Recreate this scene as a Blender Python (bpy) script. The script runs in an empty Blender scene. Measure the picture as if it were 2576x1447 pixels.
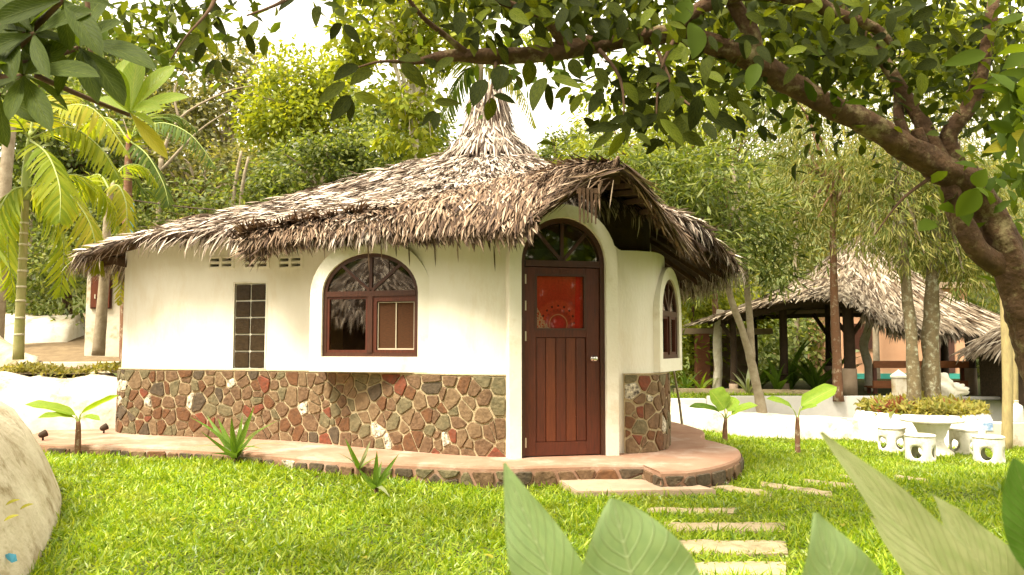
import bpy, bmesh, math, random
import numpy as np
from mathutils import Vector, Matrix, noise

random.seed(7)
RNG = np.random.default_rng(11)
PI = math.pi
scene = bpy.context.scene
COL = scene.collection

# ------------------------------------------------------------------ camera
F, CX, CY = 2021.0, 1287.5, 723.5          # focal length and centre in photo units
CAM = Vector((0.0, 0.0, 1.4))
PITCH = math.atan((870 - CY) / F)
cd = bpy.data.cameras.new('camera')
cam = bpy.data.objects.new('camera', cd)
COL.objects.link(cam)
cam.location = CAM
cam.rotation_euler = (PI / 2 + PITCH, 0, 0)
cd.sensor_width = 36.0
cd.lens = 36.0 * F / 2575.0
cd.clip_start = 0.05
cd.clip_end = 400.0
cd.dof.use_dof = True
cd.dof.focus_distance = 9.0
cd.dof.aperture_fstop = 4.8
scene.camera = cam

# ------------------------------------------------------------------ sky, sun, exposure
SUN_EL, SUN_AZ = math.radians(58), math.radians(-128)   # azimuth from +Y, clockwise positive: behind the camera to the left
w = bpy.data.worlds.new('World')
scene.world = w
w.use_nodes = True
nt = w.node_tree
bg = nt.nodes['Background']
sky = nt.nodes.new('ShaderNodeTexSky')
sky.sky_type = 'NISHITA'
sky.sun_disc = False
sky.sun_elevation = SUN_EL
sky.sun_rotation = SUN_AZ
sky.dust_density = 4.0
sky.air_density = 1.0
mixw = nt.nodes.new('ShaderNodeMix')
mixw.data_type = 'RGBA'
mixw.inputs[0].default_value = 0.82          # thin bright cloud over the whole sky
mixw.inputs[7].default_value = (7.3, 6.52, 5.05, 1)
nt.links.new(sky.outputs[0], mixw.inputs[6])
nt.links.new(mixw.outputs[2], bg.inputs[0])
bg.inputs[1].default_value = 0.062
sl = bpy.data.lights.new('sun', 'SUN')
sl.energy = 1.5
sl.angle = math.radians(20)
sl.color = (1.0, 0.90, 0.71)
so = bpy.data.objects.new('sun', sl)
COL.objects.link(so)
sd = Vector((math.sin(SUN_AZ) * math.cos(SUN_EL), math.cos(SUN_AZ) * math.cos(SUN_EL), math.sin(SUN_EL)))
so.rotation_euler = sd.to_track_quat('Z', 'Y').to_euler()
so.location = (-6, -6, 14)
scene.view_settings.view_transform = 'Standard'
scene.view_settings.look = 'None'
scene.view_settings.exposure = 2.88
scene.view_settings.gamma = 1.0
scene.view_settings.use_curve_mapping = False
scene.render.engine = 'CYCLES'
scene.cycles.max_bounces = 7
scene.cycles.diffuse_bounces = 4
scene.cycles.transparent_max_bounces = 8
scene.cycles.use_denoising = True

# ------------------------------------------------------------------ helpers: points
CT, ST = math.cos(PITCH), math.sin(PITCH)


def ray(px, py):
    u, v = (px - CX) / F, (CY - py) / F
    return Vector((u, CT - v * ST, ST + v * CT))


def P(px, py, Y):
    d = ray(px, py)
    return CAM + d * (Y / d.y)


def S(a, b, t):
    x = np.clip((t - a) / (b - a), 0, 1)
    return x * x * (3 - 2 * x)


def gz(x, y):
    z = 0.05 + 0.075 * S(0.0, -3.0, x) * S(5, 8.5, y)
    z = z - 0.36 * S(1.6, 4.6, x) * S(7.5, 12.0, y)
    return z + 0.30 * np.maximum(0, y - 25.0)


def G(px, py):
    d = ray(px, py)
    Y = 8.0
    for _ in range(40):
        p = CAM + d * (Y / d.y)
        z = float(gz(p.x, p.y))
        Yn = (z - CAM.z) / d.z * d.y
        Y = 0.5 * Y + 0.5 * min(max(Yn, 1), 60)
    p = CAM + d * (Y / d.y)
    return Vector((p.x, p.y, float(gz(p.x, p.y))))


def catmull(pts, n, closed=False):
    pts = [Vector(p) for p in pts]
    m = len(pts)
    out = []
    segs = m if closed else m - 1
    for i in range(segs):
        if closed:
            a, b, c, d = pts[(i - 1) % m], pts[i], pts[(i + 1) % m], pts[(i + 2) % m]
        else:
            a, b, c, d = pts[max(i - 1, 0)], pts[i], pts[i + 1], pts[min(i + 2, m - 1)]
        for k in range(n):
            t = k / n
            out.append(0.5 * ((2 * b) + (c - a) * t + (2 * a - 5 * b + 4 * c - d) * t * t + (3 * b - a - 3 * c + d) * t ** 3))
    if not closed:
        out.append(pts[-1])
    return out


# ------------------------------------------------------------------ helpers: objects
def tag(o, label=None, cat=None, group=None, kind=None):
    if label: o['label'] = label
    if cat: o['category'] = cat
    if group: o['group'] = group
    if kind: o['kind'] = kind
    return o


def empty(name, loc, label, cat, group=None):
    o = bpy.data.objects.new(name, None)
    COL.objects.link(o)
    o.location = loc
    o.empty_display_size = 0.2
    tag(o, label, cat, group)
    return o


def link(name, me, parent=None, mats=None):
    o = bpy.data.objects.new(name, me)
    COL.objects.link(o)
    if parent:
        o.parent = parent
        # parents are unrotated: keep world placement
        pw = Vector((0, 0, 0))
        q = parent
        while q:
            pw += Vector(q.location)
            q = q.parent
        o.location = -pw
    return o


def setmats(me, mats):
    for m in (mats if isinstance(mats, (list, tuple)) else [mats]):
        me.materials.append(m)


def mesh_pd(name, verts, faces, mat, parent=None, smooth=False):
    me = bpy.data.meshes.new(name)
    me.from_pydata([tuple(v) for v in verts], [], faces)
    setmats(me, mat)
    if smooth:
        me.polygons.foreach_set('use_smooth', [True] * len(me.polygons))
    me.update()
    return link(name, me, parent)


def mesh_np(name, V, T, mat, parent=None, smooth=False, uv=None):
    V = np.ascontiguousarray(V, dtype=np.float32).reshape(-1, 3)
    T = np.ascontiguousarray(T, dtype=np.int32)
    k = T.shape[1]
    me = bpy.data.meshes.new(name)
    me.vertices.add(len(V))
    me.vertices.foreach_set('co', V.ravel())
    me.loops.add(T.size)
    me.loops.foreach_set('vertex_index', T.ravel())
    me.polygons.add(len(T))
    me.polygons.foreach_set('loop_start', np.arange(0, T.size, k, dtype=np.int32))
    if smooth:
        me.polygons.foreach_set('use_smooth', np.ones(len(T), dtype=bool))
    if uv is not None:
        l = me.uv_layers.new(name='UVMap')
        l.data.foreach_set('uv', np.ascontiguousarray(uv[T.ravel()], dtype=np.float32).ravel())
    me.update(calc_edges=True)
    setmats(me, mat)
    return link(name, me, parent)


def bm_obj(name, bm, mat, parent=None, smooth=False):
    me = bpy.data.meshes.new(name)
    bmesh.ops.recalc_face_normals(bm, faces=bm.faces)
    bm.to_mesh(me)
    bm.free()
    setmats(me, mat)
    if smooth:
        me.polygons.foreach_set('use_smooth', [True] * len(me.polygons))
    return link(name, me, parent)


def bm_box(bm, c, sx, sy, sz, rot=None, bevel=0.0):
    b2 = bmesh.new()
    bmesh.ops.create_cube(b2, size=1.0)
    for v in b2.verts:
        v.co = Vector((v.co.x * sx, v.co.y * sy, v.co.z * sz))
    if bevel:
        bmesh.ops.bevel(b2, geom=b2.edges[:], offset=bevel, segments=2, affect='EDGES')
    M = Matrix.Translation(Vector(c)) @ (rot.to_4x4() if rot is not None else Matrix.Identity(4))
    b2.transform(M)
    tmp = bpy.data.meshes.new('t')
    b2.to_mesh(tmp)
    b2.free()
    bm.from_mesh(tmp)
    bpy.data.meshes.remove(tmp)


def box(name, c, sx, sy, sz, mat, parent=None, rot=None, bevel=0.0):
    bm = bmesh.new()
    bm_box(bm, c, sx, sy, sz, rot, bevel)
    return bm_obj(name, bm, mat, parent)


def bar_arrays(a, b, wx, wz, up=Vector((0, 0, 1))):
    d = (b - a)
    L = d.length
    y = d.normalized()
    x = y.cross(up).normalized()
    z = x.cross(y)
    return Matrix((x, y, z)).transposed(), (a + b) / 2, L


def bar(name, a, b, wx, wz, mat, parent=None, bevel=0.0, up=Vector((0, 0, 1))):
    R, c, L = bar_arrays(Vector(a), Vector(b), wx, wz, up)
    return box(name, c, wx, L, wz, mat, parent, R, bevel)


def tube_arrays(pts, radii, n=8, wob=0.0, seed=0, sub=4, cap=True):
    P4 = [Vector((p[0], p[1], p[2], r)) for p, r in zip(pts, radii)]
    m = len(P4)
    C = []
    for i in range(m - 1):
        a, b, c, d = P4[max(i - 1, 0)], P4[i], P4[i + 1], P4[min(i + 2, m - 1)]
        for k in range(sub):
            t = k / sub
            C.append(0.5 * ((2 * b) + (c - a) * t + (2 * a - 5 * b + 4 * c - d) * t * t + (3 * b - a - 3 * c + d) * t ** 3))
    C.append(P4[-1])
    V, Fc = [], []
    prev = None
    K = len(C)
    for i, q in enumerate(C):
        p = Vector(q[:3])
        tn = (Vector(C[min(i + 1, K - 1)][:3]) - Vector(C[max(i - 1, 0)][:3]))
        tn = tn.normalized() if tn.length > 1e-6 else Vector((0, 0, 1))
        if prev is None:
            x = tn.cross(Vector((0.31, 0.94, 0.1))).normalized()
        else:
            x = (prev - tn * prev.dot(tn)).normalized()
        prev = x
        y = tn.cross(x)
        for k in range(n):
            a = 2 * PI * k / n
            r = max(q[3], 0.0005)
            if wob:
                r *= 1 + wob * noise.noise(Vector((p.x * 5 + math.cos(a) * 1.2 + seed, p.y * 5 + math.sin(a) * 1.2, p.z * 5)))
                r *= 1 + wob * .35 * noise.noise(Vector((p.x * 17 + math.cos(a) * 4 + seed, p.y * 17 + math.sin(a) * 4, p.z * 17)))
            V.append(p + (x * math.cos(a) + y * math.sin(a)) * r)
    for i in range(K - 1):
        for k in range(n):
            a = i * n + k
            b = i * n + (k + 1) % n
            Fc.append((a, b, b + n, a + n))
    if cap:
        Fc.append(tuple(range(n - 1, -1, -1)))
        Fc.append(tuple((K - 1) * n + k for k in range(n)))
    return V, Fc


class MB:
    def __init__(self):
        self.v, self.f = [], []

    def add(self, V, Fc):
        o = len(self.v)
        self.v += [tuple(x) for x in V]
        self.f += [tuple(i + o for i in f) for f in Fc]
        return self

    def tube(self, pts, radii, **k):
        return self.add(*tube_arrays(pts, radii, **k))

    def build(self, name, mat, parent=None, smooth=True):
        return mesh_pd(name, self.v, self.f, mat, parent, smooth)


def tube(name, pts, radii, mat, parent=None, **k):
    return MB().tube(pts, radii, **k).build(name, mat, parent, True)


def lathe(name, prof, c, mat, parent=None, n=32, smooth=True):
    V, Fc = [], []
    for r, z in prof:
        for k in range(n):
            a = 2 * PI * k / n
            V.append((c[0] + r * math.cos(a), c[1] + r * math.sin(a), c[2] + z))
    for i in range(len(prof) - 1):
        for k in range(n):
            a, b = i * n + k, i * n + (k + 1) % n
            Fc.append((a, b, b + n, a + n))
    Fc.append(tuple(range(n - 1, -1, -1)))
    Fc.append(tuple((len(prof) - 1) * n + k for k in range(n)))
    return mesh_pd(name, V, Fc, mat, parent, smooth)


# ------------------------------------------------------------------ helpers: leaves in bulk
def unit(a):
    return a / np.maximum(np.linalg.norm(a, axis=-1, keepdims=True), 1e-9)


def rand_unit(n):
    return unit(RNG.normal(size=(n, 3)))


TRI = {
    'kite': np.array([(0, 1, 3), (1, 2, 3)]),
    'leaf': np.array([(0, 2, 1), (0, 3, 2), (1, 2, 5), (1, 5, 4), (2, 3, 6), (2, 6, 5), (4, 5, 7), (5, 6, 7)]),
    'strap': np.array([(0, 1, 3), (0, 3, 2), (2, 3, 5), (2, 5, 4), (4, 5, 6)]),
}


def leaves(B, D, N, L, W, bend=0.15, kind='kite', fold=0.15):
    """B base points, D directions, N rough normals, L lengths, W widths -> verts, tris"""
    n = len(B)
    D = unit(D)
    Sd = unit(np.cross(D, N))
    N = np.cross(Sd, D)
    L = np.broadcast_to(np.asarray(L, float), (n,))[:, None]
    W = np.broadcast_to(np.asarray(W, float), (n,))[:, None]
    bend = np.broadcast_to(np.asarray(bend, float), (n,))[:, None]

    def c(t):
        return B + D * L * t - N * (bend * L * t * t)
    if kind == 'kite':
        m = c(0.45)
        V = np.stack([B, m + Sd * W * .5, c(1.0), m - Sd * W * .5], 1)
    elif kind == 'leaf':
        m1, m2 = c(.3), c(.68)
        up = N * W * fold
        V = np.stack([B, m1 + Sd * W * .46 + up, m1, m1 - Sd * W * .46 + up,
                      m2 + Sd * W * .40 + up, m2, m2 - Sd * W * .40 + up, c(1.0)], 1)
    else:
        V = np.stack([B + Sd * W * .3, B - Sd * W * .3, c(.35) + Sd * W * .5, c(.35) - Sd * W * .5,
                      c(.72) + Sd * W * .38, c(.72) - Sd * W * .38, c(1.0)], 1)
    T = TRI[kind]
    k = V.shape[1]
    TT = (T[None] + (np.arange(n) * k)[:, None, None]).reshape(-1, 3)
    return V.reshape(-1, 3), TT


def join(parts):
    Vs, Ts, o = [], [], 0
    for V, T in parts:
        Vs.append(V)
        Ts.append(T + o)
        o += len(V)
    return np.concatenate(Vs), np.concatenate(Ts)


# ------------------------------------------------------------------ materials
def new_mat(name):
    m = bpy.data.materials.new(name)
    m.use_nodes = True
    return m, m.node_tree, m.node_tree.nodes['Principled BSDF']


def rgba(c):
    return (c[0], c[1], c[2], 1)


def mat(name, c1, c2=None, rough=.85, scale=6.0, bump=0.0, bscale=40.0, spec=.3, metal=0.0, stretch=None, detail=6, c3=None, s3=1.2, isl=0.0):
    m, nt, b = new_mat(name)
    L = nt.links.new
    b.inputs['Roughness'].default_value = rough
    b.inputs['Metallic'].default_value = metal
    b.inputs['Specular IOR Level'].default_value = spec
    tc = nt.nodes.new('ShaderNodeTexCoord')
    co = tc.outputs['Object']
    if stretch:
        mp = nt.nodes.new('ShaderNodeMapping')
        mp.inputs['Scale'].default_value = stretch
        L(co, mp.inputs[0])
        co = mp.outputs[0]
    nz = nt.nodes.new('ShaderNodeTexNoise')
    nz.inputs['Scale'].default_value = scale
    nz.inputs['Detail'].default_value = detail
    nz.inputs['Roughness'].default_value = .65
    L(co, nz.inputs['Vector'])
    cr = nt.nodes.new('ShaderNodeValToRGB')
    cr.color_ramp.elements[0].position = .32
    cr.color_ramp.elements[1].position = .68
    cr.color_ramp.elements[0].color = rgba(c1)
    cr.color_ramp.elements[1].color = rgba(c2 or c1)
    L(nz.outputs['Fac'], cr.inputs[0])
    out = cr.outputs[0]
    if c3:
        n3 = nt.nodes.new('ShaderNodeTexNoise')
        n3.inputs['Scale'].default_value = s3
        n3.inputs['Detail'].default_value = 8
        n3.inputs['Roughness'].default_value = .7
        L(co, n3.inputs['Vector'])
        r3 = nt.nodes.new('ShaderNodeValToRGB')
        r3.color_ramp.elements[0].position = .52
        r3.color_ramp.elements[1].position = .66
        L(n3.outputs['Fac'], r3.inputs[0])
        mx = nt.nodes.new('ShaderNodeMix')
        mx.data_type = 'RGBA'
        L(r3.outputs[0], mx.inputs[0])
        L(out, mx.inputs[6])
        mx.inputs[7].default_value = rgba(c3)
        out = mx.outputs[2]
    if isl:
        ge = nt.nodes.new('ShaderNodeNewGeometry')
        mr = nt.nodes.new('ShaderNodeMapRange')
        mr.inputs[3].default_value = 1 - isl
        mr.inputs[4].default_value = 1 + isl
        L(ge.outputs['Random Per Island'], mr.inputs[0])
        hs = nt.nodes.new('ShaderNodeHueSaturation')
        L(mr.outputs[0], hs.inputs['Value'])
        L(out, hs.inputs['Color'])
        out = hs.outputs[0]
    L(out, b.inputs['Base Color'])
    if bump:
        n2 = nt.nodes.new('ShaderNodeTexNoise')
        n2.inputs['Scale'].default_value = bscale
        n2.inputs['Detail'].default_value = 5
        L(co, n2.inputs['Vector'])
        bp = nt.nodes.new('ShaderNodeBump')
        bp.inputs['Strength'].default_value = bump
        bp.inputs['Distance'].default_value = .02
        L(n2.outputs['Fac'], bp.inputs['Height'])
        L(bp.outputs[0], b.inputs['Normal'])
    return m


def leaf_mat(name, cols, trans=.35, tcol=None, rough=.6, spec=.18, obj=False):
    """cols: list of 2-4 colours spread over leaves at random; translucent"""
    m, nt, b = new_mat(name)
    L = nt.links.new
    b.inputs['Roughness'].default_value = rough
    b.inputs['Specular IOR Level'].default_value = spec
    if obj:
        src = nt.nodes.new('ShaderNodeObjectInfo').outputs['Random']
    else:
        src = nt.nodes.new('ShaderNodeNewGeometry').outputs['Random Per Island']
    cr = nt.nodes.new('ShaderNodeValToRGB')
    e = cr.color_ramp.elements
    while len(e) < len(cols):
        e.new(.5)
    for i, c in enumerate(cols):
        e[i].position = i / (len(cols) - 1)
        e[i].color = rgba(c)
    L(src, cr.inputs[0])
    L(cr.outputs[0], b.inputs['Base Color'])
    tr = nt.nodes.new('ShaderNodeBsdfTranslucent')
    mul = nt.nodes.new('ShaderNodeMix')
    mul.data_type = 'RGBA'
    mul.blend_type = 'MULTIPLY'
    mul.inputs[0].default_value = 1
    mul.inputs[7].default_value = rgba(tcol or (1.9, 1.7, .6))
    L(cr.outputs[0], mul.inputs[6])
    L(mul.outputs[2], tr.inputs['Color'])
    mx = nt.nodes.new('ShaderNodeMixShader')
    mx.inputs[0].default_value = trans
    L(b.outputs[0], mx.inputs[1])
    L(tr.outputs[0], mx.inputs[2])
    L(mx.outputs[0], nt.nodes['Material Output'].inputs['Surface'])
    return m


def vein_mat(name, c1, c2, cv, trans=.3, nv=13, rough=.5, tcol=(1.6, 1.6, .7), spec=.3):
    """a large leaf: midrib and side veins from the leaf's own UV"""
    m, nt, b = new_mat(name)
    L = nt.links.new
    N = nt.nodes.new
    b.inputs['Roughness'].default_value = rough
    b.inputs['Specular IOR Level'].default_value = spec
    uv = N('ShaderNodeUVMap')
    sp = N('ShaderNodeSeparateXYZ')
    L(uv.outputs[0], sp.inputs[0])

    def M(op, a, b_=None, c=None):
        n = N('ShaderNodeMath')
        n.operation = op
        for i, x in enumerate((a, b_, c)):
            if x is None: continue
            if isinstance(x, (int, float)): n.inputs[i].default_value = x
            else: L(x, n.inputs[i])
        return n.outputs[0]
    au = M('ABSOLUTE', M('SUBTRACT', sp.outputs[0], .5))
    ph = M('SUBTRACT', M('MULTIPLY', sp.outputs[1], nv), M('MULTIPLY', au, nv * .55))
    fr = M('ABSOLUTE', M('SUBTRACT', M('FRACT', ph), .5))
    side = M('SMOOTH_MIN', M('MULTIPLY', M('MAXIMUM', M('SUBTRACT', fr, .40), 0), 9), 1, .1)
    rib = M('MAXIMUM', M('SUBTRACT', 1, M('MULTIPLY', au, 38)), 0)
    v = M('MINIMUM', M('ADD', M('MULTIPLY', side, .85), rib), 1)
    nz = N('ShaderNodeTexNoise')
    nz.inputs['Scale'].default_value = 9
    nz.inputs['Detail'].default_value = 5
    L(uv.outputs[0], nz.inputs['Vector'])
    cr = N('ShaderNodeValToRGB')
    cr.color_ramp.elements[0].color = rgba(c1)
    cr.color_ramp.elements[1].color = rgba(c2)
    cr.color_ramp.elements[0].position = .35
    cr.color_ramp.elements[1].position = .65
    L(nz.outputs['Fac'], cr.inputs[0])
    mx = N('ShaderNodeMix')
    mx.data_type = 'RGBA'
    L(v, mx.inputs[0])
    L(cr.outputs[0], mx.inputs[6])
    mx.inputs[7].default_value = rgba(cv)
    vo = N('ShaderNodeTexNoise')
    vo.inputs['Scale'].default_value = 7
    vo.inputs['Detail'].default_value = 9
    vo.inputs['Roughness'].default_value = .75
    ob = N('ShaderNodeObjectInfo')
    ad = N('ShaderNodeVectorMath')
    L(uv.outputs[0], ad.inputs[0])
    L(ob.outputs['Location'], ad.inputs[1])
    L(ad.outputs[0], vo.inputs['Vector'])
    sm = N('ShaderNodeMapRange')
    sm.inputs[1].default_value, sm.inputs[2].default_value = .665, .70
    sm.inputs[4].default_value = .8
    L(vo.outputs['Fac'], sm.inputs[0])
    mb_ = N('ShaderNodeMix')
    mb_.data_type = 'RGBA'
    L(sm.outputs[0], mb_.inputs[0])
    L(mx.outputs[2], mb_.inputs[6])
    mb_.inputs[7].default_value = (.13, .085, .03, 1)
    mx = mb_
    L(mx.outputs[2], b.inputs['Base Color'])
    bp = N('ShaderNodeBump')
    bp.inputs['Strength'].default_value = .6
    bp.inputs['Distance'].default_value = .006
    L(v, bp.inputs['Height'])
    L(bp.outputs[0], b.inputs['Normal'])
    tr = N('ShaderNodeBsdfTranslucent')
    mul = N('ShaderNodeMix')
    mul.data_type = 'RGBA'
    mul.blend_type = 'MULTIPLY'
    mul.inputs[0].default_value = 1
    mul.inputs[7].default_value = rgba(tcol)
    L(mx.outputs[2], mul.inputs[6])
    L(mul.outputs[2], tr.inputs['Color'])
    ms = N('ShaderNodeMixShader')
    ms.inputs[0].default_value = trans
    L(b.outputs[0], ms.inputs[1])
    L(tr.outputs[0], ms.inputs[2])
    L(ms.outputs[0], nt.nodes['Material Output'].inputs['Surface'])
    return m


def glass_mat(name, tint=(.75, .7, .6), refl=.03):
    m, nt, b = new_mat(name)
    nt.nodes.remove(b)
    L = nt.links.new
    t = nt.nodes.new('ShaderNodeBsdfTransparent')
    t.inputs[0].default_value = rgba(tint)
    g = nt.nodes.new('ShaderNodeBsdfGlossy')
    g.inputs['Roughness'].default_value = .03
    g.inputs['Color'].default_value = (1, 1, 1, 1)
    fr = nt.nodes.new('ShaderNodeFresnel')
    fr.inputs[0].default_value = 1.5
    ad = nt.nodes.new('ShaderNodeMath')
    ad.operation = 'ADD'
    ad.inputs[1].default_value = refl
    L(fr.outputs[0], ad.inputs[0])
    mx = nt.nodes.new('ShaderNodeMixShader')
    L(ad.outputs[0], mx.inputs[0])
    L(t.outputs[0], mx.inputs[1])
    L(g.outputs[0], mx.inputs[2])
    L(mx.outputs[0], nt.nodes['Material Output'].inputs['Surface'])
    return m


def thatch_mat(name, cols):
    m, nt, b = new_mat(name)
    L = nt.links.new
    b.inputs['Roughness'].default_value = .7
    b.inputs['Specular IOR Level'].default_value = .25
    ge = nt.nodes.new('ShaderNodeNewGeometry')
    cr = nt.nodes.new('ShaderNodeValToRGB')
    e = cr.color_ramp.elements
    while len(e) < len(cols):
        e.new(.5)
    for i, (p, c) in enumerate(cols):
        e[i].position = p
        e[i].color = rgba(c)
    L(ge.outputs['Random Per Island'], cr.inputs[0])
    L(cr.outputs[0], b.inputs['Base Color'])
    return m


M = {}
M['plaster'] = mat('cream_plaster', (.84, .81, .73), (.79, .75, .66), rough=.9, scale=2.2, bump=.22, bscale=22, c3=(.76, .70, .585), s3=1.3, stretch=(2.2, 2.2, .7))
M['trim'] = mat('white_trim_plaster', (.82, .79, .70), (.77, .73, .62), rough=.85, scale=3, bump=.15, bscale=30, c3=(.66, .60, .47), s3=2.2)
M['cement'] = mat('pale_painted_cement', (.62, .56, .43), (.43, .365, .25), rough=.9, scale=2.6, bump=.6, bscale=14, c3=(.25, .19, .10), s3=1.9, stretch=(2.2, .45, 1.3))
M['white_cement'] = mat('whitewashed_cement', (.70, .67, .59), (.54, .49, .39), rough=.9, scale=3.0, bump=.35, bscale=16, c3=(.36, .27, .14), s3=1.7)
M['grey_wall'] = mat('grey_white_wall', (.74, .73, .71), (.62, .60, .57), rough=.9, scale=2.5, bump=.1)
M['mortar'] = mat('sand_mortar', (.47, .38, .24), (.34, .27, .16), rough=.95, scale=14, bump=.5, bscale=70)
M['stone_brown'] = mat('brown_stone', (.085, .048, .025), (.195, .12, .066), rough=.8, scale=19, bump=.6, bscale=30)
M['stone_red'] = mat('red_stone', (.21, .055, .026), (.11, .045, .025), rough=.75, scale=19, bump=.5, bscale=30)
M['stone_olive'] = mat('olive_stone', (.085, .075, .038), (.19, .155, .085), rough=.8, scale=19, bump=.6, bscale=30)
M['stone_tan'] = mat('tan_stone', (.23, .155, .085), (.12, .076, .04), rough=.8, scale=19, bump=.6, bscale=30)
M['stone_rust'] = mat('rust_stone', (.165, .075, .032), (.09, .045, .022), rough=.8, scale=19, bump=.6, bscale=30)
M['stone_dark'] = mat('dark_stone', (.05, .038, .024), (.11, .08, .05), rough=.8, scale=19, bump=.6, bscale=30)
M['stone_white'] = mat('white_veined_stone', (.06, .048, .035), (.80, .73, .58), rough=.8, scale=24, bump=.6, bscale=30, detail=2)
M['garden_concrete'] = mat('weathered_white_concrete', (.76, .73, .66), (.64, .60, .51), rough=.85, scale=5, bump=.3, bscale=40, c3=(.42, .38, .27), s3=4.5)
M['pink_floor'] = mat('worn_pink_concrete', (.38, .235, .165), (.28, .15, .095), rough=.85, scale=2.2, bump=.2, bscale=50, c3=(.45, .34, .27), s3=1.4)
M['slab'] = mat('pale_concrete_slab', (.42, .32, .235), (.31, .225, .155), rough=.85, scale=4, bump=.3, bscale=50, c3=(.30, .22, .15), s3=3)
M['step'] = mat('stepping_slab', (.40, .33, .21), (.27, .21, .12), rough=.9, scale=7, bump=.6, bscale=40, c3=(.16, .14, .07), s3=4)
M['soil'] = mat('brown_soil', (.13, .09, .05), (.22, .16, .09), rough=1, scale=5, bump=.5, bscale=30)
M['ground'] = mat('lawn_soil', (.05, .07, .014), (.08, .10, .02), rough=1, scale=9, bump=.4, bscale=40, c3=(.10, .075, .03), s3=2.5)
M['wood'] = mat('dark_red_wood', (.105, .021, .007), (.055, .012, .005), rough=.45, scale=7, stretch=(9, 9, .7), bump=.12, bscale=30, spec=.45)
M['wood2'] = mat('warm_red_wood', (.14, .032, .009), (.080, .018, .006), rough=.45, scale=7, stretch=(9, 9, .7), bump=.12, bscale=30, spec=.45)
M['rail_wood'] = mat('orange_brown_wood', (.24, .085, .03), (.16, .055, .02), rough=.55, scale=6, stretch=(1, 6, 6))
M['frame_wood'] = mat('dark_window_wood', (.075, .024, .012), (.045, .016, .009), rough=.4, scale=7, stretch=(6, 6, 1), spec=.45)
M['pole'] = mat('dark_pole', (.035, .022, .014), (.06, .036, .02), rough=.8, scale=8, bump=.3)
M['rafter'] = mat('brown_rafter', (.055, .030, .016), (.10, .055, .028), rough=.8, scale=8, bump=.3)
M['under'] = mat('thatch_underlay', (.035, .020, .011), (.070, .042, .024), rough=.95, scale=12, bump=.6, bscale=40)
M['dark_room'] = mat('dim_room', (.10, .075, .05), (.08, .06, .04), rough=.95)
M['glass'] = glass_mat('window_glass', (.75, .66, .52), .06)
M['door_glass'] = glass_mat('clear_door_glass', (.95, .93, .9), -.025)
M['glass_block'] = mat('brown_glass_block', (.030, .019, .010), (.055, .036, .019), rough=.25, scale=22, bump=.45, bscale=45, spec=.3)
M['blind'] = mat('woven_blind', (.085, .030, .007), (.045, .016, .004), rough=.8, scale=30, stretch=(1, 1, 8))
M['alu'] = mat('pale_metal', (.62, .55, .42), (.55, .48, .36), rough=.4, metal=.2)
M['steel'] = mat('brushed_steel', (.72, .70, .66), (.65, .63, .6), rough=.22, metal=1.0)
M['thatch'] = thatch_mat('dry_palm_thatch', [(0, (.045, .028, .020)), (.28, (.13, .09, .066)), (.5, (.31, .245, .19)), (.78, (.52, .44, .36)), (1, (.74, .67, .58))])
M['thatch_brown'] = thatch_mat('brown_palm_thatch', [(0, (.04, .022, .014)), (.35, (.11, .065, .038)), (.7, (.24, .16, .10)), (1, (.44, .34, .25))])
M['thatch_pale'] = thatch_mat('pale_palm_thatch', [(0, (.07, .048, .030)), (.35, (.18, .135, .09)), (.7, (.32, .26, .19)), (1, (.48, .42, .34))])
M['bark'] = mat('rough_brown_bark', (.050, .027, .014), (.115, .065, .032), rough=.95, scale=9, bump=1.0, bscale=26, c3=(.22, .18, .09), s3=7)
M['bark_pale'] = mat('pale_bark', (.34, .29, .21), (.22, .17, .11), rough=.9, scale=8, bump=.5, bscale=30)
M['bark_red'] = mat('reddish_bark', (.20, .10, .055), (.13, .065, .035), rough=.9, scale=9, bump=.6, bscale=30, c3=(.42, .34, .24), s3=9)
M['bark_moss'] = mat('mossy_bark', (.11, .085, .045), (.17, .13, .07), rough=.95, scale=9, bump=.7, bscale=30, c3=(.36, .36, .26), s3=10)
M['bark_white'] = mat('whitewashed_bark', (.70, .66, .56), (.52, .45, .34), rough=.9, scale=8, bump=.4, bscale=30)
M['palm_trunk'] = mat('green_palm_trunk', (.22, .23, .07), (.30, .26, .12), rough=.6, scale=6, bump=.2)
M['palm_ring'] = mat('pale_trunk_ring', (.50, .46, .34), (.42, .38, .26), rough=.8)
M['shaft'] = mat('green_crownshaft', (.20, .27, .06), (.28, .31, .09), rough=.5, scale=4, stretch=(3, 3, .5))
M['twig'] = mat('dark_twig', (.07, .038, .022), (.12, .07, .035), rough=.9, scale=10)
# foliage
M['grass'] = leaf_mat('grass_blade', [(.085, .155, .005), (.15, .245, .007), (.23, .325, .010), (.38, .44, .05)], trans=.40, tcol=(1.6, 1.5, .5), rough=.38, spec=.5)
M['leaf_olive'] = leaf_mat('olive_leaf', [(.055, .065, .016), (.105, .115, .036), (.17, .17, .06), (.30, .28, .12)], trans=.42, tcol=(1.8, 1.65, .7), spec=.3, rough=.45)
M['leaf_mid'] = leaf_mat('mid_green_leaf', [(.042, .062, .013), (.085, .12, .026), (.145, .18, .045), (.25, .27, .09)], trans=.42, tcol=(1.8, 1.75, .6), spec=.3, rough=.45)
M['leaf_bright'] = leaf_mat('yellow_green_leaf', [(.11, .15, .015), (.20, .25, .025), (.34, .37, .065)], trans=.50, tcol=(1.7, 1.5, .4))
M['leaf_dark'] = leaf_mat('dark_green_leaf', [(.030, .055, .012), (.05, .08, .015), (.08, .11, .02)], trans=.30)
M['leaf_willow'] = leaf_mat('long_thin_leaf', [(.055, .08, .016), (.10, .13, .025), (.17, .18, .045), (.31, .29, .11)], trans=.40)
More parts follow.
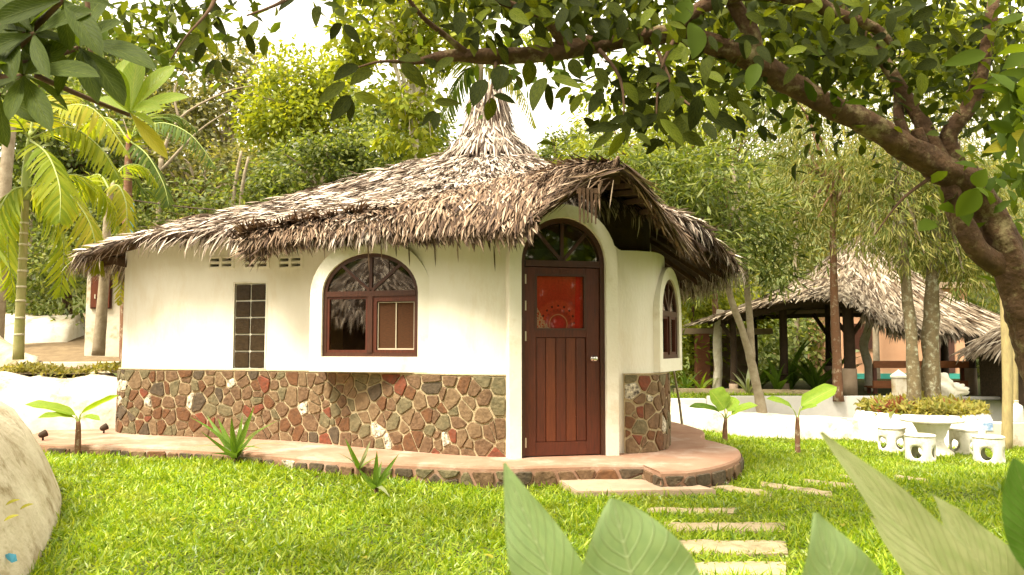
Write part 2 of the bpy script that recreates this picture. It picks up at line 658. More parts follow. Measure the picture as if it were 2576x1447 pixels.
M['leaf_over'] = leaf_mat('overhanging_leaf', [(.016, .025, .005), (.034, .05, .008), (.066, .09, .013), (.13, .155, .03)], trans=.42, tcol=(2.0, 1.8, .4), obj=False, spec=.12, rough=.6)
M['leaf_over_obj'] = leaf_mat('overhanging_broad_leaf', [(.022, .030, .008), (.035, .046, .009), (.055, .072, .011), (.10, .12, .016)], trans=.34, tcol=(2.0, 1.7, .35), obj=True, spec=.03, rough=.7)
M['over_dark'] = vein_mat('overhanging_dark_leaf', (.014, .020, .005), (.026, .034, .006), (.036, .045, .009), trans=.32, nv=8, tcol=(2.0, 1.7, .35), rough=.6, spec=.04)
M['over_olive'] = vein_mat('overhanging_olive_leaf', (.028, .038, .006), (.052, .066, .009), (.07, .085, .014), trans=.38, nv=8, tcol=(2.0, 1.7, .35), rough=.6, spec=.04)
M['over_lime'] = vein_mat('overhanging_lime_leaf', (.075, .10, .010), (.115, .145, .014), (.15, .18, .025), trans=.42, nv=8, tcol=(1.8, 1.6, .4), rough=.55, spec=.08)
M['leaf_near'] = leaf_mat('near_green_leaf', [(.035, .062, .008), (.06, .095, .011), (.09, .135, .014)], trans=.40, spec=.08)
M['palm'] = leaf_mat('palm_leaflet', [(.14, .21, .015), (.21, .27, .02), (.30, .34, .035)], trans=.52, tcol=(1.7, 1.5, .45))
M['palm_dark'] = leaf_mat('dark_palm_leaflet', [(.045, .085, .02), (.08, .13, .025), (.14, .18, .035)], trans=.35)
M['palm_yellow'] = leaf_mat('yellow_palm_leaflet', [(.20, .25, .015), (.27, .29, .02), (.36, .33, .04)], trans=.45, tcol=(1.5, 1.3, .5))
M['cover'] = leaf_mat('ground_cover_leaf', [(.16, .17, .03), (.24, .22, .045), (.30, .26, .07), (.12, .14, .03)], trans=.35)
M['red_leaf'] = leaf_mat('red_bronze_leaf', [(.22, .06, .03), (.16, .05, .03), (.26, .12, .04)], trans=.3)
M['fore_leaf'] = vein_mat('pale_broad_leaf', (.21, .30, .14), (.25, .34, .16), (.33, .41, .23), trans=.28, nv=12, rough=.65, spec=.15)
M['fore_leaf2'] = vein_mat('olive_broad_leaf', (.21, .25, .10), (.27, .29, .14), (.31, .33, .15), trans=.25, nv=14, rough=.6, spec=.15)
M['fore_leaf3'] = vein_mat('deep_green_broad_leaf', (.055, .12, .012), (.07, .14, .02), (.12, .18, .04), trans=.3)
M['banana'] = vein_mat('banana_leaf', (.17, .29, .02), (.22, .33, .03), (.34, .40, .08), trans=.42, nv=26, tcol=(1.6, 1.5, .4))
M['lily'] = vein_mat('strap_leaf', (.08, .16, .016), (.14, .23, .025), (.20, .29, .05), trans=.35, nv=3)
M['lily_pale'] = vein_mat('pale_strap_leaf', (.20, .24, .12), (.28, .30, .16), (.36, .36, .2), trans=.3, nv=3)
M['big_dark'] = vein_mat('dark_ribbed_leaf', (.035, .055, .009), (.055, .08, .012), (.10, .13, .03), trans=.40, nv=12, rough=.65, spec=.12, tcol=(1.8, 1.8, .4))
M['big_lime'] = vein_mat('lime_ribbed_leaf', (.17, .26, .02), (.22, .30, .03), (.32, .36, .06), trans=.45, nv=12, tcol=(1.6, 1.5, .4))
M['big_yellow'] = vein_mat('yellow_ribbed_leaf', (.36, .32, .03), (.30, .29, .03), (.42, .38, .06), trans=.4, nv=12)


# ------------------------------------------------------------------ helpers: single large leaves
def leaf_grid(L, W, prof='oval', bend=.2, fold=.12, nl=12, nw=4, wav=0.0, seed=0):
    """leaf along +Y, across X, normal +Z, at real size"""
    V, UV, T = [], [], []
    for i in range(nl + 1):
        t = i / nl
        if prof == 'oval':
            wd = math.sin(PI * min(t, 1) ** .85) ** .75 if 0 < t < 1 else 0
        elif prof == 'lance':
            wd = (math.sin(PI * t ** .75) ** .9) * (1 - .25 * t) if 0 < t < 1 else 0
        elif prof == 'obov':
            wd = math.sin(PI * t ** 1.55) ** .7 if 0 < t < 1 else 0
        elif prof == 'banana':
            wd = min(1, (math.sin(PI * min(max(t, .0), 1)) * 1.7)) ** .8 if 0 < t < 1 else 0
        else:
            wd = min(1, 6 * t + .25) * (1 - t ** 2.6)
        wd = max(wd, .03) * W / 2
        for j in range(nw + 1):
            u = j / nw * 2 - 1
            x = u * wd
            z = abs(u) * wd * fold * 2 - bend * L * t * t
            if wav:
                z += wav * W * math.sin(t * 17 + seed + (2 if u > 0 else 0)) * abs(u) ** 1.5
            V.append((x, L * (t - .25 * bend * bend * t ** 3), z))
            UV.append((j / nw, t))
    for i in range(nl):
        for j in range(nw):
            a = i * (nw + 1) + j
            T.append((a, a + 1, a + nw + 2, a + nw + 1))
    return np.array(V), np.array(T), np.array(UV)


def frame(y, nrm):
    y = Vector(y).normalized()
    x = y.cross(Vector(nrm)).normalized()
    z = x.cross(y)
    return Matrix((x, y, z)).transposed()


def big_leaf(name, base, tip, W, nrm, m, parent, prof='oval', bend=.15, fold=.12, nl=12, nw=4, wav=0.0):
    base, tip = Vector(base), Vector(tip)
    # the bend pulls the tip off the axis: aim so that it still ends at tip
    d = tip - base
    L = d.length / max(.5, math.sqrt((1 - .25 * bend * bend) ** 2 + bend * bend))
    R = frame(d, nrm)
    a = math.atan2(bend, 1 - .25 * bend * bend)
    R = R @ Matrix.Rotation(a, 3, 'X')
    V, T, UV = leaf_grid(L, W, prof, bend, fold, nl, nw, wav, random.random() * 6)
    Vw = V @ np.array(R).T + np.array(base)
    return mesh_np(name, Vw, T, m, parent, True, UV)


def patchy(m, scale, lo, hi, tint, amount):
    """slow colour drift over a stuff material: brighter, duller and drier patches"""
    nt = m.node_tree
    L = nt.links.new
    tc = nt.nodes.new('ShaderNodeTexCoord')
    nz = nt.nodes.new('ShaderNodeTexNoise')
    nz.inputs['Scale'].default_value = scale
    nz.inputs['Detail'].default_value = 5
    L(tc.outputs['Object'], nz.inputs['Vector'])
    ramp = [n for n in nt.nodes if n.type == 'VALTORGB'][0]
    dest = [l.to_socket for l in ramp.outputs[0].links]
    mr = nt.nodes.new('ShaderNodeMapRange')
    mr.inputs[1].default_value, mr.inputs[2].default_value = .3, .7
    mr.inputs[3].default_value, mr.inputs[4].default_value = lo, hi
    L(nz.outputs['Fac'], mr.inputs[0])
    hs = nt.nodes.new('ShaderNodeHueSaturation')
    L(mr.outputs[0], hs.inputs['Value'])
    L(ramp.outputs[0], hs.inputs['Color'])
    n2 = nt.nodes.new('ShaderNodeTexNoise')
    n2.inputs['Scale'].default_value = scale * 2.3
    n2.inputs['Detail'].default_value = 6
    L(tc.outputs['Object'], n2.inputs['Vector'])
    r2 = nt.nodes.new('ShaderNodeMapRange')
    r2.inputs[1].default_value, r2.inputs[2].default_value = .54, .72
    r2.inputs[4].default_value = amount
    L(n2.outputs['Fac'], r2.inputs[0])
    mx = nt.nodes.new('ShaderNodeMix')
    mx.data_type = 'RGBA'
    L(r2.outputs[0], mx.inputs[0])
    L(hs.outputs[0], mx.inputs[6])
    mx.inputs[7].default_value = rgba(tint)
    for s_ in dest:
        L(mx.outputs[2], s_)


patchy(M['grass'], .9, .82, 1.35, (.28, .30, .05), .5)

# ================================================================== SETTING
def inpoly(x, y, poly):
    x, y = np.asarray(x), np.asarray(y)
    inside = np.zeros(x.shape, bool)
    n = len(poly)
    for i in range(n):
        x1, y1 = poly[i][0], poly[i][1]
        x2, y2 = poly[(i + 1) % n][0], poly[(i + 1) % n][1]
        c = ((y1 > y) != (y2 > y)) & (x < (x2 - x1) * (y - y1) / (y2 - y1 + 1e-12) + x1)
        inside ^= c
    return inside


def grid_sheet(name, xs, ys, zf, m, parent=None):
    X, Y = np.meshgrid(xs, ys)
    Z = zf(X, Y)
    V = np.stack([X, Y, Z], -1).reshape(-1, 3)
    nx, ny = len(xs), len(ys)
    i, j = np.meshgrid(np.arange(nx - 1), np.arange(ny - 1))
    a = (j * nx + i).ravel()
    T = np.stack([a, a + 1, a + nx + 1, a + nx], 1)
    return mesh_np(name, V, T, m, parent, True)


xs = np.concatenate([np.linspace(-120, -14, 18), np.linspace(-13.5, 16, 119), np.linspace(17, 120, 18)])
ys = np.concatenate([np.linspace(-60, -3, 14), np.linspace(-2.5, 26, 115), np.linspace(27, 60, 20), np.linspace(65, 140, 8)])
o = grid_sheet('ground', xs, ys, gz, M['ground'])
tag(o, 'lawn soil and wooded hillside rising behind the hut', kind='structure')

# plinth outline (top edge), from its visible edge and a rounded back
PZ = 0.25
PL = [(-6.3, 10.75), (-5.9, 9.95), (-5.46, 9.56), (-4.3, 9.30), (-3.6, 9.11), (-2.69, 8.70), (-1.78, 8.22), (-.6, 7.83), (.07, 7.76),
      (.77, 7.90), (1.28, 7.90), (1.36, 7.46), (1.62, 7.50), (2.04, 7.90), (2.36, 8.45), (2.53, 9.1), (2.47, 9.65), (2.38, 10.2), (2.6, 11.2),
      (2.2, 13.0), (.8, 14.6), (-2, 15.1), (-5, 14.6), (-6.4, 12.6)]
PLs = []
for i in range(len(PL)):
    if 8 <= i <= 11:
        PLs.append(Vector((*PL[i], 0)))
    else:
        c = catmull([Vector((*PL[(i + k) % len(PL)], 0)) for k in (-1, 0, 1, 2)], 6)
        PLs += c[6:12]
PLpoly = [(p.x, p.y) for p in PLs]

plinth = empty('plinth', (-1.8, 9.5, .1), 'low pinkish concrete plinth with a stone faced edge that the thatched hut stands on', 'plinth')
V, Fc = [], []
n = len(PLs)
for z, k in ((-.45, 0), (PZ - .02, 0), (PZ, .012)):
    cen = Vector((-1.8, 11, 0))
    for p in PLs:
        q = p + (cen - p).normalized() * k
        V.append((q.x, q.y, z))
for l in range(2):
    for i in range(n):
        Fc.append((l * n + i, l * n + (i + 1) % n, (l + 1) * n + (i + 1) % n, (l + 1) * n + i))
Fc.append(tuple(2 * n + i for i in range(n)))
mesh_pd('floor_slab', V, Fc, M['pink_floor'], plinth)


# ------------------------------------------------------------------ irregular stones on a strip
def clip(poly, p, nrm):
    out = []
    for i in range(len(poly)):
        a, b = poly[i], poly[(i + 1) % len(poly)]
        da, db = (a - p) @ nrm, (b - p) @ nrm
        if da <= 0: out.append(a)
        if (da < 0) != (db < 0) and da != db:
            out.append(a + (b - a) * (da / (da - db)))
    return out


def voronoi(S0, S1, Z0, Z1, n, rng, aspect=1.0):
    pts = []
    tries = 0
    dmin = math.sqrt((S1 - S0) * (Z1 - Z0) / n) * .82
    while len(pts) < n and tries < 40000:
        tries += 1
        p = np.array([rng.uniform(S0, S1), rng.uniform(Z0, Z1)])
        dd = dmin * rng.uniform(.42, 1.28)
        if all(np.hypot((p[0] - q[0]) * aspect, p[1] - q[1]) > dd for q in pts):
            pts.append(p)
    wgt = [rng.uniform(-1, 1) * dmin * dmin * .34 for _ in pts]
    cells = []
    for i, p in enumerate(pts):
        poly = [np.array(a) for a in ((S0, Z0), (S1, Z0), (S1, Z1), (S0, Z1))]
        near = sorted(range(len(pts)), key=lambda k: np.hypot(*(pts[k] - p)))[1:22]
        for k in near:
            dv = pts[k] - p
            poly = clip(poly, p + dv * min(.8, max(.2, .5 + (wgt[i] - wgt[k]) / (2 * float(dv @ dv)))), dv)
            if not poly: break
        if len(poly) > 2: cells.append(poly)
    return cells


STONE_MATS = [('stone_brown', 34), ('stone_olive', 15), ('stone_tan', 20), ('stone_rust', 15), ('stone_red', 5), ('stone_dark', 5), ('stone_white', 5)]


def lay_stones(parent, cells, mp, rng, gap=.0085, height=.019, weights=None, name='stone'):
    W = weights or STONE_MATS
    names = [a for a, b in W]
    pr = np.array([b for a, b in W], float)
    pr /= pr.sum()
    k = 0
    gap0 = gap
    for poly in cells:
        gap = gap0 * rng.uniform(.7, 1.5)
        c = sum(poly) / len(poly)
        rad = np.mean([np.hypot(*(a - c)) for a in poly])
        if rad < .028: continue
        # cut the corners, shrink by the joint
        pts = []
        for i in range(len(poly)):
            a, b, d = poly[i - 1], poly[i], poly[(i + 1) % len(poly)]
            t = .11
            for q in (b + (a - b) * t, b + (d - b) * t):
                if not pts or np.hypot(*(q - pts[-1])) > .006: pts.append(q)
        sc = max(.4, 1 - gap / (rad * .8))
        pts = [c + (q - c) * sc * rng.uniform(.95, 1.02) for q in pts]
        n = len(pts)
        h = height * rng.uniform(.6, 1.25)
        V = [mp(q[0], q[1], -.012) for q in pts]
        V += [mp(*(c + (q - c) * .99), h * .72) for q in pts]
        V += [mp(*(c + (q - c) * .90), h * rng.uniform(.92, 1.1)) for q in pts]
        V.append(mp(c[0], c[1], h * 1.03))
        Fc = []
        for l in range(2):
            for i in range(n):
                Fc.append((l * n + i, l * n + (i + 1) % n, (l + 1) * n + (i + 1) % n, (l + 1) * n + i))
        for i in range(n):
            Fc.append((2 * n + i, 2 * n + (i + 1) % n, 3 * n))
        mesh_pd(name, V, Fc, M[names[rng.choice(len(names), p=pr)]], parent, False)
        k += 1
    return k


# plinth edge stones: front of the plinth, from its left end to the right lobe's back
PE = [p for p in PLs]
i0 = min(range(n), key=lambda i: (PE[i] - Vector((-5.46, 9.56, 0))).length)
i1 = min(range(n), key=lambda i: (PE[i] - Vector((2.47, 9.65, 0))).length)
edge = PE[i0:i1 + 1] if i1 > i0 else PE[i0:] + PE[:i1 + 1]
el = [0]
for a, b in zip(edge, edge[1:]): el.append(el[-1] + (b - a).length)


def edge_at(s):
    s = min(max(s, 0), el[-1] - 1e-4)
    i = max(k for k in range(len(el)) if el[k] <= s)
    i = min(i, len(edge) - 2)
    t = (s - el[i]) / max(el[i + 1] - el[i], 1e-6)
    p = edge[i].lerp(edge[i + 1], t)
    d = (edge[i + 1] - edge[i]).normalized()
    return p, Vector((d.y, -d.x, 0))


def edge_map(s, z, h):
    p, nn = edge_at(s)
    return p + nn * h + Vector((0, 0, z))


rng = np.random.default_rng(5)
lay_stones(plinth, voronoi(.0, el[-1], -.12, PZ - .035, 120, rng, .75), edge_map, rng, gap=.012, height=.025,
           weights=[('stone_dark', 34), ('stone_brown', 26), ('stone_olive', 20), ('stone_rust', 10), ('stone_tan', 9), ('stone_white', 5)])

# ================================================================== THE HUT
hut = empty('thatched_hut', (-1.7, 11.0, PZ), 'cream round walled hut with thatched roof, arched window and dark red wooden door', 'hut')

# door frame plane
DPHI = math.radians(13)
DT = Vector((math.cos(DPHI), math.sin(DPHI), 0))
DN = Vector((math.sin(DPHI), -math.cos(DPHI), 0))
DC = P(1420, 900, 8.42)
DC.z = PZ

WP = [(-4.6, 13.9), (-5.15, 13.2), (-5.38, 12.2), (-5.42, 11.4), (-5.25, 10.88), (-4.85, 10.60), (-4.17, 10.38), (-3.3, 10.12), (-2.7, 9.90), (-2.3, 9.68),
      (-1.9, 9.40), (-1.5, 9.16), (-.85, 8.78), (-.12, 8.47), (.5, 8.58), (1.12, 8.72), (1.38, 8.78), (1.60, 8.93), (1.76, 9.3), (1.86, 9.8), (1.90, 10.4),
      (1.85, 11.5), (1.3, 12.9), (0, 13.9), (-2, 14.3), (-3.6, 14.25)]
WALL = catmull([Vector((*p, 0)) for p in WP], 10, closed=True)
NW_ = len(WALL)


def wall_at(i):
    p = WALL[i % NW_]
    d = (WALL[(i + 1) % NW_] - WALL[(i - 1) % NW_]).normalized()
    return p, d, Vector((d.y, -d.x, 0))          # point, tangent, outward normal


def wall_px(px, lo=-5.4, hi=2.1):
    best = None
    for i in range(NW_):
        p, d, nn = wall_at(i)
        if nn.y > .35 or p.y > 11.6: continue
        q = CX + F * p.x / p.y
        e = abs(q - px) + (0 if p.y < 10.9 else 3)
        if best is None or e < best[0]: best = (e, i)
    return best[1]


def wall_sheet(i0, i1, z0, z1, off, nz, close_top=True):
    """strip of wall samples i0..i1 at outward offset, from z0 to z1"""
    V, Fc = [], []
    idx = list(range(i0, i1 + 1))
    for i in idx:
        p, d, nn = wall_at(i)
        for k in range(nz + 1):
            q = p + nn * off
            V.append((q.x, q.y, z0 + (z1 - z0) * k / nz))
    m = nz + 1
    for a in range(len(idx) - 1):
        for k in range(nz):
            Fc.append((a * m + k, (a + 1) * m + k, (a + 1) * m + k + 1, a * m + k + 1))
    return V, Fc


APX = Vector((-.35, 11.55, 0))


def lerp(a, b, t): return a + (b - a) * t


# rim: wall outline pushed outwards, with its own height
rim = []
for i in range(NW_):
    p, d, nn = wall_at(i)
    px = CX + F * p.x / p.y
    off, z = .55, 2.62
    if p.y < 11.5 or True:
        front = nn.y < .5
        if front:
            # left wing keeps a level eave, its end droops
            z = np.interp(px, [250, 330, 420, 800, 1000, 1250, 1330, 1560, 1640, 1700], [2.56, 2.72, 2.80, 2.78, 2.74, 2.86, 3.06, 3.06, 2.86, 2.60])
            off = np.interp(px, [250, 330, 420, 1000, 1200, 1330, 1560, 1640, 1690], [.58, .46, .42, .42, .22, -.06, -.06, .25, .72])
        if p.x > 1.2 and p.y > 9.3:
            off, z = .85, 2.34
        if p.x < -4.9:
            off, z = .62, 2.60
    rim.append([p.x + nn.x * off, p.y + nn.y * off, z])
rim = np.array(rim)
for _ in range(6):                                   # smooth
    rim = .5 * rim + .25 * np.roll(rim, 1, 0) + .25 * np.roll(rim, -1, 0)
ang = np.unwrap(np.arctan2(rim[:, 1] - APX.y, rim[:, 0] - APX.x))
if ang[-1] < ang[0]:
    rim = rim[::-1]
    ang = np.unwrap(np.arctan2(rim[:, 1] - APX.y, rim[:, 0] - APX.x))
ang = np.maximum.accumulate(ang + np.arange(len(ang)) * 1e-7)
PT = np.array([0, .08, .15, .23, .43, .63, .85, 1.0])
PZz = np.array([4.42, 4.22, 4.09, 3.97, 3.60, 3.28, 3.00, 2.78])


def roof_rim(a):
    a = np.asarray(a, float)
    a0 = ang[0]
    am = np.mod(a - a0, 2 * PI) + a0
    A = np.append(ang, ang[0] + 2 * PI)
    R = np.vstack([rim, rim[:1]])
    return np.stack([np.interp(am, A, R[:, k]) for k in range(3)], -1)


def roof_pt(a, t):
    r = roof_rim(a)
    t = np.asarray(t, float)
    x = APX.x + (r[..., 0] - APX.x) * t
    y = APX.y + (r[..., 1] - APX.y) * t
    zp = np.interp(t, PT, PZz)
    k = np.clip((t - .25) / .75, 0, 1) ** 2.2
    z = zp + (r[..., 2] - PZz[-1]) * k
    rad = np.hypot(x - APX.x, y - APX.y)
    z = np.where(rad < .62, np.interp(rad, [.20, .25, .29, .34, .41, .50, .62], [5.12, 5.0, 4.78, 4.58, 4.42, 4.29, 4.17]), z)
    return np.stack([x, y, z], -1)


def roof_z(x, y):
    a = math.atan2(y - APX.y, x - APX.x)
    r = roof_rim(a)
    R = math.hypot(r[0] - APX.x, r[1] - APX.y)
    t = math.hypot(x - APX.x, y - APX.y) / R
    if t > 1.03: return None
    return float(roof_pt(a, min(t, 1))[2])



WTOP = 3.0
TH = .14


def wall_top(i):
    p, d, nn = wall_at(i)
    z = roof_z(p.x + nn.x * .02, p.y + nn.y * .02)
    z = WTOP if z is None else min(WTOP, z - .11)
    px = CX + F * p.x / p.y
    if nn.y < .6 and p.y < 11 and px > 1420:
        z = min(z, float(np.interp(px, [1420, 1560], [3.0, 2.44])))
    return z


bm = bmesh.new()
ring = []
for off, z in ((0, PZ), (0, WTOP), (-TH, WTOP), (-TH, PZ)):
    r = []
    for i in range(NW_):
        p, d, nn = wall_at(i)
        q = p + nn * off
        r.append(bm.verts.new((q.x, q.y, min(z, wall_top(i)))))
    ring.append(r)
for l in range(4):
    for i in range(NW_):
        bm.faces.new((ring[l][i], ring[l][(i + 1) % NW_], ring[(l + 1) % 4][(i + 1) % NW_], ring[(l + 1) % 4][i]))
wall = bm_obj('wall', bm, M['plaster'], hut)


def arch(w_, h, ry, n=22, z0=0.0):
    """points (u, v) from bottom left up, over the arch, to bottom right"""
    pts = [(-w_ / 2, z0), (-w_ / 2, h)]
    for k in range(1, n):
        a = PI - PI * k / n
        pts.append((w_ / 2 * math.cos(a), h + ry * math.sin(a)))
    pts += [(w_ / 2, h), (w_ / 2, z0)]
    return pts


def prism(bm, pts, O, T, N, d0, d1):
    a = [bm.verts.new(O + T * u + Vector((0, 0, v)) + N * d0) for u, v in pts]
    b = [bm.verts.new(O + T * u + Vector((0, 0, v)) + N * d1) for u, v in pts]
    k = len(pts)
    bm.faces.new(a)
    bm.faces.new(b[::-1])
    for i in range(k):
        bm.faces.new((a[i], b[i], b[(i + 1) % k], a[(i + 1) % k]))


def band(name, outer, inner, O, T, N, d0, d1, m, parent, closed=False, flare=0.0):
    """solid between two outlines of equal length, from depth d0 (back) to d1 (front)"""
    k = len(outer)
    V = []
    for pts, d, s in ((outer, d0, 1 + flare), (outer, d1, 1), (inner, d1, 1), (inner, d0, 1)):
        for u, v in pts:
            V.append(O + T * (u * s) + Vector((0, 0, v)) + N * d)
    Fc = []
    rng_ = range(k) if closed else range(k - 1)
    for l in range(4):
        for i in rng_:
            j = (i + 1) % k
            Fc.append((l * k + i, l * k + j, ((l + 1) % 4) * k + j, ((l + 1) % 4) * k + i))
    if not closed:
        Fc.append((0, k, 2 * k, 3 * k))
        Fc.append((k - 1, 4 * k - 1, 3 * k - 1, 2 * k - 1))
    return mesh_pd(name, V, Fc, m, parent)


def plate(name, pts, O, T, N, d0, d1, m, parent):
    bm = bmesh.new()
    prism(bm, pts, O, T, N, d0, d1)
    return bm_obj(name, bm, m, parent)


def rect(u0, u1, v0, v1):
    return [(u0, v0), (u0, v1), (u1, v1), (u1, v0)]


# openings -----------------------------------------------------------
cut = bmesh.new()
# door
DW, DH, DRY = .875, 2.02, .46
prism(cut, arch(DW + .04, DH, DRY + .02, z0=-.1), DC, DT, DN, -.9, .5)
# front window
wi = wall_px(944)
p, d, nn = wall_at(wi)
WT = Vector((math.cos(math.radians(-15)), math.sin(math.radians(-15)), 0))
WN = Vector((WT.y, -WT.x, 0))
WC = p.copy()
ww = abs((P(1057, 800, 9.2) - P(822, 800, 9.2)).x)
WWID = 1.17
zs = P(940, 897, p.y).z
WC.z = zs
WH = P(940, 741, p.y).z - zs
WRY = P(940, 641, p.y).z - zs - WH
prism(cut, arch(WWID, WH, WRY), WC, WT, WN, -.6, .5)
# glass block panel
gi = wall_px(631)
p, d, nn = wall_at(gi)
GT, GN, GC = d.copy(), nn.copy(), p.copy()
GC.z = P(631, 927, p.y).z
GW = (675 - 587) / F * p.y / abs(GT.x) * 1.0
GH = P(631, 713, p.y).z - GC.z
prism(cut, rect(-GW / 2, GW / 2, 0, GH), GC, GT, GN, -.4, .3)
# ventilation slots
vents = []
for vx in (548, 638, 729):
    vi = wall_px(vx)
    p, d, nn = wall_at(vi)
    O = p.copy()
    O.z = P(vx, 676, p.y).z
    vents.append((O, d.copy(), nn.copy()))
    for cu in (-.095, .095):
        for v0 in (.028, .098):
            prism(cut, rect(cu - .072, cu + .072, v0, v0 + .036), O, d, nn, -.4, .3)
# side window on the right, seen almost edge on
si = wall_px(1672, 1.2)
p, d, nn = wall_at(si)
cand = [i for i in range(NW_) if WALL[i].x > 1.5 and 9.0 < WALL[i].y < 9.9]
si = min(cand, key=lambda i: abs(WALL[i].y - 9.34))
p, d, nn = wall_at(si)
ST_ = Vector((math.sin(math.radians(25)), math.cos(math.radians(25)), 0))
SN = Vector((ST_.y, -ST_.x, 0))
SC = Vector((1.815, 9.34, 0))
SC.z = P(1672, 902, p.y).z
SH = P(1672, 790, p.y).z - SC.z
SRY = P(1672, 703, p.y).z - SC.z - SH
SW = .78
prism(cut, arch(SW, SH, SRY), SC, ST_, SN, -.6, .5)

bmesh.ops.recalc_face_normals(cut, faces=cut.faces)
cme = bpy.data.meshes.new('cut')
cut.to_mesh(cme)
cut.free()
co_ = bpy.data.objects.new('cutter', cme)
COL.objects.link(co_)
co_.parent = hut
co_.location = -Vector(hut.location)
md = wall.modifiers.new('openings', 'BOOLEAN')
md.operation = 'DIFFERENCE'
md.object = co_
md.solver = 'EXACT'
md.use_self = True
dg = bpy.context.evaluated_depsgraph_get()
dg.update()
nme = bpy.data.meshes.new_from_object(wall.evaluated_get(dg))
wall.modifiers.clear()
old = wall.data
wall.data = nme
bpy.data.meshes.remove(old)
bpy.data.objects.remove(co_)
nme.polygons.foreach_set('use_smooth', [True] * len(nme.polygons))
nme.set_sharp_from_angle(angle=math.radians(35))

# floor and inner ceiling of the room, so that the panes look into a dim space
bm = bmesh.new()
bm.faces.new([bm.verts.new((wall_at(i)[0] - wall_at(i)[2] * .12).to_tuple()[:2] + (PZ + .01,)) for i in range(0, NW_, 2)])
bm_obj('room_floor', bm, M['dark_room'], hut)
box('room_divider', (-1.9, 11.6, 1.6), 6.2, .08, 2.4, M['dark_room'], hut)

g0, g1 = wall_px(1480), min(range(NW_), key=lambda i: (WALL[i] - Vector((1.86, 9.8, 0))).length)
mesh_pd('gap_shade_strip', *wall_sheet(g0, g1, 2.25, 2.98, -.17, 2), M['pole'], hut)  # added dark strip standing in for roof-space shade behind the wall-top gap

# stone base ---------------------------------------------------------
iL = wall_px(303)
iL = min(range(NW_), key=lambda i: (WALL[i] - Vector((-5.38, 12.2, 0))).length)
iD0 = wall_px(1272)
iD1 = wall_px(1566)
iR = min(range(NW_), key=lambda i: (WALL[i] - Vector((1.90, 10.4, 0))).length)
BZ = 1.10
basew = mesh_pd('stone_base', *wall_sheet(iL, iD0, PZ - .02, BZ - .01, .028, 4), M['mortar'], hut, True)


def arc(i0, i1):
    s = [0]
    for i in range(i0, i1):
        s.append(s[-1] + (wall_at(i + 1)[0] - wall_at(i)[0]).length)
    return s


def wall_map(i0, i1, off):
    s = arc(i0, i1)

    def f(q, z, h):
        q = min(max(q, 0), s[-1] - 1e-5)
        k = int(np.searchsorted(s, q, side='right')) - 1
        t = (q - s[k]) / (s[k + 1] - s[k])
        a, b = wall_at(i0 + k), wall_at(i0 + k + 1)
        pp = a[0].lerp(b[0], t)
        nn = a[2].lerp(b[2], t).normalized()
        r = pp + nn * (off + h)
        return Vector((r.x, r.y, z))
    return f, s[-1]


f, Ls = wall_map(iL, iD0, .028)
rng = np.random.default_rng(3)
cells = voronoi(.25, Ls - .005, PZ - .01, BZ - .012, 270, rng)
nst = lay_stones(basew, cells, f, rng)
basew2 = mesh_pd('stone_base', *wall_sheet(iD1, iR + 40, PZ - .02, BZ - .01, .028, 4), M['mortar'], hut, True)
f, Ls = wall_map(iD1, iR + 2, .028)
cells = voronoi(.005, Ls, PZ - .01, BZ - .012, 92, rng)
lay_stones(basew2, cells, f, rng, weights=[('stone_tan', 30), ('stone_brown', 18), ('stone_white', 12), ('stone_rust', 12), ('stone_olive', 14), ('stone_red', 6)])
print('stones', nst)
# cap of the base
for a_, b_ in ((iL, iD0), (iD1, iR + 40)):
    V1, _ = wall_sheet(a_, b_, BZ - .012, BZ - .012, 0, 1)
    Vv, Ff = [], []
    for i in range(a_, b_ + 1):
        p, d, nn = wall_at(i)
        for off, z in ((-.01, BZ + .004), (.034, BZ + .001), (.038, BZ - .012), (.02, BZ - .02)):
            q = p + nn * off
            Vv.append((q.x, q.y, z))
    for i in range(b_ - a_):
        for k in range(3):
            Ff.append((i * 4 + k, i * 4 + 4 + k, i * 4 + 5 + k, i * 4 + 1 + k))
    mesh_pd('base_cap', Vv, Ff, M['mortar'], hut, True)

# door ---------------------------------------------------------------
OW = .155
so_ = arch(DW + 2 * OW, DH, DRY + .165, z0=-.003)
si_ = arch(DW + .05, DH, DRY + .025, z0=-.003)
band('door_surround', so_, si_, DC, DT, DN, -.30, .0, M['trim'], hut)
door = band('door', arch(DW + .05, DH, DRY + .025), arch(DW - .05, DH, DRY - .03), DC, DT, DN, -.13, -.055, M['frame_wood'], hut)
tag(door)
D0, D1 = -.118, -.075
LW = DW - .06            # leaf width
LH = 1.975               # leaf height
hb = LW / 2
stile = .115
winb, wint = 1.335, 1.895
railm = 1.24
# leaf: stiles and rails (one solid leaf frame), planks, glazed opening
for u0, u1 in ((-hb, -hb + stile), (hb - stile - .03, hb)):
    plate('stile', rect(u0, u1, .012, LH), DC, DT, DN, D0, D1, M['wood'], door)
pu0, pu1 = -hb + stile + .002, hb - stile - .032
for v0, v1 in ((.012, .15), (railm, winb - .02), (wint + .01, LH)):
    plate('rail', rect(pu0, pu1, v0, v1), DC, DT, DN, D0, D1 - .002, M['wood'], door)
npl = 5
for k in range(npl):
    a = pu0 + (pu1 - pu0) * k / npl
    b = pu0 + (pu1 - pu0) * (k + 1) / npl
    bm = bmesh.new()
    prism(bm, rect(a + .003, b - .003, .152, railm - .002), DC, DT, DN, D0 + .008, D1 - .012)
    bmesh.ops.bevel(bm, geom=bm.edges[:], offset=.004, segments=1, affect='EDGES')
    bm_obj('plank', bm, M['wood2'] if k % 2 else M['wood'], door)
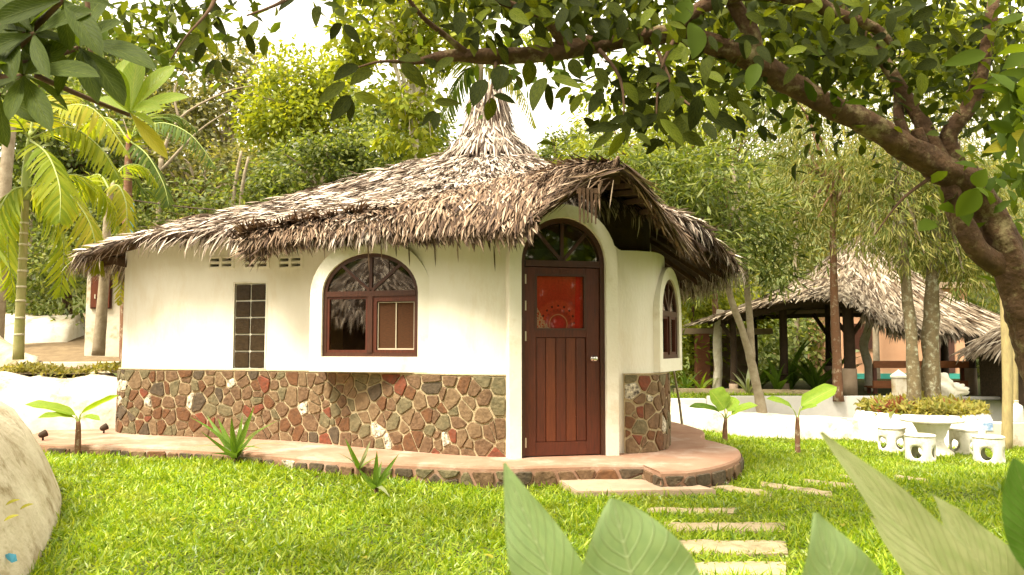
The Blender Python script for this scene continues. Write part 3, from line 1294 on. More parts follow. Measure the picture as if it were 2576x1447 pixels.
# moulding round the door glass
gu0, gu1 = pu0 - .01, pu1 + .0
g_o = rect(gu0 - .0, gu1 + .0, winb - .022, wint + .012)
g_i = rect(gu0 + .022, gu1 - .022, winb, wint - .01)
band('glazing_bead', g_o, g_i, DC, DT, DN, D0, D1 + .004, M['frame_wood'], door, closed=True)
plate('pane', rect(gu0 + .02, gu1 - .02, winb - .002, wint - .008), DC, DT, DN, D0 + .016, D0 + .020, M['door_glass'], door)

# printed red cloth behind the pane: flat print
m, nt_, b = new_mat('red_printed_cloth')
L = nt_.links.new
N = nt_.nodes.new
b.inputs['Roughness'].default_value = .85
uv = N('ShaderNodeUVMap')


def Mth(op, a, b_=None):
    nd = N('ShaderNodeMath')
    nd.operation = op
    for i, x in enumerate((a, b_)):
        if x is None: continue
        if isinstance(x, (int, float)): nd.inputs[i].default_value = x
        else: L(x, nd.inputs[i])
    return nd.outputs[0]


sp = N('ShaderNodeSeparateXYZ')
L(uv.outputs[0], sp.inputs[0])
dx = Mth('SUBTRACT', sp.outputs[0], .47)
dy = Mth('SUBTRACT', sp.outputs[1], .10)
rr = Mth('SQRT', Mth('ADD', Mth('MULTIPLY', dx, dx), Mth('MULTIPLY', dy, dy)))
an = Mth('ARCTAN2', dy, dx)
cr = N('ShaderNodeValToRGB')
e = cr.color_ramp.elements
stops = [(0, (.75, .05, .04)), (.10, (.65, .04, .035)), (.165, (.45, .05, .03)), (.18, (.80, .40, .22)), (.195, (.6, .08, .04)), (.24, (.5, .05, .03)),
         (.30, (.70, .09, .04)), (.42, (.72, .10, .045)), (.47, (.62, .06, .03)), (.9, (.72, .10, .04))]
while len(e) < len(stops): e.new(.5)
for i, (pp, c) in enumerate(stops):
    e[i].position = pp
    e[i].color = rgba(c)
L(rr, cr.inputs[0])
# petals with dark spots on two rings
sp1 = Mth('MULTIPLY', Mth('GREATER_THAN', Mth('SINE', Mth('MULTIPLY', an, 17)), .55), Mth('LESS_THAN', Mth('ABSOLUTE', Mth('SUBTRACT', rr, .34)), .018))
sp2 = Mth('MULTIPLY', Mth('GREATER_THAN', Mth('SINE', Mth('MULTIPLY', an, 24)), .4), Mth('LESS_THAN', Mth('ABSOLUTE', Mth('SUBTRACT', rr, .265)), .02))
mx = N('ShaderNodeMix')
mx.data_type = 'RGBA'
L(sp1, mx.inputs[0])
L(cr.outputs[0], mx.inputs[6])
mx.inputs[7].default_value = (.10, .015, .01, 1)
mx2 = N('ShaderNodeMix')
mx2.data_type = 'RGBA'
L(sp2, mx2.inputs[0])
L(mx.outputs[2], mx2.inputs[6])
mx2.inputs[7].default_value = (.42, .05, .03, 1)
# pale corner print low on the left, broad red band down the right
nz = N('ShaderNodeTexNoise')
nz.inputs['Scale'].default_value = 26
nz.inputs['Detail'].default_value = 5
L(uv.outputs[0], nz.inputs['Vector'])
low = Mth('LESS_THAN', Mth('ADD', Mth('MULTIPLY', sp.outputs[0], 1.5), sp.outputs[1]), .46)
pale = Mth('MULTIPLY', low, Mth('GREATER_THAN', nz.outputs['Fac'], .46))
mx3 = N('ShaderNodeMix')
mx3.data_type = 'RGBA'
L(pale, mx3.inputs[0])
L(mx2.outputs[2], mx3.inputs[6])
mx3.inputs[7].default_value = (.70, .42, .28, 1)
bandr = Mth('LESS_THAN', Mth('ABSOLUTE', Mth('SUBTRACT', Mth('ADD', sp.outputs[0], Mth('MULTIPLY', sp.outputs[1], -.03)), .86)), .055)
mx4 = N('ShaderNodeMix')
mx4.data_type = 'RGBA'
L(bandr, mx4.inputs[0])
L(mx3.outputs[2], mx4.inputs[6])
mx4.inputs[7].default_value = (.75, .035, .02, 1)
hs = N('ShaderNodeHueSaturation')
mr = N('ShaderNodeMapRange')
mr.inputs[3].default_value = .7
mr.inputs[4].default_value = 1.25
L(nz.outputs['Fac'], mr.inputs[0])
L(mr.outputs[0], hs.inputs['Value'])
L(mx4.outputs[2], hs.inputs['Color'])
L(hs.outputs[0], b.inputs['Base Color'])
M['cloth'] = m
V, UV, T = [], [], []
nu = 24
for j in range(2):
    for i in range(nu + 1):
        u = gu0 + .012 + (gu1 - gu0 - .024) * i / nu
        v = (winb - .015) if j == 0 else wint
        V.append(DC + DT * u + Vector((0, 0, v)) + DN * (D0 + .004 + .006 * math.sin(i * 1.3)))
        UV.append((i / nu, j))
T = np.array([(i, i + 1, nu + 2 + i, nu + 1 + i) for i in range(nu)])
mesh_np('curtain', np.array([tuple(v) for v in V]), T, M['cloth'], door, True, np.array(UV))

# raised numeral with a dot either side above the glass
bm = bmesh.new()
for c, sx, sz in (((0, 1.937), .012, .046), ((-.013, 1.951), .018, .010), ((0, 1.912), .036, .009)):
    prism(bm, rect(c[0] - sx / 2, c[0] + sx / 2, c[1] - sz / 2, c[1] + sz / 2), DC - DT * .015, DT, DN, D1 - .004, D1 + .006)
for u in (-.075, .075):
    prism(bm, [(u + .010 * math.cos(a), 1.935 + .010 * math.sin(a)) for a in np.linspace(0, 2 * PI, 9)[:-1]], DC - DT * .015, DT, DN, D1 - .004, D1 + .006)
bm_obj('door_number', bm, M['wood2'], door)
# hinges and knob
for v in (.10, 1.10 + .10, 1.52, 1.80):
    plate('hinge', rect(-hb - .006, -hb + .012, v, v + .10), DC, DT, DN, D1 - .004, D1 + .010, M['alu'], door)
kc = DC + DT * (hb - .065) + Vector((0, 0, 1.015))


def lathe_dir(name, prof, c, axis, m, parent, n=20):
    Z = Vector(axis).normalized()
    X = Z.cross(Vector((0, 0, 1))).normalized()
    Y = Z.cross(X)
    V, Fc = [], []
    for r, h in prof:
        for k in range(n):
            a = 2 * PI * k / n
            V.append(Vector(c) + X * r * math.cos(a) + Y * r * math.sin(a) + Z * h)
    for i in range(len(prof) - 1):
        for k in range(n):
            Fc.append((i * n + k, i * n + (k + 1) % n, (i + 1) * n + (k + 1) % n, (i + 1) * n + k))
    Fc.append(tuple(range(n)))
    Fc.append(tuple((len(prof) - 1) * n + k for k in range(n)))
    return mesh_pd(name, V, Fc, m, parent, True)


lathe_dir('door_knob', [(.034, D1 - .004), (.034, D1 + .004), (.014, D1 + .008), (.012, D1 + .03), (.024, D1 + .038), (.030, D1 + .052), (.027, D1 + .066), (.014, D1 + .072), (.001, D1 + .073)], kc, DN, M['steel'], door)
# fanlight over the door
plate('transom_bar', rect(-DW / 2 + .03, DW / 2 - .03, LH + .008, DH + .03), DC, DT, DN, -.125, -.050, M['frame_wood'], door)


def fan(parent, O, T, N, w_, h, ry, d0, d1, m, angs):
    for a in angs:
        ca, sa = math.cos(a), math.sin(a)
        c = Vector((0, 0, h))
        e0 = T * (.02 * ca) + Vector((0, 0, .02 * sa))
        e1 = T * ((w_ / 2 - .03) * ca) + Vector((0, 0, (ry - .03) * sa))
        bar('fan_bar', O + c + e0 + N * ((d0 + d1) / 2), O + c + e1 + N * ((d0 + d1) / 2), .034, d1 - d0, m, parent, up=N)


fan(door, DC, DT, DN, DW, DH + .02, DRY - .01, -.115, -.07, M['frame_wood'], (PI / 2, PI / 4 + .05, 3 * PI / 4 - .05))
plate('pane', [q for q in arch(DW - .06, DH, DRY - .04)[1:-1]], DC, DT, DN, -.100, -.096, M['glass'], door)


# windows ------------------------------------------------------------
def closed_arch(w_, h, ry, lowz, n=22):
    return arch(w_, h, ry, n, z0=lowz)


def make_window(O, T, N, w_, h, ry, front, low, ow, back, detail, flare=.03):
    so = closed_arch(w_ + 2 * ow, h + .0, ry + ow * 1.05, -low)
    si = closed_arch(w_, h, ry, 0)
    win = band('window', closed_arch(w_, h, ry, 0), closed_arch(w_ - .09, h, ry - .045, .045), O, T, N, -.05, .012, M['frame_wood'], hut, closed=True)
    band('window_surround', so, si, O, T, N, back, front, M['trim'], hut, closed=True, flare=flare)
    plate('transom_bar', rect(-w_ / 2 + .045, w_ / 2 - .045, h - .03, h + .03), O, T, N, -.04, .020, M['frame_wood'], win)
    plate('mullion', rect(-.03, .03, .045, h - .03), O, T, N, -.04, .022, M['frame_wood'], win)
    fan(win, O, T, N, w_, h + .02, ry, -.03, .01, M['frame_wood'], (PI / 2, PI / 4 + .05, 3 * PI / 4 - .05))
    plate('pane', arch(w_ - .08, h, ry - .04)[1:-1], O, T, N, -.012, -.008, M['glass'], win)
    iw = w_ / 2 - .045
    plate('pane', rect(-iw + .028, -.055, .072, h - .056), O, T, N, -.022, -.018, M['glass'], win)
    band('sash', rect(-iw, -.03, .045, h - .03), rect(-iw + .03, -.058, .075, h - .058), O, T, N, -.035, .004, M['wood'], win, closed=True)
    if detail:
        # right leaf: woven blind behind a thin pale metal fly screen frame
        band('sash', rect(.03, iw, .045, h - .03), rect(.075, iw - .012, .075, h - .09), O, T, N, -.035, .006, M['wood'], win, closed=True)
        plate('blind', rect(.07, iw - .005, .07, h - .08), O, T, N, -.034, -.026, M['blind'], win)
        band('screen_frame', rect(.085, iw - .018, .078, h - .098), rect(.091, iw - .024, .094, h - .104), O, T, N, -.024, -.010, M['alu'], win, closed=True)
        uc = (.085 + iw - .018) / 2
        plate('screen_bar', rect(uc - .005, uc + .005, .096, h - .106), O, T, N, -.023, -.012, M['alu'], win)
    else:
        plate('pane', rect(.058, iw - .028, .072, h - .056), O, T, N, -.022, -.018, M['glass'], win)
        band('sash', rect(.03, iw, .045, h - .03), rect(.058, iw - .03, .075, h - .058), O, T, N, -.035, .004, M['wood'], win, closed=True)
    return win


O = WC + WN * .155
make_window(O, WT, WN, WWID, WH, WRY, .045, zs - BZ - .008, .15, -.42, True, .05)
O = SC + SN * .0
make_window(O, ST_, SN, SW, SH, SRY, .035, SC.z - BZ - .008, .13, -.22, False)

# glass blocks
gp = plate('glass_block_panel', rect(-GW / 2, GW / 2, 0, GH), GC, GT, GN, -.10, -.022, M['trim'], hut)
for r in range(5):
    for c in range(2):
        u0 = -GW / 2 + .012 + c * (GW - .012) / 2
        u1 = u0 + (GW - .012) / 2 - .016
        v0 = .012 + r * (GH - .012) / 5
        v1 = v0 + (GH - .012) / 5 - .016
        bm = bmesh.new()
        prism(bm, rect(u0, u1, v0, v1), GC, GT, GN, -.05, -.004)
        bmesh.ops.bevel(bm, geom=bm.edges[:], offset=.007, segments=2, affect='EDGES')
        bm_obj('glass_block', bm, M['glass_block'], gp)
# thin plaster lip round the panel
band('panel_lip', rect(-GW / 2 - .022, GW / 2 + .022, -.006, GH + .022), rect(-GW / 2, GW / 2, 0, GH), GC, GT, GN, -.03, .010, M['trim'], hut, closed=True)
# ventilation blocks: bars a little proud of the wall
for O, d, nn in vents:
    bm = bmesh.new()
    for u in (-.180, 0, .180):
        prism(bm, rect(u - .020, u + .020, .003, .158), O, d, nn, -.03, .012)
    for v in (.003, .066, .136):
        for cu in (-.09, .09):
            prism(bm, rect(cu - .0695, cu + .0695, v, v + .022), O, d, nn, -.03, .008)
    bm_obj('vent_block', bm, M['plaster'], hut)

# ================================================================== THE ROOF
def roof_hit(px, py, fallback):
    d = ray(px, py)
    Y = 7.4
    while Y < 13:
        p = CAM + d * (Y / d.y)
        z = roof_z(p.x, p.y)
        if z is not None and p.z < z:
            return p
        Y += .02
    return P(px, py, fallback)


roof = mesh_pd('roof', [], [], M['under'], hut)
# shell
na, ntt = 180, 26
A = np.linspace(0, 2 * PI, na, endpoint=False)
Tt = np.concatenate([np.linspace(.035, .25, 9), np.linspace(.3, 1, ntt - 9)])
AA, TT_ = np.meshgrid(A, Tt)
Vt = roof_pt(AA, TT_).reshape(-1, 3)
Vb = Vt.copy()
Vb[:, 2] -= .07
V = np.concatenate([Vt - np.array([0, 0, .015]), Vb])
Fq = []
nn_ = len(Tt) * na
for j in range(len(Tt) - 1):
    for i in range(na):
        a, b = j * na + i, j * na + (i + 1) % na
        Fq.append((a, b, b + na, a + na))
        Fq.append((nn_ + a + na, nn_ + b + na, nn_ + b, nn_ + a))
j = (len(Tt) - 1) * na
for i in range(na):
    a, b = j + i, j + (i + 1) % na
    Fq.append((a, b, nn_ + b, nn_ + a))
old = roof.data
me = bpy.data.meshes.new('roof')
me.from_pydata([tuple(v) for v in V], [], Fq)
me.materials.append(M['under'])
me.polygons.foreach_set('use_smooth', [True] * len(me.polygons))
roof.data = me
bpy.data.meshes.remove(old)


def numgrad(fn, a, t, da=.01, dt=.012):
    p = fn(a, t)
    pt = (fn(a, np.minimum(t + dt, 1.0)) - fn(a, np.maximum(t - dt, 0.03)))
    pa = fn(a + da, t) - fn(a - da, t)
    n = unit(np.cross(pa, pt))
    n = np.where(n[:, 2:3] < 0, -n, n)
    return p, unit(pt), n, unit(pa)


# thatch in courses over the main roof
def thatch_roof(n, t0, t1, Lr, Wr, rows=30):
    a = RNG.uniform(0, 2 * PI, n * 3)
    # keep most of the straw on the side that can be seen
    keepb = (np.sin(a) < .45) | (RNG.uniform(size=len(a)) < .25)
    t = np.sqrt(RNG.uniform(t0 ** 2, t1 ** 2, n * 3))
    rr = np.round(t * rows) / rows
    t = np.clip(lerp(t, rr, .7) + RNG.normal(0, .006, n * 3), t0, t1)
    a, t = a[keepb][:n], t[keepb][:n]
    p, dn, nr, tg = numgrad(roof_pt, a, t)
    k = len(p)
    D = dn + tg * RNG.normal(0, .34, (k, 1)) + nr * RNG.normal(.20, .15, (k, 1))
    Nn = nr + tg * RNG.normal(0, .5, (k, 1))
    L_ = RNG.uniform(*Lr, k)
    return leaves(p + nr * RNG.uniform(.0, .03, (k, 1)) - dn * .1, D, Nn, L_, RNG.uniform(*Wr, k), RNG.uniform(.05, .4, k), 'strap')


parts = [thatch_roof(17000, .10, 1.0, (.14, .30), (.013, .032))]
# spire: long straw running down the neck
k = 2400
a = RNG.uniform(0, 2 * PI, k)
rr = RNG.uniform(.2, .75, k)
R = roof_rim(a)
Rm = np.hypot(R[:, 0] - APX.x, R[:, 1] - APX.y)
t = rr / Rm
p, dn, nr, tg = numgrad(roof_pt, a, t, dt=.004)
D = dn + tg * RNG.normal(0, .12, (k, 1)) + nr * RNG.normal(.07, .06, (k, 1))
parts.append(leaves(p, D, nr + tg * RNG.normal(0, .4, (k, 1)), RNG.uniform(.22, .5, k), RNG.uniform(.012, .028, k), RNG.uniform(0, .2, k), 'strap'))
# loose top of the spire
k = 700
a = RNG.uniform(0, 2 * PI, k)
zz = RNG.uniform(4.6, 5.28, k)
r0 = np.interp(zz, [4.5, 4.9, 5.28], [.34, .27, .22]) * RNG.uniform(.6, 1, k)
B = np.stack([APX.x + r0 * np.cos(a), APX.y + r0 * np.sin(a), zz], 1)
D = np.stack([np.cos(a) * .22, np.sin(a) * .22, -np.ones(k)], 1) + RNG.normal(0, .09, (k, 3))
Nn = np.stack([np.cos(a), np.sin(a), np.zeros(k)], 1)
parts.append(leaves(B, D, Nn, RNG.uniform(.3, .55, k), RNG.uniform(.012, .026, k), .1, 'strap'))
# eave fringe
k = 5200
a = RNG.uniform(0, 2 * PI, k)
keepb = np.sin(a) < .6
a = a[keepb]
k = len(a)
t = RNG.uniform(.955, 1.0, k)
p, dn, nr, tg = numgrad(roof_pt, a, t)
D = dn + np.array([0, 0, -1.0]) * RNG.uniform(.1, .9, (k, 1)) + tg * RNG.normal(0, .3, (k, 1))
parts.append(leaves(p + np.array([0, 0, 1.]) * RNG.uniform(-.07, .01, (k, 1)), D, nr, RNG.uniform(.14, .34, k), RNG.uniform(.014, .034, k), RNG.uniform(.1, .6, k), 'strap'))
Vv, Tv = join(parts)
tag(mesh_np('thatch', Vv, Tv, M['thatch'], roof), kind='stuff')

# dormer over the door --------------------------------------------------
TIP = P(1560, 420, 7.45)
RIDGE = [TIP, P(1480, 431, 7.95), roof_hit(1400, 436, 8.8), roof_hit(1345, 440, 9.2)]
U = [TIP, P(1500, 428, 7.85), P(1440, 432, 8.35), roof_hit(1350, 440, 9.1), roof_hit(1250, 458, 9.2), roof_hit(1150, 485, 9.2), roof_hit(1050, 512, 9.3), roof_hit(950, 538, 9.3),
     P(850, 566, 9.42), P(760, 584, 9.56), P(680, 600, 9.64), P(600, 626, 9.6)]
Lw = [TIP + Vector((0, 0, -.03)), P(1508, 444, 7.50), P(1452, 474, 7.58), P(1400, 508, 7.66), P(1345, 548, 7.74), P(1290, 578, 7.84), P(1150, 578, 8.1), P(1050, 580, 8.4),
      P(950, 577, 8.68), P(850, 586, 8.95), P(730, 600, 9.18), P(598, 625, 9.45)]
print('U', [tuple(round(x, 2) for x in q) for q in U])
Us, Ls_ = catmull(U, 6), catmull(Lw, 6)


def dorm_pt(u, v):
    """u 0 tip .. 1 left end; v 0 ridge .. 1 eave"""
    u = np.asarray(u, float)
    v = np.asarray(v, float)
    n_ = len(Us) - 1
    x = np.clip(u, 0, 1) * n_
    i = np.minimum(x.astype(int), n_ - 1)
    f_ = (x - i)[..., None]
    UA, LA = np.array([tuple(q) for q in Us]), np.array([tuple(q) for q in Ls_])
    a = UA[i] * (1 - f_) + UA[i + 1] * f_
    b = LA[i] * (1 - f_) + LA[i + 1] * f_
    p = a * (1 - v[..., None]) + b * v[..., None]
    p[..., 2] += .03 + .09 * np.sin(np.clip(v, 0, 1) * PI) * np.clip(u * 4, 0, 1)
    return p


E0, E1 = P(1706, 606, 8.1), P(1800, 640, 9.7)
FR = catmull([TIP, P(1590, 444, 7.54), P(1622, 482, 7.66), P(1662, 540, 7.86), E0], 6)
BK = catmull([RIDGE[-1] + Vector((0, .1, 0)), RIDGE[-1].lerp(E1, .3) + Vector((0, 0, .12)), RIDGE[-1].lerp(E1, .6) + Vector((0, 0, .12)), E1], 8)


def right_pt(u, v):
    """u 0 front verge .. 1 back; v 0 ridge .. 1 eave"""
    FA, BA = np.array([tuple(q) for q in FR]), np.array([tuple(q) for q in BK])

    def at(Aa, v):
        x = np.clip(v, 0, 1) * (len(Aa) - 1)
        i = np.minimum(x.astype(int), len(Aa) - 2)
        f_ = (x - i)[..., None]
        return Aa[i] * (1 - f_) + Aa[i + 1] * f_
    u = np.asarray(u, float)
    v = np.asarray(v, float)
    p = at(FA, v) * (1 - u[..., None]) + at(BA, v) * u[..., None]
    p[..., 2] += .03
    return p


def patch(fn, nu, nv, th=.06):
    uu, vv = np.meshgrid(np.linspace(0, 1, nu), np.linspace(0, 1, nv))
    top = fn(uu, vv).reshape(-1, 3) - np.array([0, 0, .02])
    bot = top - np.array([0, 0, th])
    V = [tuple(q) for q in np.concatenate([top, bot])]
    o_ = nu * nv
    Fq = []
    for j in range(nv - 1):
        for i in range(nu - 1):
            a = j * nu + i
            Fq.append((a, a + 1, a + nu + 1, a + nu))
            Fq.append((o_ + a + nu, o_ + a + nu + 1, o_ + a + 1, o_ + a))
    for i in range(nu - 1):
        for j in (0, (nv - 1) * nu):
            Fq.append((j + i, j + i + 1, o_ + j + i + 1, o_ + j + i))
    for j in range(nv - 1):
        for i in (0, nu - 1):
            a = j * nu + i
            Fq.append((a, a + nu, o_ + a + nu, o_ + a))
    return V, Fq


dorm = MB()
dorm.add(*patch(dorm_pt, 60, 9))
dorm.add(*patch(right_pt, 12, 16))
dorm = dorm.build('dormer', M['under'], hut)


def grad2(fn, u, v, e=.01):
    p = fn(u, v)
    pv = fn(u, np.minimum(v + e, 1)) - fn(u, np.maximum(v - e, 0))
    pu = fn(np.minimum(u + e, 1), v) - fn(np.maximum(u - e, 0), v)
    n = unit(np.cross(pu, pv))
    n = np.where(n[:, 2:3] < 0, -n, n)
    return p, unit(pv), n, unit(pu)


def thatch_patch(fn, n, rows, Lr, Wr, lean=0.0, ubias=None):
    u = RNG.uniform(0, .97 if ubias else 1, n)
    v = RNG.uniform(0, 1, n)
    v = np.clip(lerp(v, np.round(v * rows) / rows, .6), 0, 1)
    p, dn, nr, tg = grad2(fn, u, v)
    k = n
    D = dn + tg * (RNG.normal(0, .22, (k, 1)) + lean) + nr * RNG.normal(.08, .07, (k, 1))
    Ll = RNG.uniform(*Lr, k)
    eave = fn(u, np.ones(k))
    lim = np.linalg.norm(eave - p, axis=1) + np.where(u < .36, .10, .22)
    return leaves(p + nr * RNG.uniform(0, .03, (k, 1)) - dn * .08, D, nr + tg * RNG.normal(0, .5, (k, 1)), np.minimum(Ll, lim), RNG.uniform(*Wr, k), RNG.uniform(.05, .3, k), 'strap')


def fringe(fn, n, edge_v=None, edge_u=None, Lr=(.15, .36), down=(.3, 1.1), W=(.012, .03)):
    k = n
    u = RNG.uniform(0, 1, k) if edge_u is None else RNG.uniform(*edge_u, k)
    v = RNG.uniform(*edge_v, k) if edge_v is not None else RNG.uniform(0, 1, k)
    p, dn, nr, tg = grad2(fn, u, v)
    D = dn * RNG.uniform(.3, 1, (k, 1)) + np.array([0, 0, -1.0]) * RNG.uniform(*down, (k, 1)) + tg * RNG.normal(0, .25, (k, 1))
    return leaves(p + np.array([0, 0, 1.]) * RNG.uniform(-.07, .0, (k, 1)), D, nr, RNG.uniform(*Lr, k), RNG.uniform(*W, k), RNG.uniform(0, .35, k), 'strap')


parts = [thatch_patch(dorm_pt, 7000, 11, (.22, .45), (.014, .030), lean=.45, ubias=True),
         thatch_patch(right_pt, 1500, 9, (.22, .42), (.014, .03)),
         fringe(dorm_pt, 1700, edge_v=(.9, 1.0), edge_u=(.36, .98), Lr=(.09, .24), down=(.1, .9)),
         fringe(dorm_pt, 80, edge_v=(.75, .94), edge_u=(.10, .38), Lr=(.06, .12), down=(.0, .2)),
         fringe(right_pt, 150, edge_v=(.05, 1.0), edge_u=(0, .04), Lr=(.08, .2), down=(.0, .3)),
         fringe(right_pt, 260, edge_v=(.92, 1.0), Lr=(.12, .26), down=(.1, .5))]
# bundles of straw running along both verges of the dormer
for fn, uu, vv, k in ((dorm_pt, (.0, .40), (.90, 1.0), 420), (right_pt, (0, .05), (.0, .95), 380)):
    u = RNG.uniform(*uu, k)
    v = RNG.uniform(*vv, k)
    p, dn, nr, tg = grad2(fn, u, v)
    al = tg if fn is dorm_pt else dn
    D = al + RNG.normal(0, .10, (k, 3)) + np.array([0, 0, -.06])
    parts.append(leaves(p + RNG.normal(0, .022, (k, 3)) + np.array([0, 0, -.025]), D, nr + RNG.normal(0, .6, (k, 3)), RNG.uniform(.25, .5, k), RNG.uniform(.010, .022, k), RNG.uniform(-.1, .2, k), 'strap'))
# loose end of the apron at its left tip
k = 70
B = np.array(tuple(P(665, 618, 9.44)))[None] + RNG.normal(0, .06, (k, 3)) * np.array([1.6, 1, .45])
D = np.array([-1.0, -.2, -.35])[None] + RNG.normal(0, .3, (k, 3))
parts.append(leaves(B, D, np.tile([0, -.6, .8], (k, 1)), RNG.uniform(.2, .42, k), RNG.uniform(.014, .03, k), .25, 'strap'))
# single straws hanging in front of the window
for px, py0, py1 in ((925, 610, 682), (958, 615, 650), (1028, 620, 668), (1092, 600, 668), (995, 610, 645), (1242, 620, 676), (1150, 610, 655)):
    b0 = P(px, py0, 8.75 if px < 1100 else 8.2)
    L_ = (py1 - py0) / F * 8.6
    parts.append(leaves(np.array([tuple(b0)]), np.array([[.05, 0, -1.]]), np.array([[0, -1., 0]]), [L_ * 1.1], [.016], [.05], 'strap'))
Vv, Tv = join(parts)
tag(mesh_np('thatch', Vv, Tv, M['thatch_brown'], dorm), kind='stuff')

# rafters under the dormer and under the right hand eave
for k in range(6):
    v = .22 + .13 * k
    a = right_pt(np.array([.03]), np.array([v]))[0] - np.array([0, 0, .13])
    b = right_pt(np.array([.85]), np.array([v]))[0] - np.array([0, 0, .13])
    bar('rafter', Vector(a), Vector(b), .05, .05, M['rafter'], dorm)
bar('ridge_pole', TIP + Vector((-.02, .12, -.10)), RIDGE[-1] + Vector((0, .4, -.08)), .07, .07, M['rafter'], dorm)
for av in np.linspace(-1.0, .15, 7):
    r = roof_pt(np.array([av]), np.array([.985]))[0] - np.array([0, 0, .11])
    q = roof_pt(np.array([av]), np.array([.62]))[0] - np.array([0, 0, .12])
    bar('rafter', Vector(r), Vector(q), .05, .055, M['rafter'], roof)
for av in np.linspace(math.radians(172), math.radians(200), 4):
    r = roof_pt(np.array([av]), np.array([.985]))[0] - np.array([0, 0, .11])
    q = roof_pt(np.array([av]), np.array([.7]))[0] - np.array([0, 0, .12])
    bar('rafter', Vector(r), Vector(q), .06, .07, M['rafter'], roof)
# wall plate beam that shows under the eave at the left corner
pl = P(225, 655, 11.6)
bar('eave_beam', P(232, 640, 11.3), P(322, 664, 10.85), .09, .10, M['rafter'], roof)

# comb of hanging slats at the front of the dormer, with straw over it
hc = P(1478, 516, 7.38)
for k in range(5):
    x = (k - 2) * .037
    a = hc + Vector((x, x * .2, .16))
    b = hc + Vector((x, x * .2, -.165 - (.012 if k in (0, 4) else 0)))
    bm = bmesh.new()
    bm_box(bm, (a + b) / 2, .030, .016, (a - b).length, None, .002)
    for v in bm.verts:
        if v.co.z < b.z + .01: v.co.x = a.x + (v.co.x - a.x) * .35
    bm_obj('gable_slat', bm, M['rafter'], dorm)
box('gable_rail', hc + Vector((0, .014, .13)), .20, .02, .04, M['rafter'], dorm)
k = 9
B = np.array(tuple(P(1505, 455, 7.44)))[None] + RNG.normal(0, 1, (k, 3)) * np.array([.10, .02, .03])
D = np.array([-.25, -.05, -1.0])[None] + RNG.normal(0, .22, (k, 3))
Vv, Tv = leaves(B, D, np.tile([0, -1., .2], (k, 1)), RNG.uniform(.15, .40, k), RNG.uniform(.010, .02, k), -.25, 'strap')
tag(mesh_np('loose_straw', Vv, Tv, M['thatch_brown'], dorm), kind='stuff')

# ================================================================== LEFT: RETAINING WALLS, TERRACE, BUNGALOW
def fbm(x, y, z=0.0, s=1.0):
    return noise.fractal(Vector((x * s, y * s, z)), 1.0, 2.0, 4)


toe = catmull([(-2.1, 2.2, 0), (-2.45, 3.6, 0), (-2.72, 4.55, 0), (-3.12, 5.5, 0), (-3.56, 6.45, 0), (-4.05, 7.3, 0), (-4.62, 8.1, 0), (-5.2, 8.8, 0), (-5.9, 9.3, 0), (-6.8, 9.6, 0)], 7)
Vb, Fb = [], []
ws = [-.06, -.02, .0, .03, .08, .15, .24, .36, .5, .68, .9, 1.15, 1.5, 1.9, 2.4, 2.9, 3.1]
for i, p in enumerate(toe):
    d = (toe[min(i + 1, len(toe) - 1)] - toe[max(i - 1, 0)]).normalized()
    nl = Vector((-d.y, d.x, 0))
    H = float(np.interp(p.y, [2, 5, 6.3, 7.3, 8.1, 8.8, 9.6], [1.16, 1.08, .98, .80, .55, .30, .22]))
    for w_ in ws:
        q = p + nl * w_
        if w_ < 0:
            z = -.25
            q = p.copy() + nl * .02
        else:
            t = min(w_ / .62, 1)
            z = H * (1 - (1 - t) ** 2.1) + .05 * max(0, w_ - .6) + .03
            z += .055 * fbm(q.x, q.y, 0, 1.3) * min(1, w_ * 3) + .03 * math.sin((q.x + q.y) * 3.1 + w_ * 5) * min(1, w_ * 2)
        if w_ > 3: z = -.3
        Vb.append((q.x, q.y, z + float(gz(q.x, q.y))))
m_ = len(ws)
for i in range(len(toe) - 1):
    for k in range(m_ - 1):
        Fb.append((i * m_ + k, i * m_ + k + 1, (i + 1) * m_ + k + 1, (i + 1) * m_ + k))
for i in (0, len(toe) - 1):
    Fb.append(tuple(i * m_ + k for k in range(m_)))
b1 = mesh_pd('retaining_wall', Vb, Fb, M['cement'], None, True)
tag(b1, 'big rounded pale cement retaining wall bulging over the lawn at its left corner', 'retaining wall')
toe_poly = [(p.x, p.y) for p in toe] + [(-9, 9.6), (-9, 2.2)]


def bank(name, path, H, depth, m, label, seed=0, lump=.05, zb=None):
    """rounded whitewashed bank along a path of toe points (x, y)"""
    pts = catmull([Vector((*p, 0)) for p in path], 8)
    V, Fc = [], []
    prof = [(-.02, -.4), (0, 0), (.04, .22), (.10, .45), (.2, .68), (.34, .86), (.55, .97), (.8, 1.0), (1.0, .98), (1.04, -.4)]
    for i, p in enumerate(pts):
        d = (pts[min(i + 1, len(pts) - 1)] - pts[max(i - 1, 0)]).normalized()
        nl = Vector((-d.y, d.x, 0))
        for a, b in prof:
            q = p + nl * a * depth
            z0 = float(gz(p.x, p.y)) if zb is None else zb
            h = H(p) if callable(H) else H
            z = z0 + b * h + (lump * fbm(q.x, q.y, seed, 1.6) if b > .1 else 0)
            V.append((q.x, q.y, z))
    k = len(prof)
    for i in range(len(pts) - 1):
        for j in range(k - 1):
            Fc.append((i * k + j, i * k + j + 1, (i + 1) * k + j + 1, (i + 1) * k + j))
    for i in (0, len(pts) - 1):
        Fc.append(tuple(i * k + j for j in range(k)))
    o = mesh_pd(name, V, Fc, m, None, True)
    tag(o, label, 'retaining wall')
    return o


bank('retaining_wall', [(-14, 10.6), (-10, 10.8), (-7.5, 10.95), (-6.3, 11.1), (-5.8, 11.2), (-5.42, 11.4)], .86, .95, M['white_cement'],
     'sunlit whitewashed retaining wall behind the banana seedling, meeting the hut on its left', 2, .11)
TZ = 1.0
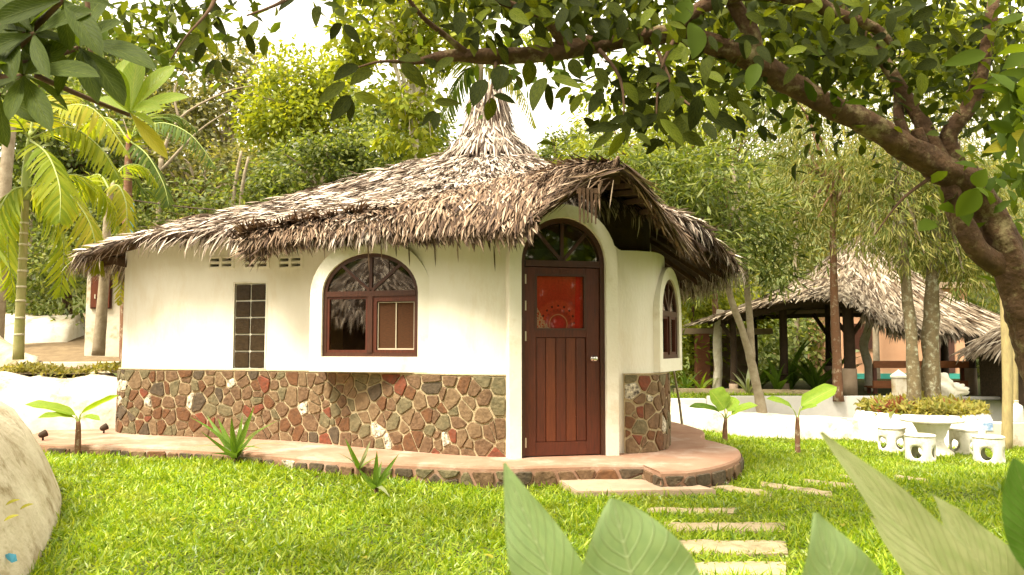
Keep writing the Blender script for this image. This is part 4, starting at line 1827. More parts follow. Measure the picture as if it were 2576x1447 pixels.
# planted terrace at the left, one step up
o = grid_sheet('terrace', np.linspace(-15, -5.75, 30), np.linspace(11.75, 22, 24), lambda x, y: TZ + .03 * np.sin(x * 2.1) * np.cos(y * 1.7) + .16 * np.maximum(0, y - 14), M['soil'])
tag(o, kind='structure')
bank('retaining_wall', [(-13, 12.95), (-10.5, 13.0), (-8.9, 13.15), (-8.0, 13.6)], lambda p: .62 * float(S(-7.6, -9.2, p.x)) + .12, 1.2, M['cement'],
     'low sloping cement bank with grass on top behind the ringed palm trunk', 5, .06, TZ)
bank('retaining_wall', [(-16, 16.4), (-13, 16.3), (-11, 16.4), (-9.3, 16.8)], .75, 1.4, M['white_cement'],
     'farther white cement bank with small pits, left of the white bungalow', 9, .10, 1.3)
# flat paved strip in front of the bungalow
box('path', (-8.3, 14.75, 1.06), 2.6, 1.2, .10, M['white_cement'])
tag(bpy.data.objects['path'], kind='structure')

# brown hut outside the picture at the left, mirrored in the arched window
mh = empty('brown_hut', (-7.4, 2.0, .8), 'brown thatched hut seen only as a reflection in the arched window', 'hut')
lathe('wall', [(1.45, .6), (1.45, 2.1)], (-7.4, 2.0, 0), M['rafter'], mh, 28)
mr_ = lathe('roof', [(2.0, 1.85), (2.0, 1.92), (1.0, 2.75), (.05, 3.5)], (-7.4, 2.0, 0), M['under'], mh, 28)
k = 2200
a = RNG.uniform(0, 2 * PI, k)
r = 2.02 * np.sqrt(RNG.uniform(.001, 1, k))
B = np.stack([-7.4 + r * np.cos(a), 2.0 + r * np.sin(a), np.interp(r, [.05, 1.0, 2.0], [3.52, 2.77, 1.95])], 1)
D = np.stack([np.cos(a), np.sin(a), -.8 * np.ones(k)], 1) + RNG.normal(0, .2, (k, 3))
Vv, Tv = leaves(B, D, np.stack([np.cos(a), np.sin(a), np.ones(k)], 1), RNG.uniform(.25, .45, k), .035, .2, 'strap')
tag(mesh_np('thatch', Vv, Tv, M['thatch'], mr_), kind='stuff')

# white bungalow behind the hut, at its left
bung = empty('bungalow', (-6.2, 16.2, 1.1), 'small white bungalow with a brown shuttered window, half hidden behind the hut', 'bungalow')
bx0 = P(213, 800, 15.2).x
bm = bmesh.new()
bm_box(bm, ((bx0 - 4.2) / 2, 16.5, 2.15), -4.2 - bx0, 2.6, 2.3, None, .03)
bm_obj('wall', bm, M['white_cement'], bung)
wx0, wx1 = P(232, 700, 15.2).x, P(284, 700, 15.2).x
wz0, wz1 = P(258, 777, 15.2).z, P(258, 690, 15.2).z
wb = box('window', ((wx0 + wx1) / 2, 15.185, (wz0 + wz1) / 2), wx1 - wx0, .05, wz1 - wz0, M['frame_wood'], bung)
for k in range(2):
    a = wx0 + .02 + k * (wx1 - wx0 - .03) / 2
    box('shutter', (a + (wx1 - wx0) / 4 - .012, 15.150, (wz0 + wz1) / 2), (wx1 - wx0) / 2 - .03, .03, wz1 - wz0 - .05, M['wood2'], wb)
    box('handle', (a + (wx1 - wx0) / 4 - .012, 15.125, (wz0 + wz1) / 2 - .1), .02, .02, .08, M['alu'], wb)
box('vent_block', (P(262, 668, 15.2).x, 15.185, P(262, 668, 15.2).z), .15, .05, .18, M['plaster'], bung)
rf = lathe('roof', [(2.3, 3.12), (2.3, 3.2), (1.2, 3.6), (.2, 4.1)], (-6.3, 16.5, 0), M['under'], bung, 24)
k = 1500
a = RNG.uniform(PI, 2 * PI, k)
r = RNG.uniform(.3, 2.3, k)
B = np.stack([-6.3 + r * np.cos(a), 16.5 + r * np.sin(a), np.interp(r, [.2, 1.2, 2.3], [4.12, 3.62, 3.22])], 1)
D = np.stack([np.cos(a), np.sin(a), -.5 * np.ones(k)], 1) + RNG.normal(0, .25, (k, 3))
Vv, Tv = leaves(B, D, np.tile([0, -.3, 1.], (k, 1)), RNG.uniform(.25, .45, k), .04, .2, 'strap')
tag(mesh_np('thatch', Vv, Tv, M['thatch_brown'], rf), kind='stuff')


# ================================================================== FOLIAGE BUILDERS
def cloud(centres, radii, n, L, W, kind='kite', droop=.4, seed=None, nclump=26, spread=.30, bend=.15, flat=.6, up=.7):
    """leaves gathered in many small clumps through an ellipsoid crown"""
    parts = []
    tot = sum(r[0] * r[1] * r[2] for r in radii) ** 1.0
    for c, r in zip(centres, radii):
        k = max(30, int(n * (r[0] * r[1] * r[2]) / tot))
        nc = max(5, int(nclump * (r[0] * r[1] * r[2]) / tot * len(radii)) if len(radii) > 1 else nclump)
        u = rand_unit(nc) * (RNG.uniform(.25, 1.0, (nc, 1)) ** .45)
        cc = np.array(c) + u * np.array(r)
        cs = RNG.uniform(.6, 1.35, nc) * spread * min(r)
        idx = RNG.integers(0, nc, k)
        g = RNG.normal(0, 1, (k, 3)) * cs[idx][:, None] * np.array([1, 1, flat])
        B = cc[idx] + g
        out = unit(g + (B - np.array(c)) * .3)
        D = out + RNG.normal(0, .6, (k, 3)) + np.array([0, 0, -droop])
        N_ = np.array([0, 0, up]) + RNG.normal(0, .55, (k, 3))
        parts.append(leaves(B, D, N_, RNG.uniform(*L, k), RNG.uniform(*W, k), bend, kind))
    return join(parts)


def tree(name, label, base, trunk, crowns, n, L, W, leaf, bark, cat='tree', group=None, kind='kite', droop=.4, nclump=26, spread=.3, limbs=4, r0=.10, up=.7, flat=.6):
    """trunk: list of points above base; crowns: (px, py, rx_px, ry_px, Y)"""
    root = empty(name, base, label, cat, group)
    cs, rs = [], []
    for px, py, rx, ry, Y in crowns:
        cs.append(tuple(P(px, py, Y)))
        s = Y / F
        rs.append((rx * s, (rx + ry) * .5 * s, ry * s))
    mb = MB()
    pts = [Vector(base)] + [Vector(t) for t in trunk]
    mb.tube(pts, list(np.linspace(r0, r0 * .5, len(pts))), n=8, wob=.25, seed=random.random() * 9)
    top = pts[-1]
    for c, r in zip(cs, rs):
        for k in range(limbs):
            e = Vector(c) + Vector((random.uniform(-.7, .7) * r[0], random.uniform(-.7, .7) * r[1], random.uniform(-.4, .75) * r[2]))
            mid = top.lerp(e, .5) + Vector((random.uniform(-.2, .2), random.uniform(-.2, .2), random.uniform(-.1, .3)))
            st = pts[-2].lerp(top, random.uniform(.3, 1))
            mb.tube([st, mid, e], [r0 * .45, r0 * .28, r0 * .08], n=5, cap=False)
    mb.build('trunk', bark, root)
    Vv, Tv = cloud(cs, rs, n, L, W, kind, droop, nclump=nclump, spread=spread, up=up, flat=flat)
    mesh_np('crown', Vv, Tv, leaf, root)
    return root


def gpt(px, Y):
    x = (px - CX) / F * Y
    return Vector((x, Y, float(gz(x, Y))))


# ------------------------------------------------------------------ wooded backdrop, left
BG = 'trees on the wooded slope behind the hut'
spec = [
    # name, label, base px, Y, trunk px,py, crowns, n, L, W, leaf, bark
    ('broadleaf_tree', 'tall pale olive tree standing against the white sky left of the yellow green tree', 560, 25, (560, 330), [(520, 230, 150, 110, 25), (430, 330, 140, 120, 24), (620, 190, 90, 80, 26)], 7000, (.14, .24), (.07, .12), 'leaf_olive', 'bark_pale'),
    ('broadleaf_tree', 'dark olive tree low behind the left half of the thatched roof', 500, 20, (500, 480), [(470, 460, 170, 110, 20), (620, 470, 150, 90, 20), (360, 430, 110, 120, 20)], 9000, (.10, .18), (.05, .09), 'leaf_olive', 'bark_pale'),
    ('broadleaf_tree', 'bright yellow green tree rising above the middle of the thatched roof', 770, 23, (760, 330), [(750, 220, 95, 95, 23), (700, 310, 100, 90, 22.5), (830, 300, 110, 100, 23), (870, 190, 70, 60, 24)], 9500, (.13, .22), (.07, .12), 'leaf_bright', 'bark_pale'),
    ('broadleaf_tree', 'mid green bushy tree just above the roof thatch, below the yellow green tree', 800, 19, (800, 470), [(790, 430, 160, 75, 19), (930, 400, 120, 80, 19)], 8000, (.10, .17), (.05, .09), 'leaf_mid', 'bark_pale'),
    ('broadleaf_tree', 'thin crowned tree with light gaps left of the thatched spire', 1040, 21, (1040, 360), [(1030, 310, 100, 80, 21), (960, 260, 70, 60, 21), (1090, 360, 70, 60, 21)], 3200, (.12, .2), (.06, .1), 'leaf_mid', 'bark_pale'),
    ('broadleaf_tree', 'shaded dark tree at the left behind the ringed palm', 190, 19, (190, 380), [(160, 330, 170, 160, 19), (60, 420, 140, 150, 18), (260, 460, 120, 120, 19)], 8000, (.14, .24), (.07, .11), 'leaf_mid', 'bark'),
    ('broadleaf_tree', 'far left tree with a leafy crown high behind the dark ribbed leaves', 60, 22, (60, 200), [(80, 130, 200, 140, 22), (260, 120, 130, 110, 23)], 6000, (.16, .28), (.08, .13), 'leaf_mid', 'bark_pale'),
    ('broadleaf_tree', 'pale trunked tree with round yellow green leaves at the top edge behind the long limb', 1035, 15.5, (1030, 60), [(960, 60, 120, 70, 15), (880, 110, 70, 60, 15.5), (1100, 90, 110, 80, 15.5), (1060, -60, 180, 80, 15.5), (1030, 230, 70, 80, 15.2), (1035, 340, 80, 60, 15.2)], 4200, (.14, .22), (.09, .14), 'leaf_bright', 'bark_white'),
    ('broadleaf_tree', 'small dense round crowned tree in the sky gap right of the thatched spire', 1430, 22, (1430, 430), [(1415, 395, 60, 70, 22), (1480, 420, 60, 60, 22)], 4200, (.09, .15), (.05, .08), 'leaf_mid', 'bark'),
]
for i, (nm, lb, bx, Y, (tx, ty), cr_, n_, L_, W_, lf, bk) in enumerate(spec):
    b0 = gpt(bx, Y)
    t1 = P(tx, ty, Y)
    mid = b0.lerp(t1, .5) + Vector((random.uniform(-.2, .2), 0, 0))
    tree(nm, lb, b0, [mid, t1], cr_, n_, L_, W_, M[lf], M[bk], group=BG, r0=.15 if i != 7 else .085, nclump=40)

# bare leaning branches in the wood
bt = empty('bare_tree', gpt(400, 18), 'leafless pale branching tree leaning right behind the left palms', 'tree', BG)
mb = MB()
mb.tube([gpt(400, 18), P(400, 520, 18), P(405, 400, 18)], [.08, .06, .055], n=7, wob=.2)
mb.tube([P(405, 400, 18), P(450, 300, 18), P(560, 235, 18), P(640, 215, 18)], [.05, .032, .022, .008], n=6)
mb.tube([P(405, 430, 18), P(500, 330, 18), P(590, 270, 18)], [.045, .026, .008], n=6)
mb.tube([P(450, 300, 18), P(440, 220, 18), P(500, 130, 18)], [.032, .022, .008], n=6)
mb.tube([P(400, 470, 18), P(340, 380, 18), P(310, 300, 18)], [.04, .026, .008], n=6)
mb.build('trunk', M['bark_pale'], bt)
for k, (px, py0, py1) in enumerate(((585, 540, 380), (603, 540, 395))):
    tt = empty('thin_trunk', P(px, py0, 17.5), ['slim pale trunk leaning in the dark wood behind the roof, the left one of two', 'slim pale trunk leaning in the dark wood behind the roof, the right one of two'][k], 'tree', 'pair of slim trunks in the wood')
    MB().tube([gpt(px - 6, 17.5), P(px, py0, 17.5), P(px + 22, py1, 17.5)], [.05, .045, .03], n=6).build('trunk', M['bark_pale'], tt)

# far wood that reads as one mass, and undergrowth
cs, rs = [], []
for k in range(34):
    X = -34 + k * 2.1 + random.uniform(-.8, .8)
    Y = random.uniform(33, 40)
    if 7.0 < X * 30 / Y < 11 and False: continue
    px = CX + F * X / Y
    top = np.interp(px, [-600, 300, 520, 640, 900, 1150, 1250, 1300, 1470, 1520, 1800, 3400], [160, 150, 190, 330, 300, 370, 520, 560, 560, 470, 480, 520])
    zt = 1.4 + (870 - top) / F * Y
    cs.append((X, Y, zt * .55 + 1))
    rs.append((2.0, 2.0, max(1.5, zt * .45)))
Vv, Tv = cloud(cs, rs, 36000, (.30, .50), (.16, .26), nclump=30, spread=.35)
far = mesh_np('distant_wood', Vv, Tv, M['leaf_olive'])
tag(far, 'hazy mass of olive green woodland far up the slope', 'wood', kind='stuff')
cs = [(-13 + random.uniform(-1.5, 1.5), y_, random.uniform(.8, 6.0)) for y_ in np.arange(-7, 9.5, .8)] + [(x_, -9.5 + random.uniform(-1.5, 1.5), random.uniform(1.2, 6.0)) for x_ in np.arange(-17, 18, 1.2)]
Vv, Tv = cloud(cs, [(1.9, 1.3, 2.2)] * len(cs), 34000, (.35, .6), (.2, .32), nclump=26, spread=.4)
tag(mesh_np('distant_wood', Vv, Tv, M['leaf_dark']), 'dark woodland edge behind the viewer, mirrored in the panes', 'wood', kind='stuff')
cs = [tuple(P(px, py, Y)) for px, py, Y in ((300, 560, 17), (420, 560, 17), (540, 545, 17.5), (660, 525, 18), (180, 640, 17), (60, 650, 18), (160, 740, 18), (60, 740, 19))]
rs = [(1.0, .8, .8)] * len(cs)
Vv, Tv = cloud(cs, rs, 9000, (.10, .18), (.05, .08), nclump=30, spread=.4)
tag(mesh_np('undergrowth', Vv, Tv, M['leaf_mid']), 'shady green undergrowth on the slope between the bungalow and the wood', 'undergrowth', kind='stuff')
# ground cover on the left retaining walls
k = 5200
x = RNG.uniform(-13, -5.9, k)
y = RNG.uniform(11.75, 12.5, k)
B = np.stack([x, y, TZ - .03 + RNG.uniform(0, .10, k) + .05 * np.sin(x * 5)], 1)
D = RNG.normal(0, .7, (k, 3)) + np.array([0, -.2, .5])
Vv, Tv = leaves(B, D, np.tile([0, -.4, 1.], (k, 1)) + RNG.normal(0, .4, (k, 3)), RNG.uniform(.05, .12, k), RNG.uniform(.03, .05, k), .3, 'kite')
k = 1500
x = RNG.uniform(-13, -9.3, k)
y = RNG.uniform(13.5, 14.4, k)
B = np.stack([x, y, 1.62 + RNG.uniform(0, .06, k)], 1)
D = RNG.normal(0, .6, (k, 3)) + np.array([0, 0, .8])
V2, T2 = leaves(B, D, np.tile([0, -.4, 1.], (k, 1)), RNG.uniform(.06, .14, k), RNG.uniform(.02, .035, k), .3, 'kite')
Vv, Tv = join([(Vv, Tv), (V2, T2)])
tag(mesh_np('ground_cover', Vv, Tv, M['cover']), 'yellow green ground cover creeping along the top of the left white walls', 'ground cover', kind='stuff')


# ------------------------------------------------------------------ palms
def frond(parent, pts, LL, n, m, wdt=.045, hang=.55, mr=None, tw=0.0):
    c = catmull(pts, 10)
    mb = MB()
    k = len(c)
    mb.tube([pts[0]] + [c[k // 3], c[2 * k // 3]] + [pts[-1]], [.022, .015, .010, .003], n=5, sub=5)
    fr = mb.build('frond', mr or M['shaft'], parent)
    Bs, Ds, Ns, Ls, Ws = [], [], [], [], []
    for i in range(n):
        t = .12 + .88 * i / n
        x = t * (k - 1)
        j = min(int(x), k - 2)
        p = c[j].lerp(c[j + 1], x - j)
        tn = (c[min(j + 2, k - 1)] - c[max(j - 1, 0)]).normalized()
        side = tn.cross(Vector((0, 0, 1)))
        if side.length < .2: side = Vector((1, .2, 0))
        side.normalize()
        if tw: side = Matrix.Rotation(tw, 3, tn) @ side
        up = side.cross(tn)
        ll = LL * (math.sin(PI * min(1, t * .9 + .12)) ** .6)
        for s_ in (-1, 1):
            d = side * s_ * .8 + tn * .75 + up * .12 + Vector((0, 0, -hang * random.uniform(.5, 1.2)))
            Bs.append(p)
            Ds.append(d)
            Ns.append(up + Vector((random.uniform(-.3, .3), random.uniform(-.3, .3), 0)))
            Ls.append(ll * random.uniform(.85, 1.1))
            Ws.append(wdt * random.uniform(.8, 1.2))
    Vv, Tv = leaves(np.array([tuple(b) for b in Bs]), np.array([tuple(b) for b in Ds]), np.array([tuple(b) for b in Ns]), Ls, Ws, .35, 'strap')
    tag(mesh_np('leaflet', Vv, Tv, m, fr), kind='stuff')


def pal(px, py, Y): return P(px, py, Y)


ap = empty('areca_palm', P(48, 893, 11.9), 'yellow green palm with a ringed trunk growing on the white wall at the left', 'palm tree')
Y0 = 11.9
tr_pts = [P(46, 905, Y0), P(52, 760, Y0), P(58, 640, Y0), P(64, 500, Y0)]
tube('trunk', tr_pts, [.078, .066, .058, .052], M['palm_trunk'], ap, n=12)
tube('crownshaft', [P(64, 505, Y0), P(66, 450, Y0), P(72, 380, Y0), P(78, 330, Y0)], [.060, .066, .05, .03], M['shaft'], ap, n=12)
for py in (562, 588, 616, 652, 682, 722, 757, 800, 842):
    a = float(np.interp(py, [500, 640, 760, 905], [64, 58, 52, 46]))
    c0, c1 = P(a, py + 2.5, Y0), P(a, py - 2.5, Y0)
    rr_ = float(np.interp(py, [500, 905], [.055, .080]))
    tube('trunk_ring', [c0, c1], [rr_, rr_], M['palm_ring'], ap, n=12, sub=1)
for pts, LL, mm in (
    ([(76, 345, 11.9), (150, 275, 11.6), (235, 275, 11.3), (325, 390, 11.1)], .62, 'palm_yellow'),
    ([(76, 350, 11.9), (170, 320, 11.8), (250, 370, 11.7), (300, 450, 11.6)], .55, 'palm'),
    ([(76, 345, 11.9), (90, 270, 12.0), (130, 240, 12.2), (200, 240, 12.5)], .5, 'palm_yellow'),
    ([(74, 350, 11.9), (30, 290, 11.6), (-30, 320, 11.4), (-90, 440, 11.2)], .6, 'palm'),
    ([(70, 470, 11.9), (150, 470, 11.5), (225, 560, 11.2), (250, 690, 11.1)], .62, 'palm_yellow'),
    ([(68, 470, 11.9), (20, 490, 11.6), (-25, 600, 11.4), (-40, 760, 11.3)], .66, 'palm'),
    ([(70, 470, 11.9), (120, 500, 12.2), (160, 610, 12.4), (150, 750, 12.5)], .6, 'palm'),
    ([(68, 475, 11.9), (190, 440, 12.3), (270, 500, 12.7), (310, 610, 12.9)], .5, 'palm'),
    ([(66, 475, 11.9), (30, 520, 12.1), (20, 640, 12.2), (40, 760, 12.2)], .5, 'palm'),
    ([(74, 352, 11.9), (120, 390, 11.2), (150, 470, 10.8), (150, 560, 10.6)], .5, 'palm')):
    frond(ap, [P(*q) for q in pts], LL, 34, M[mm], .045)

p2 = empty('coconut_palm', P(250, 888, 13.4), 'slim pale trunked palm in front of the white bungalow window', 'palm tree')
tube('trunk', [P(247, 895, 13.4), P(256, 780, 13.4), P(266, 640, 13.4), P(272, 520, 13.4), P(285, 460, 13.4)], [.105, .085, .07, .055, .03], M['bark_pale'], p2, n=10, wob=.15)
for pts, LL, mm in (
    ([(280, 470, 13.4), (300, 470, 13.0), (318, 520, 12.8), (318, 600, 12.7)], .36, 'palm_yellow'),
    ([(276, 480, 13.4), (250, 440, 13.6), (215, 460, 13.9), (190, 540, 14)], .4, 'palm'),
    ([(268, 640, 13.4), (290, 640, 13.0), (306, 680, 12.9), (300, 770, 12.9)], .30, 'palm_yellow'),
    ([(280, 470, 13.4), (310, 420, 13.8), (360, 420, 14), (400, 470, 14.2)], .4, 'palm')):
    frond(p2, [P(*q) for q in pts], LL, 26, M[mm], .035)

p3 = empty('dark_palm', gpt(322, 15), 'darker green palm behind the left end of the thatched roof', 'palm tree')
tube('trunk', [gpt(320, 15), P(320, 560, 15), P(322, 440, 15), P(326, 340, 15)], [.10, .085, .075, .05], M['bark_red'], p3, n=9, wob=.15)
for pts, LL, mm in (
    ([(326, 350, 15), (400, 310, 14.7), (480, 340, 14.4), (545, 425, 14.2)], .55, 'palm_dark'),
    ([(326, 350, 15), (380, 300, 15.2), (440, 290, 15.4), (500, 330, 15.6)], .5, 'palm_dark'),
    ([(326, 355, 15), (370, 390, 14.6), (410, 460, 14.4), (425, 520, 14.3)], .45, 'palm_dark'),
    ([(326, 360, 15), (280, 300, 15.2), (230, 310, 15.4), (190, 370, 15.5)], .5, 'palm'),
    ([(324, 400, 15), (350, 470, 15.4), (410, 480, 15.6), (440, 530, 15.7)], .42, 'palm_dark'),
    ([(324, 380, 15), (340, 320, 15), (370, 260, 15.2), (420, 240, 15.4)], .5, 'palm')):
    frond(p3, [P(*q) for q in pts], LL, 30, M[mm], .04)

p4 = empty('feather_palm', gpt(1205, 16.5), 'feathery palm whose fronds droop around the thatched spire', 'palm tree')
tube('trunk', [gpt(1200, 16.5), P(1200, 500, 16.5), P(1203, 330, 16.5), P(1208, 150, 16.5)], [.12, .10, .08, .07], M['bark_pale'], p4, n=9, wob=.1)
for pts, LL, mm in (
    ([(1205, 160, 16.5), (1130, 130, 16.2), (1040, 190, 15.8), (975, 290, 15.6)], .75, 'palm'),
    ([(1205, 165, 16.5), (1150, 150, 16.4), (1080, 190, 16.2), (1040, 240, 16)], .7, 'palm'),
    ([(1205, 165, 16.5), (1170, 180, 16.7), (1130, 250, 16.9), (1110, 340, 17)], .6, 'palm_dark'),
    ([(1210, 170, 16.5), (1250, 180, 16.3), (1310, 230, 16.1), (1350, 325, 16)], .6, 'palm_yellow'),
    ([(1210, 150, 16.5), (1260, 100, 16.8), (1330, 90, 17), (1400, 160, 17.3)], .7, 'palm'),
    ([(1205, 150, 16.5), (1150, 70, 16.8), (1080, 60, 17), (1000, 110, 17.3)], .7, 'palm')):
    frond(p4, [P(*q) for q in pts], LL, 32, M[mm], .05)

# blue water pipe and sagging cable behind the roof
tag(tube('water_pipe', [P(331, 600, 14), P(331, 548, 14), P(334, 512, 14)], [.028, .028, .026], mat('blue_plastic', (.10, .38, .55), (.08, .32, .5), rough=.4), n=8), 'blue plastic pipe end sticking up behind the left eave', 'pipe')
tag(tube('cable', [P(60, 430, 15.5), P(250, 488, 15), P(420, 516, 14.5), P(540, 528, 13.5)], [.012] * 4, M['pole'], n=5), 'thin dark cable sagging behind the left palms to the roof', 'cable')
gtr = empty('pale_trunk', P(18, 520, 16), 'thick pale tree trunk at the far left edge behind the ringed palm', 'tree')
tube('trunk', [gpt(-10, 16), P(2, 620, 16), P(16, 430, 16), P(34, 200, 16)], [.16, .14, .12, .10], M['bark_pale'], gtr, n=10, wob=.15)

# ================================================================== RIGHT: WALLS, PAVILION, FURNITURE
bank('low_wall', [(1.6, 15.3), (3.0, 15.25), (4.4, 15.1), (5.6, 14.75), (6.6, 14.5), (7.4, 14.3)], lambda p: float(np.interp(p.x, [1.6, 4, 7], [.42, .44, .36])), .62, M['white_cement'],
     'low rounded whitewashed wall along the back of the lawn, behind the two banana seedlings', 12, .03)
bpy.data.objects['low_wall']['category'] = 'low wall'
uw = []
for k, (x0, x1, y, z0, z1) in enumerate(((1.2, 3.9, 16.3, -.4, .34), (3.9, 8.2, 16.15, -.4, .40), (8.2, 14, 16.6, -.4, .36))):
    bmw = bmesh.new()
    bm_box(bmw, ((x0 + x1) / 2, y, (z0 + z1) / 2), x1 - x0 - .004, .22, z1 - z0, None, .015)
    ob = bm_obj('garden_wall', bmw, M['grey_wall'])
    tag(ob, ['straight grey white garden wall section nearest the hut', 'straight grey white garden wall section in front of the pavilion', 'straight grey white garden wall section behind the round planter'][k], 'garden wall')
bx = box('meter_box', P(2212, 1072, 15.9) , .55, .10, .28, M['white_cement'])
tag(bx, 'pale rectangular block on the garden wall left of the round planter', 'block')
o = grid_sheet('terrace', np.linspace(.6, 22, 24), np.linspace(16.32, 24.5, 12), lambda x, y: .30 + .012 * np.maximum(0, y - 16) + 0 * x, M['ground'])
tag(o, kind='structure')
# kerb and pavilion floor
kp = [P(1695, 982, 18.2), P(1840, 990, 18.0), P(1960, 998, 17.7), P(2120, 1012, 17.2)]
kc_ = catmull([(p.x, p.y, 0) for p in kp], 6)
V, Fc = [], []
for i, p in enumerate(kc_):
    for dy, z in ((0, .25), (0, .44), (.16, .44), (.16, .25)):
        V.append((p.x, p.y + dy, z))
for i in range(len(kc_) - 1):
    for k in range(3):
        Fc.append((i * 4 + k, i * 4 + k + 1, i * 4 + 5 + k, i * 4 + 4 + k))
tag(mesh_pd('kerb', V, Fc, M['step']), kind='structure')

pav = empty('pavilion', P(2180, 990, 20), 'open sided thatched pavilion on dark timber posts at the right', 'pavilion')
PA = P(2165, 585, 20.5)
PR = [(1768, 806, 18.6), (1850, 784, 17.7), (1950, 758, 17.3), (2060, 744, 17.1), (2130, 752, 17.0), (2230, 808, 17.0), (2310, 818, 17.0), (2390, 820, 17.2), (2480, 822, 17.8), (2540, 818, 19.2), (2520, 800, 22), (2350, 790, 24), (2100, 785, 24), (1880, 792, 22.5), (1790, 800, 20.5)]
PRc = np.array([tuple(q) for q in catmull([P(*q) for q in PR], 8, closed=True)])
NPR = len(PRc)


def pav_pt(i, t):
    x = np.mod(np.asarray(i, float), NPR)
    a = x.astype(int)
    f_ = (x - a)[..., None]
    r = PRc[a] * (1 - f_) + PRc[(a + 1) % NPR] * f_
    t = np.asarray(t, float)[..., None]
    p = np.array(tuple(PA)) * (1 - t) + r * t
    p[..., 2] -= .28 * np.sin(PI * t[..., 0])
    return p


V, Fc = [], []
nt2 = 8
for off in (0, -.08):
    for k in range(nt2 + 1):
        t = .03 + .97 * k / nt2
        q = pav_pt(np.arange(NPR), np.full(NPR, t))
        q[:, 2] += off
        V += [tuple(x) for x in q]
o_ = NPR * (nt2 + 1)
for k in range(nt2):
    for i in range(NPR):
        a, b = k * NPR + i, k * NPR + (i + 1) % NPR
        Fc.append((a, b, b + NPR, a + NPR))
        Fc.append((o_ + a + NPR, o_ + b + NPR, o_ + b, o_ + a))
for i in range(NPR):
    a, b = nt2 * NPR + i, nt2 * NPR + (i + 1) % NPR
    Fc.append((a, b, o_ + b, o_ + a))
proof = mesh_pd('roof', V, Fc, M['rafter'], pav, True)
k = 9000
ii = RNG.uniform(0, NPR, k)
t = np.sqrt(RNG.uniform(.002, 1, k))
t = lerp(t, np.round(t * 22) / 22, .6)
p = pav_pt(ii, t)
dn = unit(pav_pt(ii, np.minimum(t + .02, 1.02)) - pav_pt(ii, t - .02))
tg = unit(pav_pt(ii + .2, t) - pav_pt(ii - .2, t))
nr = unit(np.cross(tg, dn))
nr = np.where(nr[:, 2:3] < 0, -nr, nr)
D = dn + tg * RNG.normal(0, .3, (k, 1)) + nr * RNG.normal(.10, .06, (k, 1))
a1 = leaves(p, D, nr + tg * RNG.normal(0, .4, (k, 1)), RNG.uniform(.3, .6, k), RNG.uniform(.03, .06, k), .15, 'strap')
k = 900
ii = RNG.uniform(8 * 4.4, 8 * 9.5, k)
p = pav_pt(ii, RNG.uniform(.96, 1.0, k))
D = np.array([0, -.4, -1.0]) + RNG.normal(0, .25, (k, 3))
a2 = leaves(p, D, np.tile([0, -1., .2], (k, 1)), RNG.uniform(.2, .5, k), RNG.uniform(.02, .04, k), .1, 'strap')
tag(mesh_np('thatch', *join([a1, a2]), M['thatch_pale'], proof), kind='stuff')
# posts
for px, py, Y, r in ((1845, 985, 18.4, .085), (1972, 990, 18.6, .10), (2086, 985, 19.8, .09), (2138, 1008, 17.5, .13), (2296, 1000, 19.4, .10), (2378, 1000, 20.5, .10), (2443, 1012, 17.8, .11), (2110, 985, 22.5, .08), (1900, 985, 22, .08)):
    b0 = P(px, py, Y)
    b0.z = .36
    # top under the roof
    tp = None
    z = 1.6
    bestd = 9
    for i in range(0, NPR, 2):
        for t in np.linspace(.3, 1, 15):
            q = pav_pt(np.array([i]), np.array([t]))[0]
            dd = math.hypot(q[0] - b0.x, q[1] - b0.y)
            if dd < bestd: bestd, z = dd, q[2]
    tp = Vector((b0.x, b0.y, z - .06))
    post = tube('post', [b0 + Vector((0, 0, .0)), b0.lerp(tp, .5) + Vector((.02, 0, 0)), tp], [r, r * .92, r * .9], M['pole'], pav, n=9, wob=.12)
    tube('post_footing', [b0 + Vector((0, 0, -.1)), b0 + Vector((0, 0, .55 if px in (2086, 2138, 2443) else .18))], [r * 1.22, r * 1.18], M['slab'], post, n=10, sub=1)
# braces, ring beam and roof battens seen from below
for a, b in (((2138, 850, 17.5), (2190, 775, 17.6)), ((2138, 850, 17.5), (2090, 790, 18.2)), ((2086, 850, 19.8), (2045, 790, 20)), ((2443, 850, 17.8), (2475, 824, 17.8)), ((1845, 860, 18.4), (1815, 815, 18.4))):
    tube('brace', [P(*a), P(*b)], [.05, .05], M['pole'], pav, n=7, sub=1)
ringi = [1, 8, 16, 24, 32, 40, 56, 64, 80, 88, 96, 104, 112, 1]
for a, b in zip(ringi, ringi[1:]):
    q0, q1 = pav_pt(np.array([a]), np.array([.9]))[0], pav_pt(np.array([b]), np.array([.9]))[0]
    bar('ring_beam', Vector(q0) - Vector((0, 0, .2)), Vector(q1) - Vector((0, 0, .2)), .08, .12, M['pole'], pav)
for i in range(0, NPR, 5):
    q0, q1 = pav_pt(np.array([i]), np.array([.97]))[0], pav_pt(np.array([i]), np.array([.35]))[0]
    bar('rafter', Vector(q0) - Vector((0, 0, .125)), Vector(q1) - Vector((0, 0, .12)), .05, .06, M['pole'], proof)
for t in (.52, .68, .82):
    for i in range(0, 40, 8):
        q0, q1 = pav_pt(np.array([i + 72]), np.array([t]))[0], pav_pt(np.array([i + 80]), np.array([t]))[0]
        bar('batten', Vector(q0) - Vector((0, 0, .11)), Vector(q1) - Vector((0, 0, .11)), .04, .03, M['pole'], proof)

